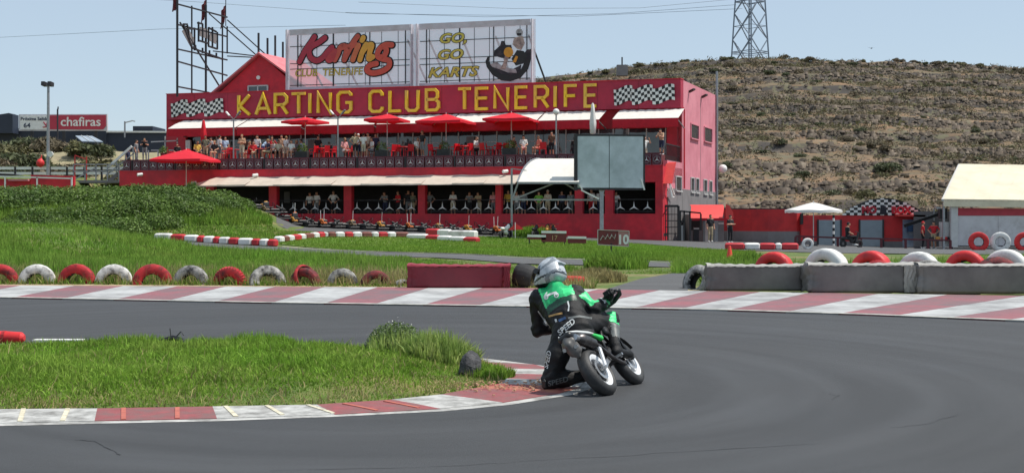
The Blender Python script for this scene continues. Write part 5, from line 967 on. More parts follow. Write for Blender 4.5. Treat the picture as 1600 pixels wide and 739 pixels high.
# leather folds
armpts = [(J['rs'], J['re']), (J['re'], J['rw']), (J['lh'], J['lk']), (J['rh'], J['rk']), (J['rk'], J['ra']), (J['lk'], J['la']), (J['pel'], J['nek'])]
ctr = V[F].mean(1); nrm_v = np.zeros_like(V); fn = np.cross(V[F[:, 2]] - V[F[:, 0]], V[F[:, 3]] - V[F[:, 1]])
for i in range(4): np.add.at(nrm_v, F[:, i], fn)
nrm_v /= np.linalg.norm(nrm_v, axis=1)[:, None] + 1e-9
wv = np.sin(V @ np.array([30, 22, 55]) + 2 * np.sin(V @ np.array([14, -25, 9]))) * np.sin(V @ np.array([-18, 30, 20]) + 1.3); jw = np.zeros(len(V))
for k in ('re', 'rk', 'lk', 'pel', 'lum', 'ls', 'rs', 'le'): jw = np.maximum(jw, np.exp(-(np.linalg.norm(V - J[k], axis=1) / .13) ** 2))
V = V + nrm_v * (wv * (.0025 + .0075 * jw))[:, None]
ctr = V[F].mean(1)
m_lea = M('leather_black', (.009, .009, .010), .55, .3, 30, bump=.3, bscale=160, spec=.28); m_leg = M('leather_green', S(24, 168, 100), .42, .12, 20, bump=.15, bscale=160); m_legb = M('leather_bright_green', S(60, 214, 130), .42, .1, 20, bump=.15, bscale=160); m_lew = M('leather_white', S(205, 208, 206), .45, .1, 20); m_legy = M('leather_grey', S(92, 96, 96), .5, .2, 20); m_fade = M('leather_fade_green', S(12, 84, 58), .45, .3, 60, col2=(.012, .014, .014), c2amt=.5, c2scale=60)
person = root('person', 'motorcycle rider in black and green leathers dragging a knee on the kerb', 'person')
mi = np.zeros(len(F), np.int32); rel = ctr - J['pel']; ht = rel @ torn / np.linalg.norm(tor); sd_ = (ctr - (J['pel'] + ht[:, None] * tor)) @ shn; bck = (ctr - (J['pel'] + ht[:, None] * tor)) @ bkd
onarm = np.minimum(dseg(ctr, J['rs'] + shn * .02, J['re'])[0], dseg(ctr, J['ls'] - shn * .02, J['le'])[0])
yk = (bck > .0) & (np.abs(sd_ + .0) < .145) & (ht > .56) & (ht < 1.12); mi[yk] = 1; mi[(bck > 0) & (np.abs(sd_) < .145) & (ht > .42) & (ht <= .57)] = 5; mi[yk & (np.abs(sd_) > .125)] = 2; mi[yk & (sd_ > .06) & (sd_ < .125) & (ht < .8)] = 2
d, t = dseg(ctr, J['rs'], J['re']); q = (d < .1) & (t > .25) & (t < .95); up = (ctr - (J['rs'] + t[:, None] * (J['re'] - J['rs'])))
mi[q & (up[:, 2] > .022) & (d > .04)] = 2; d, t = dseg(ctr, J['re'], J['rw']); up = (ctr - (J['re'] + t[:, None] * (J['rw'] - J['re']))); q = (d < .085) & (t > .45)
mi[q & (up[:, 2] > -.02) & (t > .55) & (np.sin(ctr @ np.array([60, 40, 90])) > -.1)] = 1; mi[q & (up[:, 2] > .025) & (t < .62)] = 3
d, t = dseg(ctr, J['rk'], J['ra']); q = (d < .1) & (np.linalg.norm(ctr - J['rk'], axis=1) < .15); mi[q & (t < .42) & (ctr[:, 0] > .88) & (ctr[:, 1] < J['rk'][1] + .06)] = 2; mi[q & (ctr[:, 0] > J['rk'][0] + .045) & (ctr[:, 2] > J['rk'][2] - .02)] = 0; mi[(d < .085) & (t > .36) & (t < .8) & (ctr[:, 0] > .97)] = 4
me = rawmesh('body', V, F, [m_lea, m_leg, m_legb, m_lew, m_legy, m_fade], True); me.polygons.foreach_set('material_index', mi); body = put('leather_suit', me, person)
BV = BVHTree.FromPolygons([tuple(v) for v in V], [tuple(f) for f in F])
def wrap(me, org, right, up, dirn, off=.006):            # lay a flat mark on the suit by projecting it along dirn
    right, up, dirn = Vector(right).normalized(), Vector(up).normalized(), Vector(dirn).normalized(); org = Vector(org)
    for v in me.vertices:
        p = org + right * v.co.x + up * v.co.y; hit = BV.ray_cast(p - dirn * .6, dirn)
        v.co = hit[0] - dirn * off if hit[0] else p
def suit_text(nm, s, size, m_, org, right, up, dirn, wx=1., shear=.0):
    me = textmesh(s, size, 0, shear, size * .02); bm = bmesh.new(); bm.from_mesh(me); bmesh.ops.triangulate(bm, faces=bm.faces); bmesh.ops.subdivide_edges(bm, edges=bm.edges, cuts=1); bm.to_mesh(me); bm.free()
    for v in me.vertices: v.co.x *= wx
    wrap(me, org, right, up, dirn); me.materials.clear(); me.materials.append(m_); return put(nm, me, person)
view = Vector((0.05, 1, -.09)).normalized()
def RP(px, py, Y=12.4): return W(px, py, Y)
def along(a, b): d = RP(*b) - RP(*a); d.normalize(); return d
d = along((872, 524), (901, 500)); suit_text('lettering', 'SPEED', .074, m_lew, RP(887, 514), d, d.cross(Vector((0, -1, 0))) * -1 if d.cross(Vector((0, -1, 0))).z < 0 else d.cross(Vector((0, -1, 0))), view, 1.0, .2)
d = along((853, 578), (860, 545)); suit_text('lettering', 'SPEED', .062, m_lew, RP(859, 562), d, Vector((-1, 0, .2)), view, 1.0, .2)
d = along((856, 598), (888, 590)); suit_text('lettering', 'SPEED', .07, m_legy, RP(873, 598), d, Vector((-.1, 0, 1)), view, 1.05)
def strip(nm, pts, w_, m_):
    mb = MB(); P = [RP(*p) for p in pts]; Q = []
    for a, b in zip(P[:-1], P[1:]): Q += [a.lerp(b, k / 6) for k in range(6)]
    Q.append(P[-1]); rows = []
    for i, p in enumerate(Q):
        t_ = (Q[min(i + 1, len(Q) - 1)] - Q[max(i - 1, 0)]).normalized(); n_ = t_.cross(Vector((0, 1, 0))).normalized() * w_ / 2; rows.append([p + n_, p - n_])
    mb.grid(rows); me = mb.mesh(nm, m_)
    for v in me.vertices:
        h_ = BV.ray_cast(v.co - view * .6, view); v.co = (h_[0] - view * .006) if h_[0] else v.co
    put(nm, me, person)
strip('piping', [(839, 485), (849, 500), (858, 509)], .012, m_lew); strip('piping', [(876, 530), (879, 540), (881, 552)], .012, m_legy); strip('piping', [(887, 470), (889, 478), (888, 486)], .014, m_lew); strip('badge', [(857, 494), (868, 491), (879, 489)], .018, M('badge_gold', S(180, 140, 80), .5)); strip('badge', [(873, 501), (884, 496)], .026, M('badge_blue', S(40, 70, 110), .5)); strip('badge', [(867, 501), (870, 500)], .03, m_lew)
strip('belt_line', [(888, 497), (905, 494), (925, 497)], .02, m_legy)
# motorbike emblem on the back
strip('bike_emblem', [(852, 462), (860, 458), (868, 456), (870, 460)], .022, m_lew); strip('bike_emblem', [(852, 466), (851, 459), (854, 455)], .014, m_lew)
for cx, cy in ((852.5, 463), (869, 460.5)): strip('bike_emblem', [(cx + 3 * math.cos(a), cy + 3.4 * math.sin(a)) for a in [k * math.pi / 5 for k in range(11)]], .012, m_lew)
# helmet
hc = np.array([.39, 12.85, 1.098]); hf = Vector((-.78, .60, -.16)).normalized(); hu = Vector((.04, .3, .95)); hl = hu.cross(hf).normalized(); hu = hf.cross(hl).normalized(); HR = np.array([list(hf), list(hl), list(hu)]).T
ht_ = put('helmet', None, person); TH = lambda p: Vector(hc) + hf * p.x + hl * p.y + hu * p.z
V, F = surf([ell((0, 0, .01), (.148, .128, .135)), ell((.035, 0, -.06), (.125, .112, .09)), seg((.12, -.03, -.105), (.12, .03, -.105), .05, .05), seg((-.1, -.05, -.04), (-.1, .05, -.04), .05, .05)], .01, .05)
c = V[F].mean(1); mi = np.zeros(len(F), np.int32)
eye = (c[:, 0] > .045) & (c[:, 2] > -.045) & (c[:, 2] < .055) & (np.abs(c[:, 1]) < .125); mi[eye] = 1; mi[c[:, 2] < -.128] = 2
sw_ = np.sin(c[:, 0] * 32 + c[:, 2] * 26 + 1.5 * np.sin(c[:, 2] * 22)); mi[(mi == 0) & (sw_ > .72) & (np.abs(c[:, 1]) > .035)] = 3; mi[(mi == 0) & (np.abs(c[:, 2] + .065 + .25 * c[:, 0]) < .011)] = 4
m_hsh = M('helmet_silver', S(196, 200, 204), .28, .12, 14, coat=.6, col2=S(150, 156, 162), c2amt=.4, c2scale=14); m_vis = M('visor', (.012, .013, .015), .06, .1, 4, spec=1.)
me = rawmesh('shell', np.array([TH(Vector(v)) for v in V]), F, [m_hsh, m_vis, m_bblk, M('helmet_grey', S(120, 126, 132), .3, .15, 10, coat=.6), M('helmet_dark', S(60, 64, 70), .3, .2, 10, coat=.6)], True); me.polygons.foreach_set('material_index', mi); put('helmet_shell', me, ht_)
[MB(TH).tube([(.085, e_ * .118, -.005), (.085, e_ * .14, -.005)], .03, 14).build('visor_pivot', m_bblk, ht_) for e_ in (-1, 1)]; mb = MB(TH); mb.box((-.12, 0, .075), (.07, .1, .022), 0, 0, .008).box((.0, 0, .145), (.09, .06, .015), 0, 0, .005); mb.build('vent', m_hsh, ht_)
for y_ in (-.065, .065): mb = MB(TH); mb.box((-.128, y_, -.045), (.03, .035, .022), 0, 0, .006); mb.build('rear_vent', m_bblk, ht_)
# gloves: palm and five separate curled fingers on the grips
def glove(side, wrist):
    s_ = side; a, b = bk(.6, s_ * .3, .862), bk(.6, s_ * .38, .86); ax = (b - a).normalized(); gc = bk(.602, s_ * .335, .863); wv_ = (Vector(gc) - Vector(wrist)).normalized(); fw = (wv_ - ax * wv_.dot(ax)).normalized(); up_ = Vector((0, 0, 1)) - ax * ax.z; up_ = (up_ - fw * up_.dot(fw)).normalized()
    P = [seg(wrist, gc - fw * .045 + up_ * .02, .04, .036), seg(gc - fw * .035 - ax * .03 + up_ * .02, gc - fw * .03 + ax * .03 + up_ * .02, .026, .024), seg(gc - fw * .01 - ax * .033 + up_ * .03, gc - fw * .01 + ax * .033 + up_ * .028, .019, .018)]
    for k, (o, ln) in enumerate(((-.036, .95), (-.013, 1.05), (.011, 1.), (.034, .85))):
        base = gc + ax * o + up_ * .03; p1 = base + fw * .033 * ln; p2 = gc + ax * o + fw * .036 * ln - up_ * .012; p3 = gc + ax * o + fw * .008 - up_ * .032; P += [seg(base, p1, .0115, .011), seg(p1, p2, .011, .0105), seg(p2, p3, .0105, .009)]
    tb_ = gc - ax * .04 - fw * .03; P += [seg(tb_, gc - ax * .035 - up_ * .026, .014, .012), seg(gc - ax * .035 - up_ * .026, gc - ax * .02 + fw * .015 - up_ * .034, .012, .01)]
    V, F = surf(P, .0055, .006); me = rawmesh('glove', V, F, [m_lea, m_legb, m_legy], True); c = V[F].mean(1); m2 = np.zeros(len(F), np.int32); dd = (c - np.array(wrist)) @ np.array(fw); m2[(dd > .02) & (dd < .05)] = 2; me.polygons.foreach_set('material_index', m2); return put('glove', me, person)
glove(-1, J['rw']); glove(1, J['lw'])
# boots
def boot(an, toe, heel):
    an, toe, heel = map(np.array, (an, toe, heel)); d = toe - heel; d = d / np.linalg.norm(d)
    V, F = surf([seg(an, heel + d * .06, .056, .05), seg(heel + d * .03, toe - d * .04, .044, .036), seg(heel, toe, .03, .028), seg(toe - d * .06, toe, .04, .032)], .011, .03)
    b_ = put('boot', rawmesh('boot', V, F, m_lea, True), person); return b_
boot(J['ra'], (1.165, 12.64, .295), (.995, 12.35, .36)); boot(J['la'], (.81, 12.62, .15), (.76, 12.38, .12))
mb = MB(); mb.box((1.0, 12.78, .66), (.05, .07, .07), .4, 0, .02); mb.build('knee_slider', m_bblk, person); mb = MB(); mb.box((.312, 12.24, .062), (.05, .11, .1), .1, 0, .02); mb.build('knee_slider', m_bblk, person)
# ================================================================ TERRACE FURNITURE, PEOPLE, KARTS
FLZ = 5.48
bb(.3, BL - .3, VF + .3, -.02, 4.7, FLZ).build('terrace_floor', M('terrace_floor_red', S(110, 50, 52), .8, .15, 3), bld)
m_chr = M('chair_red_plastic', S(206, 26, 40), .45, .08, 6); m_can = M('parasol_canvas_red', S(222, 32, 52), .75, .08, 4, trans=.22); m_canw = M('parasol_canvas_white', S(232, 230, 226), .75, .05, 4, trans=.2)
def person_mesh(pose, shorts, h=.026):
    s = 1. ; P = {}; kn, an, hp = {}, {}, {}
    if pose == 'sit':
        pz = .52; hipz = .5; head = (0, .0, 1.22)
        for k in (-1, 1): hp[k] = (k * .09, .06, .5); kn[k] = (k * .14, -.36, .52); an[k] = (k * .13, -.36, .09)
        sh_ = 1.03; ty = .07
    else:
        head = (0, -.02, 1.6); sh_ = 1.41; ty = 0; 
        for k in (-1, 1): hp[k] = (k * .09, 0, .92); kn[k] = (k * .1, -.02, .5); an[k] = (k * .11, .03, .09)
        if pose == 'bend': head = (.0, -.42, 1.36); sh_ = 1.27; ty = -.28
        if pose == 'lean': head = (0, -.2, 1.54); sh_ = 1.38; ty = -.12
        if pose == 'step': kn[1] = (.11, -.12, .52); an[1] = (.12, -.06, .1); kn[-1] = (-.1, .04, .5)
    hy = hp[1][1]; hipz = hp[1][2]; el, wr = {}, {}
    for k in (-1, 1):
        S0 = (k * .19, ty, sh_)
        if pose in ('hips',): el[k] = (k * .36, ty + .06, sh_ - .24); wr[k] = (k * .18, ty - .04, sh_ - .42)
        elif pose == 'fold': el[k] = (k * .25, ty - .03, sh_ - .27); wr[k] = (-k * .08, ty - .2, sh_ - .25)
        elif pose == 'sit': el[k] = (k * .25, ty - .02, sh_ - .27); wr[k] = (k * .12, ty - .25, sh_ - .36)
        elif pose in ('lean', 'bend'): el[k] = (k * .25, ty - .15, sh_ - .24); wr[k] = (k * .14, ty - .36, sh_ - .2 - (.1 if pose == 'bend' else 0))
        elif pose == 'wave' and k == 1: el[k] = (k * .34, ty - .12, sh_ - .12); wr[k] = (k * .2, ty - .25, sh_ + .12)
        else: el[k] = (k * .24, ty + .03, sh_ - .28); wr[k] = (k * .25, ty - .06, sh_ - .54)
    pr = [seg((0, hy, hipz), (0, (hy + ty) / 2, (hipz + sh_) / 2), .125, .12), seg((-.05, (hy + ty) / 2, (hipz + sh_) / 2), (-.09, ty, sh_ - .09), .105, .105), seg((.05, (hy + ty) / 2, (hipz + sh_) / 2), (.09, ty, sh_ - .09), .105, .105), seg((-.15, ty, sh_ - .01), (.15, ty, sh_ - .01), .062, .062), seg((0, ty, sh_), (head[0], head[1] + .02, head[2] - .06), .058, .052), ell(head, (.078, .096, .118)), seg((0, head[1] - .088, head[2] + .0), (0, head[1] - .1, head[2] - .025), .016, .02)]
    for k in (-1, 1):
        pr += [seg((k * .18, ty, sh_ - .01), el[k], .055, .043), seg(el[k], wr[k], .042, .031), seg(wr[k], np.array(wr[k]) + (np.array(wr[k]) - np.array(el[k])) * .32 + np.array([0, -.01, 0]), .036, .026), seg(hp[k], kn[k], .092, .062), seg(kn[k], an[k], .058, .042), seg(np.array(an[k]) + [0, .04, -.045], np.array(an[k]) + [0, -.15, -.055], .042, .034)]
    V, F = surf(pr, h, .04); c = V[F].mean(1); mi = np.full(len(F), 0, np.int32)
    dl = np.min([dseg(c, np.array(hp[k]), np.array(kn[k]))[0] for k in (-1, 1)], 0); dk = np.min([dseg(c, np.array(kn[k]), np.array(an[k]))[0] for k in (-1, 1)], 0); da = np.min([dseg(c, np.array(el[k]), np.array(wr[k]) + (np.array(wr[k]) - np.array(el[k])) * .3)[0] for k in (-1, 1)], 0)
    if pose == 'sit': mi[(c[:, 2] < .6) & (c[:, 1] < .2)] = 1; mi[dk < .075] = 2 if shorts else 1
    else: mi[c[:, 2] < hipz + .06] = 1; mi[c[:, 2] < .47] = 2 if shorts else 1
    for k in (-1, 1): mi[(c[:, 2] < .1) & (np.abs(c[:, 0]) < .3)] = 3
    mi[da < .062] = 2; mi[np.linalg.norm(c - np.array(head), axis=1) < .155] = 2; mi[(c[:, 2] > sh_ + .035)] = 2
    mi[(c[:, 2] > head[2] + .045) | ((np.linalg.norm(c - np.array(head), axis=1) < .16) & (c[:, 1] > head[1] + .03) & (c[:, 2] > head[2] - .05))] = 4
    dm = M('plain_cloth', (.3, .3, .3), .8); me = rawmesh('person_' + pose, V, F, [dm] * 5, True); me.polygons.foreach_set('material_index', mi)
    hv, hf_ = surf([ell((head[0], head[1] + .012, head[2] + .035), (.088, .1, .1))], .02, .02); kk = hv[hf_].mean(1); keep = (kk[:, 2] > head[2] + .035) | ((kk[:, 1] > head[1] + .03) & (kk[:, 2] > head[2] - .03)); hm = rawmesh('hair', hv, hf_[keep], dm, True)
    return me, hm
PM = {}
CL = dict(white=(215, 214, 210), black=(28, 28, 32), grey=(120, 122, 124), olive=(110, 112, 92), khaki=(176, 158, 128), blue=(60, 80, 120), sky=(170, 192, 214), red=(190, 36, 44), navy=(40, 46, 72), green=(120, 180, 70), beige=(190, 178, 156), coral=(220, 120, 104), tan=(190, 150, 120), yellow=(200, 164, 70), orange=(216, 120, 60), brown=(96, 70, 52), skin=(190, 138, 112), skin2=(160, 108, 84), hair=(44, 34, 28), fair=(140, 112, 80), bald=(190, 138, 112), pink=(214, 150, 150))
def cm(n): return M('cloth_' + n, S(*CL[n]), .85, .15, 14) if 'skin' not in n else M('skin_' + n, S(*CL[n]), .6, .08, 14)
def person(loc, rz, pose, shirt, legs, label, shorts=True, skin='skin', hair='hair', shoes='white', sc=1., group=None, cap=None):
    key = (pose, shorts)
    if key not in PM: PM[key] = person_mesh(pose, shorts)
    o = put('person', PM[key][0], None, loc, rz, label=label, cat='person', group=group); o.scale = (sc, sc, sc)
    for i, n in enumerate((shirt, legs, skin, shoes, hair)): o.material_slots[i].link = 'OBJECT'; o.material_slots[i].material = cm(n)
    hh = put('hair' if not cap else 'cap', PM[key][1], o); hh.material_slots[0].link = 'OBJECT'; hh.material_slots[0].material = cm(cap or hair); return o
def tp(px, v, z=FLZ): return bp(UP(px, v), v, z)
away, side_r, side_l = math.pi, math.pi / 2, -math.pi / 2
for a in [(321, -4.2, .3, 'hips', 'olive', 'khaki', 'man in olive shirt and khaki shorts, leftmost of the terrace trio'), (330, -3.4, -.4, 'stand', 'white', 'grey', 'person in white shirt between two others at the left terrace end'), (343, -4.4, 2.6, 'stand', 'white', 'grey', 'man in white shirt with his back turned near the left terrace lamp'), (335, -4.9, .2, 'sit', 'black', 'tan', 'seated person in black top before the terrace trio'),
          (378, -4.8, .1, 'fold', 'tan', 'beige', 'tanned man in beige shorts standing right of the left terrace lamp'), (402, -3, 0, 'stand', 'white', 'navy', 'person in white top standing behind the seated group left of centre'), (396, -4.4, .6, 'sit', 'red', 'beige', 'seated person in red left of the bending figure'), (411, -4.6, 2.4, 'bend', 'sky', 'blue', 'person in pale blue shirt and jeans bending over a table'), (427, -4.2, -.3, 'sit', 'white', 'black', 'seated person in white with crossed hands near the terrace table'),
          (435, -4.6, .3, 'sit', 'beige', 'black', 'seated man in beige shirt and black shorts at the terrace rail'), (440, -3, .2, 'stand', 'tan', 'beige', 'tanned man with fair hair standing behind the seated man'), (447, -3.4, 2.8, 'stand', 'white', 'beige', 'person in white standing beside the tanned fair haired man'), (463, -4.2, 1.2, 'sit', 'grey', 'navy', 'seated person in grey left of the dark planter'), (470, -4.3, -1.2, 'sit', 'sky', 'grey', 'seated person in pale blue facing the grey one'),
          (555, -5.0, .6, 'hips', 'khaki', 'black', 'man in khaki vest and black shorts at the terrace middle'), (560, -4, 0, 'stand', 'white', 'navy', 'person in white cap behind the khaki vest man'), (568, -4.8, 3.0, 'stand', 'white', 'beige', 'man in long white shirt and beige shorts with his back turned'), (580, -4.4, -.8, 'sit', 'white', 'grey', 'seated person in white right of the long white shirt'), (587, -3.4, .2, 'stand', 'navy', 'black', 'person in dark blue standing behind the second planter'),
          (660, -4.6, -.5, 'stand', 'black', 'grey', 'person all in black standing between two parasols'), (653, -4.4, .7, 'sit', 'white', 'brown', 'seated person in white left of the person in black'), (745, -4.2, 1.3, 'sit', 'white', 'black', 'seated person in white among the red chairs'), (803, -4.2, .9, 'sit', 'brown', 'navy', 'seated person in brown left of the pair by the globe lamp'), (818, -4.4, .3, 'sit', 'white', 'pink', 'seated person in white with bare legs crossed near the globe lamp'), (841, -4.6, -.7, 'sit', 'coral', 'coral', 'seated woman in coral dress left of the globe lamp'),
          (862, -3, 0, 'stand', 'brown', 'black', 'person in brown standing in the doorway behind the globe lamp'), (352, -3.2, .5, 'stand', 'sky', 'beige', 'person in pale blue behind the left terrace lamp'), (390, -3.6, -.6, 'sit', 'orange', 'navy', 'seated person in orange right of the tanned man'), (418, -4.9, -.9, 'sit', 'navy', 'khaki', 'seated person in dark blue right of the bending figure'), (455, -4.9, .1, 'sit', 'white', 'tan', 'seated person in white at the rail left of the grey one'), (425, -3, .4, 'hips', 'red', 'black', 'person in red standing with hands on hips behind the tables'), (539, -4.4, .9, 'sit', 'pink', 'white', 'seated person in pink right of the second lamp'), (575, -3.6, -.3, 'stand', 'beige', 'brown', 'person in beige standing behind the long white shirt'), (309, -4.6, .8, 'sit', 'yellow', 'navy', 'seated person in yellow just right of the low parasol'), (277, -3.5, .4, 'sit', 'black', 'red', 'seated person in black at the far left end of the terrace'), (383, -2.4, 0, 'stand', 'brown', 'black', 'dim figure in brown behind the tanned man by the windows'), (497, -2.2, .5, 'stand', 'black', 'navy', 'dim figure in black behind the red chairs left of the second lamp')]:
    person(tp(a[0], a[1]), a[2] + bang, *a[3:6], a[6], sc=random.uniform(.96, 1.05), hair=random.choice(('hair', 'hair', 'brown', 'fair')), skin=random.choice(('skin', 'skin', 'skin2')), group='people on the terrace', cap='white' if 'cap' in a[6] else None)
person(bp(.6, -3.2, 5.1 + .38), -.6, 'lean', 'tan', 'navy', 'person leaning over the black corner railing of the terrace', group='people on the terrace'); person(bp(1.3, -4.9, 4.9), .3, 'wave', 'white', 'beige', 'person in white raising an arm at the top of the corner stair', shorts=False, group='people on the terrace')
# ground floor onlookers in the shade
GZ = 1.5
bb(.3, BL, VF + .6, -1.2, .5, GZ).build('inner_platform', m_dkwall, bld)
for a in [(484, .4, 'stand', 'white', 'black', 'person in white at the second ground floor opening, left of three'), (495, -.2, 'stand', 'white', 'grey', 'person in white at the second ground floor opening, middle of three'), (521, .2, 'hips', 'white', 'black', 'person with hands on hips at the second ground floor opening'), (602, 0, 'lean', 'grey', 'navy', 'person in grey bent over the counter in the third opening'), (622, -.5, 'fold', 'red', 'black', 'person in bright red shirt in the third ground floor opening'), (638, .3, 'stand', 'black', 'grey', 'dark figure left of the third opening pillar'), (645, .0, 'stand', 'olive', 'khaki', 'figure in olive close to the third opening pillar'),
          (671, .4, 'hips', 'grey', 'brown', 'person in grey at the left side of the fourth opening'), (708, .0, 'fold', 'white', 'beige', 'person in white with folded arms in the fourth opening'), (734, .2, 'lean', 'grey', 'black', 'person in grey leaning on the rail in the fourth opening'), (749, -.2, 'lean', 'khaki', 'beige', 'person in khaki leaning on the rail, right in the fourth opening'), (771, .1, 'stand', 'pink', 'grey', 'person in pink half hidden by the pillar before the canopy'), (794, .1, 'stand', 'yellow', 'black', 'person in yellow by the scaffold post'), (807, -.1, 'stand', 'white', 'grey', 'person in white right of the scaffold post'), (818, .1, 'stand', 'grey', 'navy', 'person in grey below the white canopy edge'),
          (842, .1, 'hips', 'green', 'olive', 'person in bright green shirt under the white canopy'), (856, -.1, 'fold', 'beige', 'khaki', 'person in beige with a cap right of the green shirt'), (878, 0, 'stand', 'navy', 'black', 'dark clothed person at the right under the white canopy'), (892, .2, 'stand', 'grey', 'grey', 'grey figure beside the canopy pillar'), (924, -.2, 'stand', 'white', 'red', 'person in white left of the screen post'), (938, .2, 'wave', 'white', 'navy', 'person in white behind the screen post'), (962, .3, 'lean', 'white', 'grey', 'person in white at the opening right of the screen post')]:
    person(tp(a[0], VF + .85, GZ), a[1] + bang, *a[2:5], a[5], sc=random.uniform(.97, 1.06), hair=random.choice(('hair', 'brown')), cap='beige' if 'cap' in a[5] else None, shorts=random.random() < .6, group='onlookers on the ground floor')
# chairs and tables
def chair_obj():
    r_ = root('terrace_chair', 'red plastic terrace chair', 'chair', group='red plastic terrace chairs'); MB().box((0, 0, .44), (.44, .44, .035), 0, 0, .012).build('seat', m_chr, r_); mb = MB(); mb.grid([[(-.21 + .42 * i / 4, .2 + .07 * j / 3 - .02 * math.sin(math.pi * i / 4), .46 + .42 * j / 3) for j in range(4)] for i in range(5)]); mb.grid([[(-.21 + .42 * i / 4, .225 + .07 * j / 3 - .02 * math.sin(math.pi * i / 4), .46 + .42 * j / 3) for j in range(4)] for i in range(5)]); mb.build('backrest', m_chr, r_)
    for a in (-1, 1):
        for b in (-1, 1): MB().bar((a * .19, b * .19, .43), (a * .22, b * .22, 0), .04).build('leg', m_chr, r_)
        MB().tube([(a * .21, -.2, .44), (a * .23, -.18, .64), (a * .23, .2, .66)], .018, 6).build('armrest', m_chr, r_)
    return r_
ch0 = chair_obj(); first = True
CH = [(268, -3.8, 'at the far left end of the terrace'), (299, -3.6, 'behind the large low parasol'), (349, -4.0, 'left of the left terrace lamp'), (357, -4.6, 'under the left terrace lamp'), (362, -3.8, 'right behind the left terrace lamp'), (388, -4.3, 'beside the tanned man'), (420, -4.0, 'right of the bending figure'), (490, -4.6, 'left in the empty group left of the second lamp'), (499, -4.0, 'rear of the empty group left of the second lamp'), (508, -4.7, 'middle of the empty group left of the second lamp'), (519, -4.3, 'right of the empty group at the second lamp'), (546, -4.6, 'left of the khaki vest man'), (612, -4.6, 'left of the table right of the second planter'), (621, -4.1, 'behind the table right of the second planter'), (640, -4.5, 'right of the table right of the second planter'), (676, -4.6, 'left of the third planter'), (683, -4.1, 'close behind the third planter'), (707, -4.6, 'right of the third planter'), (716, -4.0, 'second right of the third planter'), (731, -4.7, 'left of the seated person in white among chairs'), (738, -4.0, 'behind the seated person in white among chairs'), (757, -4.6, 'right of the seated person in white among chairs'), (766, -4.1, 'second right of the seated person among chairs'), (776, -4.7, 'left of the fourth planter'), (788, -4.3, 'beside the fourth planter'), (848, -4.5, 'behind the woman in coral')]
for i, (px, v, wh) in enumerate(CH):
    o = ch0 if i == 0 else dup(ch0); o.location = tp(px, v); o.rotation_euler = (0, 0, random.uniform(0, 6.28)); o['label'] = 'red plastic chair ' + wh
tb0 = None
for i, (px, v, wh) in enumerate([(367, -4.3, 'right of the left terrace lamp'), (405, -4.9, 'in front of the bending figure'), (504, -4.3, 'in the empty group left of the second lamp'), (631, -4.4, 'right of the second planter'), (724, -4.4, 'among the chairs right of the third planter'), (782, -4.5, 'left of the fourth planter')]):
    if tb0 is None:
        tb0 = root('terrace_table', 'red table', 'table', group='red terrace tables'); MB().lathe([(0, .74), (.42, .74), (.44, .72), (.42, .7), (0, .7)], n=20).build('table_top', m_chr, tb0); MB().tube([(0, 0, .72), (0, 0, .04)], .04, 8).build('leg', m_chr, tb0); MB().lathe([(0, .06), (.26, .03), (.27, 0)], n=14).build('base', m_chr, tb0); o = tb0
    else: o = dup(tb0)
    o.location = tp(px, v); o['label'] = 'round red table ' + wh
m_plt = M('planter_dark', S(44, 44, 44), .7, .2, 5)
for px, lb in ((472, 'dark planter with a shrub left of the empty chairs'), (597, 'dark planter with a shrub below the second parasol'), (694, 'dark planter with a shrub below the third parasol'), (797, 'dark planter with a shrub below the fourth parasol')):
    r_ = root('planter', lb, 'planter', tp(px, -4.95), bang, 'terrace planters'); MB().box((0, 0, .25), (.95, .4, .5), 0, 0, .02).build('box', m_plt, r_); put('shrub', rawmesh('shrub', *leafclump((0, 0, .5), (.45, .22, .6), 260, .06), m_hedge), r_)
# parasols
def parasol(c, rad, hgt, ph, mat, label, sides=4, rz=0., name='parasol'):
    r_ = root(name, label, 'parasol', c, rz); z1 = hgt; n = 8 if sides > 4 else 4; rows = []; N_ = 32
    for j in range(N_ + 1):
        t = 2 * math.pi * j / N_; k = (t * n / (2 * math.pi)) % 1; sag = math.sin(math.pi * k); e = 1. if n == 8 else 1 / max(abs(math.cos(t)), abs(math.sin(t))) * .86; rows.append([(rad * e * q * math.cos(t), rad * e * q * math.sin(t), z1 - ph * (q ** 1.15) - .05 * sag * (1 - q) + .035 * q * sag * q) for q in (0.001, .25, .5, .75, 1.)] + [(rad * e * math.cos(t), rad * e * math.sin(t), z1 - ph - .16 + .05 * sag)])
    MB().grid(rows).build('canopy', mat, r_, smooth=2); MB().tube([(0, 0, 0), (0, 0, z1 + .08)], .03, 8).build('pole', m_wframe, r_); MB().lathe([(0, .12), (.25, .1), (.27, 0)], n=14).build('base', m_plt, r_)
    for k in range(n): t = 2 * math.pi * k / n + (math.pi / 4 if n == 4 else 0); e = 1.2 if n == 4 else 1; MB().bar((0, 0, z1 - .06), (rad * e * math.cos(t) * .97, rad * e * math.sin(t) * .97, z1 - ph - .05), .03).build('rib', m_wframe, r_)
    return r_
for px, w_, yt, yb, v, lb in ((477, 63, 183, 197, -4.0, 'smallest open red parasol, left on the terrace'), (605, 68, 178, 195, -3.9, 'open red parasol left of the terrace middle'), (697, 88, 178, 199, -3.9, 'open red parasol at the terrace middle'), (799, 88, 176, 195, -3.9, 'open red parasol right on the terrace, left of the globe lamp')):
    c = tp(px, v); s_ = FPX / c.y; zt = HC + (HYP - yt) / s_; parasol(c, w_ / 2 / s_ * .98, zt - FLZ, (yb - yt - 4) / s_ * .8, m_can, lb, rz=bang + random.uniform(-.25, .25))
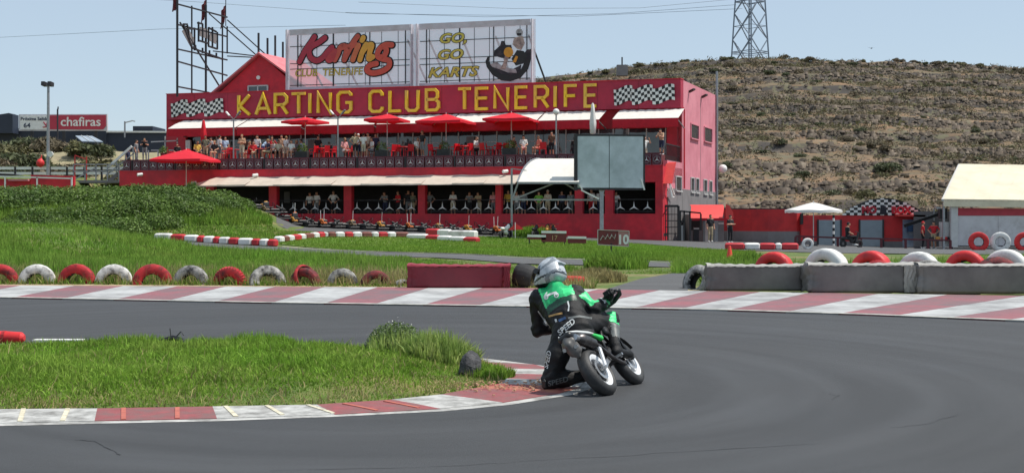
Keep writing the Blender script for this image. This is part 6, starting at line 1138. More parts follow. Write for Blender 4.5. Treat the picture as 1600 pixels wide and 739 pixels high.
c = bp(UP(291, -7.4), -7.4, 0); c.z = float(hz(c.x, c.y)); s_ = FPX / c.y; parasol(c, 48 / s_, HC + (HYP - 233) / s_ - c.z, 18 / s_, m_can, 'large low red parasol in front of the left terrace slab', rz=bang + .1)
c = XG(1271, 78); s_ = FPX / c.y; parasol(c, 44 / s_, HC + (HYP - 316) / s_ - c.z, 13 / s_, m_canw, 'open white parasol left of the chequered hut', 8)
def closed_parasol(c, z0, z1, mat, label):
    r_ = root('closed_parasol', label, 'parasol', c); prof = [(.05, z0), (.17, z0 + .05), (.2, z0 + (z1 - z0) * .35), (.12, z0 + (z1 - z0) * .75), (.08, z1 - .1), (0, z1)]; n = 20; rows = []
    for j in range(n + 1): t = 2 * math.pi * j / n; rows.append([(q * (1 + .18 * math.cos(5 * t)) * math.cos(t), q * (1 + .18 * math.cos(5 * t)) * math.sin(t), z) for q, z in prof])
    MB().grid(rows).build('furled_canvas', mat, r_, smooth=True); MB().tube([(0, 0, 0), (0, 0, z1)], .03, 8).build('pole', m_wframe, r_); MB().lathe([(0, .12), (.25, .1), (.27, 0)], n=14).build('base', m_plt, r_)
closed_parasol(tp(318, -3.6), 1.3, 2.95, m_can, 'furled red parasol near the left end of the terrace'); closed_parasol(tp(926, -5.2), 1.3, 3.3, m_canw, 'furled white parasol above the grey screen')
# terrace lamps
for px, yt, kind, lb in ((365, 186, 2, 'lamp post with two flat heads at the left of the terrace'), (528, 184, 2, 'lamp post with two flat heads left of the terrace middle'), (869, 178, 1, 'white globe lamp on a post at the right of the terrace')):
    c = tp(px, -5.25); s_ = FPX / c.y; h_ = HC + (HYP - yt) / s_ - FLZ; r_ = root('terrace_lamp', lb, 'lamp', c, bang); MB().tube([(0, 0, 0), (0, 0, h_)], .05, 8).build('post', m_steel, r_)
    if kind == 1: V, F = surf([ell((0, 0, h_ + .12), (.21, .21, .21))], .04, .02); put('globe', rawmesh('globe', V, F, m_wht, True), r_)
    else:
        for k in (-1, 1): MB().bar((0, 0, h_ - .05), (k * .35, 0, h_ + .3), .04).build('arm', m_steel, r_); MB().bar((k * .3, -.05, h_ + .22), (k * .55, -.05, h_ + .5), .22, .07).build('lamp_head', m_wht if k < 0 else m_steel, r_)
# rental karts parked along the wall
m_ky = M('kart_yellow', S(196, 140, 60), .45, .15, 6); m_ko = M('kart_orange', S(206, 110, 50), .45, .15, 6); m_kc = M('kart_cream', S(120, 100, 76), .45, .12, 6)
def kart(nose):
    r_ = root('rental_kart', 'kart', 'kart', group='rental karts parked along the wall'); mb = MB()
    mb.tube([(-.62, -.8, .12), (-.62, .85, .12), (.62, .85, .12), (.62, -.8, .12), (-.62, -.8, .12)], .06, 6).build('bumper', m_blk, r_); MB().box((0, .05, .1), (.7, 1.5, .05), 0, 0, .02).build('floor_pan', m_dksteel, r_)
    for a, b in ((-1, -1), (1, -1), (-1, 1), (1, 1)):
        w_ = MB(); w_.lathe([(.07, -.1), (.13, -.1), (.14, -.06), (.14, .06), (.13, .1), (.07, .1)], (a * .52, b * .55, .14), (1, 0, 0), 14).build('wheel', m_rub, r_)
    V, F = surf([seg((-.18, .35, .3), (.18, .35, .3), .09, .09), seg((-.2, .5, .3), (-.17, .6, .5), .05, .05), seg((.2, .5, .3), (.17, .6, .5), .05, .05), seg((-.14, .6, .52), (.14, .6, .52), .05, .05), seg((-.1, .55, .45), (.1, .55, .45), .07, .07)], .04, .06); put('seat', rawmesh('seat', V, F, nose, True), r_)
    V, F = surf([seg((-.3, -.72, .28), (.3, -.72, .28), .11, .11), seg((0, -.7, .3), (0, -.35, .52), .12, .08)], .04, .06); put('nose_fairing', rawmesh('nose_fairing', V, F, m_blk, True), r_)
    MB().tube([(.16 * math.cos(t), -.12 + .05 * math.sin(t), .62 + .14 * math.sin(t)) for t in [2 * math.pi * k / 12 for k in range(12)]], .018, 6, closed=True).build('steering_wheel', m_blk, r_); MB().box((.42, .45, .34), (.26, .36, .3), 0, 0, .03).build('engine', m_eng, r_); MB().box((-.5, .0, .28), (.16, .7, .18), 0, 0, .05).build('side_pod', m_blk, r_); MB().box((.5, -.1, .26), (.16, .5, .16), 0, 0, .05).build('side_pod', m_blk, r_); return r_
kk = [kart(m_ky), kart(m_kc), kart(m_ko)]; n = 18; stick = MB().tube([(.25, .5, .4), (.27, .52, 1.15)], .018, 6).mesh('safety_flag_stick', m_wht)
for i in range(n):
    px = 402 + (786 - 402) * i / (n - 1); v = -8.3 - .1 * math.sin(i); c = bp(UP(px, v), v, 0); c.z = float(hz(c.x, c.y)) + .03; o = kk[i] if i < 3 else dup(kk[i % 3]); o.location = c; o.rotation_euler = (0, 0, bang - .75 + random.uniform(-.1, .1) + (math.pi if i % 2 else 0)); o['label'] = '%s in the row of low rental karts counted from the left by the red wall' % ORD[i].capitalize()
    if i % 2 == 0 and i > 1: put('flag_stick', stick, o)
for i, (px, lb, cA, cB) in enumerate(((790, 'white and black parked pit bike left of the scaffold post', m_wht, m_blk), (836, 'parked pit bike with red number disc right of the grass clump', m_blk, m_trb), (855, 'yellow and black parked pit bike, second from the grass clump', m_ky, m_blk), (866, 'dark parked pit bike at the right of the parked three', m_blk, m_ko))):
    c = XG(px, 74.); r_ = root('pit_bike', lb, 'motorcycle', c, 1.1 + .2 * i)
    for x_ in (-.5, .5): MB().lathe([(.13, -.05), (.24, -.05), (.27, 0), (.24, .05), (.13, .05)], (x_, 0, .27), (0, 1, 0), 16).build('wheel', m_rub, r_)
    V, F = surf([seg((-.5, 0, .62), (.1, 0, .6), .08, .09), seg((.1, 0, .62), (.35, 0, .72), .12, .1), seg((.35, 0, .8), (.45, 0, .66), .07, .06), seg((.0, 0, .42), (.1, 0, .35), .12, .12)], .035, .06); put('bodywork', rawmesh('bodywork', V, F, cA, True), r_); V, F = surf([ell((.5, 0, .78), (.07, .14, .15))], .03, .02); put('number_disc', rawmesh('number_disc', V, F, cB, True), r_); mb = MB(); mb.tube([(.5, .06, .27), (.36, .06, .85)], .025, 6).tube([(.38, -.35, .95), (.36, 0, .88), (.38, .35, .95)], .016, 6).tube([(-.5, .07, .27), (.0, .07, .35)], .02, 6); mb.build('fork_and_bars', m_dksteel, r_)
c = XG(805, 73); r_ = root('red_pennant', 'small red pennant on a stick beside the scaffold post', 'flag', c); MB().tube([(0, 0, 0), (0, 0, 1.0)], .02, 5).build('stick', m_wht, r_); MB().add([(-.4, 0, .55), (.5, 0, .6), (.05, .02, .95)], [(0, 1, 2)]).build('cloth', m_trb, r_)
# ================================================================ SCREEN, CANOPY, RIGHT AND LEFT SURROUNDINGS, PYLON
m_scr = M('screen_grey_blue', S(194, 204, 212), .5, .05, 1.5, col2=S(150, 162, 168), c2amt=.34, c2scale=.9, sharp=.2)
YS = 74.; sr_ = root('display_screen', 'blank grey blue display screen standing before the terrace', 'screen'); A = lambda px, py, d=0: W(px, py, YS + d)
def qb(mb, pts, d0, d1): return mb.prism([(i, 0) for i in range(len(pts))], lambda a, b, d: pts[int(a)] + Vector((0, d, 0)), d0, d1)
qb(MB(), [A(902, 213), A(951.5, 213), A(951.5, 293.5), A(902, 293.5)], 0, .1).build('panel', m_scr, sr_); qb(MB(), [A(952.5, 213), A(1005, 213.5), A(1005, 294), A(952.5, 293.5)], 0, .1).build('panel', m_scr, sr_)
qb(MB(), [A(898, 210.5), A(1008, 211.5), A(1008, 297), A(898, 296)], .11, .35).build('housing', m_dksteel, sr_)
mb = MB()
for a, b in (((899, 211), (1007, 212)), ((899, 295.5), (1007, 296)), ((1006.5, 212), (1006.5, 296))): mb.bar(A(*a, .03), A(*b, .03), .1)
mb.build('rim', m_dksteel, sr_); MB().bar(A(899.5, 210, .05), A(899.5, 298, .05), .24, .2).build('left_column', m_dksteel, sr_)
g0 = XG(940, YS); MB().bar(g0, A(940, 300, .2), .22).build('post', m_steel, sr_); qb(MB(), [A(936, 297), A(945, 297), A(942, 306), A(938, 306)], .1, .3).build('bracket', m_steel, sr_)
for a, b in (((905, 289), (910, 296)), ((908, 297), (936, 311)), ((1002, 280), (1007, 297))): MB().bar(A(*a, -.05), A(*b, -.05), .08).build('brace', m_wht, sr_)
sf = root('scaffold_canopy', 'white arched canopy on a light steel scaffold left of the screen', 'canopy'); YC = 75.; C = lambda px, py, d=0: W(px, py, YC + d)
g0 = XG(799.5, YC); MB().bar(g0, C(799.5, 263), .12).build('post', m_steel, sf)
for a, b, w_ in (((800, 312), (938, 312.5), .1), ((804, 311), (872, 284), .08), ((800, 263.5), (823, 267), .06), ((801, 310), (810, 284), .1), ((876, 283), (898, 296), .08)): MB().bar(C(*a), C(*b), w_).build('scaffold_tube', m_steel, sf)
rows = []
for i in range(15):
    t = i / 14; px, py = (808 + 34 * t + 8 * math.sin(t * math.pi) * -.4, 285 - 37 * math.sin(t * math.pi / 2)); rows.append([C(px, py, -1.2 + 3.6 * t), C(px + 96, py, -1.2 + 3.6 * t)])
MB().grid(rows).build('white_canvas', m_awnw, sf, smooth=True); MB().tube([r_[0] + Vector((0, -.03, 0)) for r_ in rows], .06, 6).build('arch_tube', m_steel, sf); MB().bar(C(808, 286, -1.2), C(904, 286, -1.2), .12).build('front_tube', m_steel, sf)
# ---- right: gate, kiosk with vaulted awning, curved wall, hut, shed
YG = 80.5; K_ = lambda px, py, d=0: W(px, py, YG + d)
ga = root('entrance_gate', 'tall black barred gate at the right corner of the club house', 'gate')
for a, b in (((1038, 322), (1038, 379)), ((1060, 322), (1060, 379)), ((1038, 322), (1060, 322)), ((1038, 377), (1060, 377))): MB().bar(K_(*a), K_(*b), .14).build('frame', m_blk, ga)
for k in range(9): MB().bar(K_(1040 + k * 2.3, 323), K_(1040 + k * 2.3, 377), .03).build('bar', m_blk, ga)
for y_ in (335, 345, 355, 365): MB().bar(K_(1038, y_, .05), K_(1060, y_, .05), .05).build('cross_rail', m_dksteel, ga)
g2 = root('side_gate', 'narrow black gate panel between the tall gate and the kiosk', 'gate')
for a, b in (((1063, 329), (1063, 379)), ((1069, 329), (1069, 379)), ((1078, 330), (1078, 380)), ((1095, 334), (1095, 360)), ((1063, 330), (1095, 333)), ((1063, 346), (1069, 346))): MB().bar(K_(*a), K_(*b), .1).build('frame', m_blk, g2)
qb(MB(), [K_(1062, 352), K_(1069, 352), K_(1069, 376), K_(1062, 376)], .1, .14).build('panel', m_wframe, g2)
ki = root('entrance_kiosk', 'grey kiosk with a bright red vaulted awning beside the club house', 'kiosk'); YK = 82.; Q = lambda px, py, d=0: W(px, py, YK + d)
qb(MB(), [Q(1080, 335), Q(1136, 335), Q(1136, 384), Q(1080, 384)], 1.2, 4.).build('wall', m_grey, ki); m_vault = M('vault_red', S(226, 70, 66), .6, .08, 4, trans=.1)
rows = []
for i in range(13):
    t = math.pi * i / 12; x0 = 1106 - 31 * math.cos(t) if False else 0; rows.append([Q(1077 + 3 * math.sin(t), 341 - 21 * math.sin(t * .5) ** .8, -1.3 + 2.6 * i / 12), Q(1129 + 2 * math.sin(t), 341 - 21 * math.sin(t * .5) ** .8, -1.3 + 2.6 * i / 12)])
MB().grid(rows).build('vaulted_awning', m_vault, ki, smooth=True); qb(MB(), [Q(1129, 320), Q(1134, 321), Q(1140, 332), Q(1141, 341), Q(1129, 341)], -1.3, -1.2).build('awning_end', m_vault, ki); qb(MB(), [Q(1077, 341), Q(1141, 341), Q(1141, 344.5), Q(1077, 344.5)], -1.32, -1.25).build('awning_valance', m_awnr, ki)
for a, b, m_, n_ in ((1105, 1113, m_wframe, 'door'), (1118, 1126, m_steel, 'door'), (1084, 1098, m_blk, 'window')): qb(MB(), [Q(a, 345), Q(b, 345), Q(b, 383 if n_ == 'door' else 360), Q(a, 383 if n_ == 'door' else 360)], 1.12, 1.18).build(n_, m_, ki)
qb(MB(), [Q(1082, 355), Q(1090, 355), Q(1090, 378), Q(1082, 378)], -.6, -.2).build('counter', m_dksteel, ki); 
for px in (1078, 1100, 1115, 1138): MB().bar(Q(px, 384, -1.2), Q(px, 341, -1.2), .12).build('post', m_grey, ki)
for px, yy, m_, lb in ((1086, 357, m_wht, 'white ledge'), (1124, 349, m_wht, 'notice')): qb(MB(), [Q(px - 4, yy - 1), Q(px + 4, yy - 1), Q(px + 4, yy + 1), Q(px - 4, yy + 1)], -.7, -.62).build(lb.replace(' ', '_'), m_, ki)
sgn = root('gate_lantern', 'small white lamp on the grey wall beside the gate', 'lamp'); qb(MB(), [K_(1040, 298, .5), K_(1047, 298, .5), K_(1047, 308, .5), K_(1040, 308, .5)], 0, .2).build('box', m_wht, sgn); MB().bar(K_(1036, 295, .6), K_(1050, 296, .6), .08).build('arm', m_wht, sgn)
gl = root('globe_light', 'white globe light on the right side wall of the club house', 'lamp'); c = bp(-.55, 11.9, 5.1); V, F = surf([ell(c, (.32, .32, .32))], .06, .03); put('globe', rawmesh('globe', V, F, m_wht, True), gl); MB().bar(c + Vector((-.5, 0, 0)), c, .06).build('arm', m_steel, gl)
m_cw = M('wall_red_paint', S(196, 48, 50), .75, .1, 2, col2=S(158, 42, 48), c2amt=.35, c2scale=.8, bump=.15, bscale=20)
cw = root('curved_wall', 'curved red painted boundary wall with grey foot right of the kiosk', 'wall'); CP = [XG(1128, 88), XG(1150, 87), XG(1175, 86.2), XG(1200, 85.6), XG(1225, 85.3), XG(1245, 85.3), XG(1252, 85.5)]
for z0, z1, d, m_, n_ in ((-.9, .55, .02, m_grey, 'foot'), (.55, 2.02, 0, m_cw, 'wall_face'), (2.02, 2.08, .0, m_dksteel, 'coping')):
    rows = [[Vector((p.x, p.y - d, z0)), Vector((p.x, p.y - d, z1)), Vector((p.x, p.y + .3, z1)), Vector((p.x, p.y + .3, z0))] for p in CP]; MB().grid(rows).build(n_, m_, cw)
hu = root('chequered_hut', 'low red hut with grey shutters under an arched chequered sign', 'hut'); YH = 85.; Hq = lambda px, py, d=0: W(px, py, YH + d)
qb(MB(), [Hq(1252, 336.5), Hq(1438, 336.5), Hq(1438, 377), Hq(1252, 377)], 0, 5).build('wall', m_cw, hu); qb(MB(), [Hq(1252, 377), Hq(1438, 377), Hq(1438, 392), Hq(1252, 392)], -.02, 5).build('plinth', m_grey, hu)
m_shut = M('shutter_grey', S(140, 152, 160), .5, .06, 3)
for a, b in ((1279, 1313), (1344, 1379)):
    sh0 = qb(MB(), [Hq(a, 344), Hq(b, 344), Hq(b, 385), Hq(a, 385)], -.08, -.03).build('shutter', m_shut, hu)
    for k in range(12): MB().bar(Hq(a, 345 + k * 3.4, -.09), Hq(b, 345 + k * 3.4, -.09), .03).build('slat', m_shut, sh0)
    for e in (a - 1, b + 1): MB().bar(Hq(e, 343, -.1), Hq(e, 386, -.1), .1).build('shutter_guide', m_dksteel, hu)
qb(MB(), [Hq(1410, 343), Hq(1438, 343), Hq(1438, 386), Hq(1410, 386)], -.06, -.03).build('doorway', M('doorway_pale', S(150, 160, 172), .7, .15, 2, col2=S(90, 110, 140), c2amt=.4, c2scale=1.5), hu); qb(MB(), [Hq(1397, 335), Hq(1440, 336), Hq(1440, 339), Hq(1398, 338)], -.8, 0).build('porch', m_vault, hu); qb(MB(), [Hq(1415, 352), Hq(1423, 352), Hq(1423, 362), Hq(1415, 362)], -.5, -.2).build('blue_box', M('box_blue', S(44, 74, 108), .6, .1, 5), hu)
def arch(t): return 336.5 - 27 * math.sin(math.pi * min(max(t, 0), 1)) ** .8
nx, ny = 22, 7; cb = put('chequer_sign', None, hu); gx0, gx1 = 1316, 1446; cs = (gx1 - gx0) / nx
mb = MB(); qb(mb, [Hq(gx0 + (gx1 - gx0) * k / 24, arch(k / 24), 0) for k in range(25)], -.04, .06).build('backing', m_blk, cb)
for i in range(nx):
    for j in range(ny):
        xa, xb = gx0 + cs * i, gx0 + cs * (i + 1); ya, yb = 336.5 - 4.05 * j, 336.5 - 4.05 * (j + 1); tm = (xa + cs / 2 - gx0) / (gx1 - gx0)
        if arch(tm) > yb + 1.5: continue
        if (i + j) % 2 == 0: qb(MB(), [Hq(xa, ya), Hq(xb, ya), Hq(xb, max(yb, arch(tm) + .3)), Hq(xa, max(yb, arch(tm) + .3))], -.065, -.045).build('white_square', m_wht, cb)
m_rl = M('letter_dark_red', S(170, 34, 50), .6, .1, 4)
for tx, px in (('MO', 1358), ('BOX', 1408)): textpart('lettering', tx, .62, m_rl, cb, Hq(px, 333.2, -.1), (1, 0, 0), (0, 0, 1), .03, 0, .03)
qb(MB(), [Hq(1374, 335), Hq(1385, 335), Hq(1383, 322), Hq(1376, 320)], -.12, -.08).build('logo', m_pdk, cb)
sp = root('striped_pole', 'black and white striped pole before the left shutter', 'pole'); 
for k in range(10): MB().tube([Hq(1302.5, 386 - k * 5, -1.5), Hq(1302.5, 381 - k * 5, -1.5)], .07, 8).build('band', [m_wht, m_blk][k % 2], sp)
fe = root('maroon_fence', 'low maroon pipe fence in front of the chequered hut', 'fence'); m_mar = M('fence_maroon', S(84, 26, 36), .6, .15, 5); YF = 76.; Fq_ = lambda px, py: W(px, py, YF)
MB().bar(Fq_(1243, 369), Fq_(1309, 371.5), .09).build('rail', m_mar, fe); MB().bar(Fq_(1309, 371.5), Fq_(1485, 375.5), .09).build('rail', m_mar, fe); MB().bar(Fq_(1243, 378), Fq_(1260, 378.5), .07).build('rail', m_mar, fe)
for px in (1243, 1249, 1256, 1309, 1345, 1377, 1415, 1450, 1485): MB().bar(XG(px, YF), Fq_(px, 370 + (px - 1243) * .022), .12).build('post', m_mar, fe)
for k, (px, w_, lb) in enumerate(((1245, 5, 'dark speaker'),)): qb(MB(), [Hq(1249, 334), Hq(1253, 333), Hq(1253, 350), Hq(1249, 351)], -.4, -.1).build('wall_speaker', m_blk, hu)
# shed
sd_r = root('white_roof_shed', 'large shed with cream sloping roof at the right edge', 'shed'); YD = 78.; D = lambda px, py, d=0: W(px, py, YD + d)
m_cream = M('roof_cream', S(214, 204, 178), .6, .05, 2, col2=S(198, 188, 164), c2amt=.35, c2scale=.7)
pa, pb = D(1473, 313), D(1760, 316.5); ra, rb_ = W(1499, 258, YD + 7), W(1790, 263, YD + 7)
n = 12
for k in range(n): a, b = k / n, (k + 1) / n - .0004; MB().prism([(0, 0), (1, 0), (1, 1), (0, 1)], lambda u_, v_, d, a=a, b=b: pa.lerp(pb, a + (b - a) * u_).lerp(ra.lerp(rb_, a + (b - a) * u_), v_) + Vector((0, 0, d)), 0, .08).build('roof_panel', m_cream, sd_r)
MB().prism([(0, 0), (1, 0), (1, 1), (0, 1)], lambda u_, v_, d: (pa + Vector((.05, 0, -.02))).lerp(pb, u_) + Vector((0, d, -.36 * (1 - v_))), 0, .06).build('gutter_board', m_cream, sd_r); MB().bar(pa, ra, .14).build('verge_board', m_wframe, sd_r)
qb(MB(), [D(1499, 325), D(1760, 328), D(1760, 337), D(1499, 337)], .3, .4).build('red_band', M('band_red', S(172, 52, 66), .6, .1, 3), sd_r)
for k in range(4): qb(MB(), [D(1499 + k * 64, 337.3), D(1562.6 + k * 64, 337.3), D(1562.6 + k * 64, 384), D(1499 + k * 64, 384)], .32, .42).build('wall_panel', M('shed_white', S(196, 194, 196), .7, .06, 2, col2=S(170, 166, 166), c2amt=.35, c2scale=1.5), sd_r)
qb(MB(), [D(1488, 322), D(1498.6, 322), D(1498.6, 386), D(1488, 386)], .2, .5).build('corner_post', m_wframe, sd_r); MB().bar(D(1474.5, 316, .2), D(1474.5, 392, .2), .12).build('front_post', m_steel, sd_r); qb(MB(), [D(1478, 330), D(1760, 330), D(1760, 390), D(1478, 390)], 6.2, 6.3).build('rear_wall', m_grey, sd_r); qb(MB(), [D(1479, 347), D(1488, 347), D(1488, 386), D(1479, 386)], .6, 1.4).build('cabinet', m_wframe, sd_r); qb(MB(), [D(1476, 326), D(1487, 326), D(1487, 342), D(1476, 342)], .8, 1.2).build('dark_unit', m_blk, sd_r)
bm_ = root('swing_boom', 'black swinging boom reaching from the shed over the doorway', 'boom'); MB().bar(Hq(1413, 353, -1.8), Hq(1472, 333, -1.8), .16, .2).build('arm', m_blk, bm_)
fl = root('flood_lamp', 'white flood lamp on a thin pole left of the shed', 'lamp'); qb(MB(), [Hq(1452, 323), Hq(1462, 324), Hq(1461, 328), Hq(1455, 327)], -1.2, -.9).build('head', m_wht, fl); MB().tube([Hq(1459.5, 389, -1), Hq(1459.5, 326, -1)], .05, 6).build('pole', m_steel, fl)
PP = lambda px, Y: XG(px, Y, .02)
person(PP(1110, 80.0), .3, 'stand', 'black', 'khaki', 'person in black top and beige trousers before the kiosk', shorts=False); person(PP(1141, 79.0), .5, 'fold', 'black', 'black', 'person in black at the right post of the kiosk', shorts=False); person(PP(1442, 80.0), 1.2, 'stand', 'red', 'black', 'person in red shirt and red cap by the hut doorway', shorts=False, cap='red'); person(PP(1459, 79.4), -.6, 'hips', 'red', 'khaki', 'person in red shirt beside the thin lamp pole')
c = XG(1330, 74.); sc_r = root('parked_scooter', 'small dark scooter under the rider before the maroon fence', 'scooter', c, .2)
for x_ in (-.5, .5): MB().lathe([(.1, -.05), (.2, -.05), (.23, 0), (.2, .05), (.1, .05)], (x_, 0, .23), (0, 1, 0), 14).build('wheel', m_rub, sc_r)
V, F = surf([seg((-.55, 0, .55), (.0, 0, .5), .1, .1), seg((0, 0, .35), (.3, 0, .35), .1, .1), seg((.3, 0, .35), (.45, 0, .85), .09, .06)], .035, .05); put('bodywork', rawmesh('bodywork', V, F, m_bblk, True), sc_r); MB().tube([(.4, -.3, .92), (.42, 0, .88), (.4, .3, .92)], .018, 6).build('handlebar', m_dksteel, sc_r)
person(c + Vector((-.15, 0, .12)), 1.7, 'sit', 'black', 'black', 'seated person in black with a dark helmet on the scooter', shorts=False, cap='black')
for k, (px, m_, lb) in enumerate(((1482, m_ko, 'orange part on the trolley'), (1470, m_trb, 'red part on the trolley'))): pass
wk = root('work_trolley', 'low dark trolley of kart parts left of the shed', 'trolley', XG(1468, 78.6)); MB().box((0, 0, .55), (1.5, .6, .06), 0, 0, .01).build('shelf', m_dksteel, wk)
for a, b in ((-.7, -.25), (.7, -.25), (-.7, .25), (.7, .25)): MB().bar((a, b, 0), (a, b, .55), .05).build('leg', m_dksteel, wk)
for x_, m_ in ((-.5, m_blk), (-.1, m_ky), (.3, m_trb), (.55, m_blk)): MB().box((x_, 0, .68), (.26, .3, .2), x_, 0, .03).build('kart_part', m_, wk)
# ---- pylon with wires
m_pyl = M('pylon_steel', S(120, 132, 146), .55, .1, 3)
py = root('power_pylon', 'tall lattice steel power pylon on the hill crest', 'pylon'); YP = 205.; pz0 = float(hillz(np.array((1172 - 800) / FPX * YP), np.array(YP))) - .5; pc0 = Vector(((1172 - 800) / FPX * YP, YP, 0))
def pl_(i, j, z): t = (z - pz0) / 34.; hw = 2.15 * (1 - t * .86) + .3 * t; a = R(38); x, y = i * hw, j * hw; return pc0 + Vector((x * math.cos(a) - y * math.sin(a), x * math.sin(a) + y * math.cos(a), z))
cn_ = [(-1, -1), (1, -1), (1, 1), (-1, 1)]; lv = [pz0 + h_ for h_ in (0, 4.6, 8.8, 12.6, 16, 19, 21.7, 24, 26.2, 28.2, 30, 34)]
for i, j in cn_: MB().bar(pl_(i, j, pz0), pl_(i, j, pz0 + 34), .2).build('leg', m_pyl, py)
for k in range(len(lv) - 1):
    mb = MB()
    for q in range(4):
        a, b = cn_[q], cn_[(q + 1) % 4]; mb.bar(pl_(*a, lv[k]), pl_(*b, lv[k + 1]), .13); mb.bar(pl_(*b, lv[k]), pl_(*a, lv[k + 1]), .13)
        if k in (1, 3, 5, 7): mb.bar(pl_(*a, lv[k] - 2), pl_(*b, lv[k] - 2), .12)
        m1 = (pl_(*a, lv[k]) + pl_(*b, lv[k + 1])) / 2; mb.bar(pl_(*a, (lv[k] + lv[k + 1]) / 2), m1, .08); mb.bar(pl_(*b, (lv[k] + lv[k + 1]) / 2), m1, .08)
    mb.build('bracing', m_pyl, py)
for z in (22, 27, 32): MB().bar(pc0 + Vector((-6, 1, pz0 + z)), pc0 + Vector((6, -1, pz0 + z)), .35).build('cross_arm', m_pyl, py)
m_wire = M('wire', S(120, 132, 142), .6, .1, 2)
for k, (pts, lb) in enumerate((([(-60, 62), (250, 46), (540, 40)], 'faint power line low over the left sky'), ([(130, -6), (300, 3), (560, 22), (900, 26), (1160, 14)], 'upper power line crossing the whole sky'), ([(540, 20), (760, 27), (960, 22), (1150, 8)], 'middle power line running to the pylon'), ([(560, 4), (800, 14), (1000, 13), (1160, -2)], 'high power line above the billboards'))):
    P = [W(a, b, 210) for a, b in pts]; Q_ = []
    for i in range(len(P) - 1): Q_ += [P[i].lerp(P[i + 1], j / 8) for j in range(8)]
    put('power_line', MB().tube(Q_ + [P[-1]], .028, 4).mesh('power_line', m_wire), label=lb, cat='cable')
ant = root('hill_antenna', 'small mast and hut on the hill crest right of the sign', 'mast'); c = W(972, 113, 190); MB().box((c.x, c.y, c.z + .2), (1.6, 1.5, 1.6)).build('hut', m_grey, ant); MB().tube([c, c + Vector((0, 0, 2.2))], .12, 6).build('mast', m_dksteel, ant)
bd = root('bird', 'dark bird flying above the right hill', 'bird', W(1362, 76, 150)); MB().add([(-.5, 0, .12), (0, -.1, 0), (0, .12, 0), (.5, 0, .14)], [(0, 1, 2), (1, 3, 2)]).build('wings', m_blk, bd); MB().tube([(0, -.3, 0), (0, .0, .02), (0, .3, 0)], [.02, .07, .03], 6).build('body', m_blk, bd)
# ---- left background: road billboard, blue warehouse, scrub slope, guard rail, lamps
m_navy = M('warehouse_navy', S(38, 46, 62), .6, .12, .8); YW = 150.; Wq = lambda px, py, d=0: W(px, py, YW + d)
wh = root('blue_warehouse', 'long dark blue warehouse behind the scrub at left', 'warehouse')
qb(MB(), [Wq(-120, 196), Wq(166, 205), Wq(166, 290), Wq(-120, 290)], 0, 14).build('wall', m_navy, wh); qb(MB(), [Wq(166, 206.5), Wq(262, 207), Wq(262, 290), Wq(166, 290)], .3, 14).build('wall', m_navy, wh); qb(MB(), [Wq(206, 197), Wq(237, 197), Wq(237, 207), Wq(206, 207)], .4, 6).build('roof_box', m_navy, wh); qb(MB(), [Wq(262, 207), Wq(420, 212), Wq(420, 290), Wq(262, 290)], .6, 14).build('wall', m_navy, wh)
qb(MB(), [Wq(-60, 192), Wq(24, 179), Wq(30, 181), Wq(30, 210), Wq(-60, 210)], -2, -.2).build('slanted_wing', m_navy, wh); MB().bar(Wq(166, 206, .1), Wq(262, 206.5, .1), .2).build('roof_trim', m_wht, wh)
rbd = root('road_billboard', 'red and white chafiras road billboard before the warehouse', 'billboard'); YB = 143.; Bq = lambda px, py, d=0: W(px, py, YB + d); m_chr2 = M('billboard_red', S(176, 50, 70), .6, .06, 1)
qb(MB(), [Bq(29, 179), Bq(167, 178.5), Bq(167, 204.5), Bq(29, 204.5)], .05, .4).build('backing', m_frame, rbd); qb(MB(), [Bq(31.5, 181), Bq(75.5, 181), Bq(75.5, 202.5), Bq(31.5, 202.5)], -.02, .04).build('white_field', m_wht, rbd); qb(MB(), [Bq(77.5, 180.5), Bq(165.5, 180), Bq(165.5, 197), Bq(161, 202.5), Bq(77.5, 202.5)], -.02, .04).build('red_field', m_chr2, rbd)
textpart('lettering', 'chafiras', 1.42, m_wht, rbd, Bq(126, 197, -.05), (1, 0, 0), (0, 0, 1), .01, 0, .02, 1.05); m_navl = M('letter_navy', S(52, 62, 84), .6); textpart('lettering', 'Próxima Salida', .52, m_navl, rbd, Bq(53.5, 188.3, -.05), (1, 0, 0), (0, 0, 1), .01, 0, .01, 1.0); textpart('lettering', '64', .72, m_navl, rbd, Bq(42, 199.5, -.05), (1, 0, 0), (0, 0, 1), .01, 0, .01, 1.1)
mb = MB(); mb.bar(Bq(68, 191, -.06), Bq(73, 198, -.06), .1).bar(Bq(73, 198.5, -.06), Bq(67, 199, -.06), .1).bar(Bq(73, 198.5, -.06), Bq(73.5, 192, -.06), .1); mb.build('arrow', m_chr2, rbd); 
for px in (50, 100, 150): MB().bar(Bq(px, 205, .3), Bq(px, 250, .3), .3).build('post', m_dksteel, rbd)
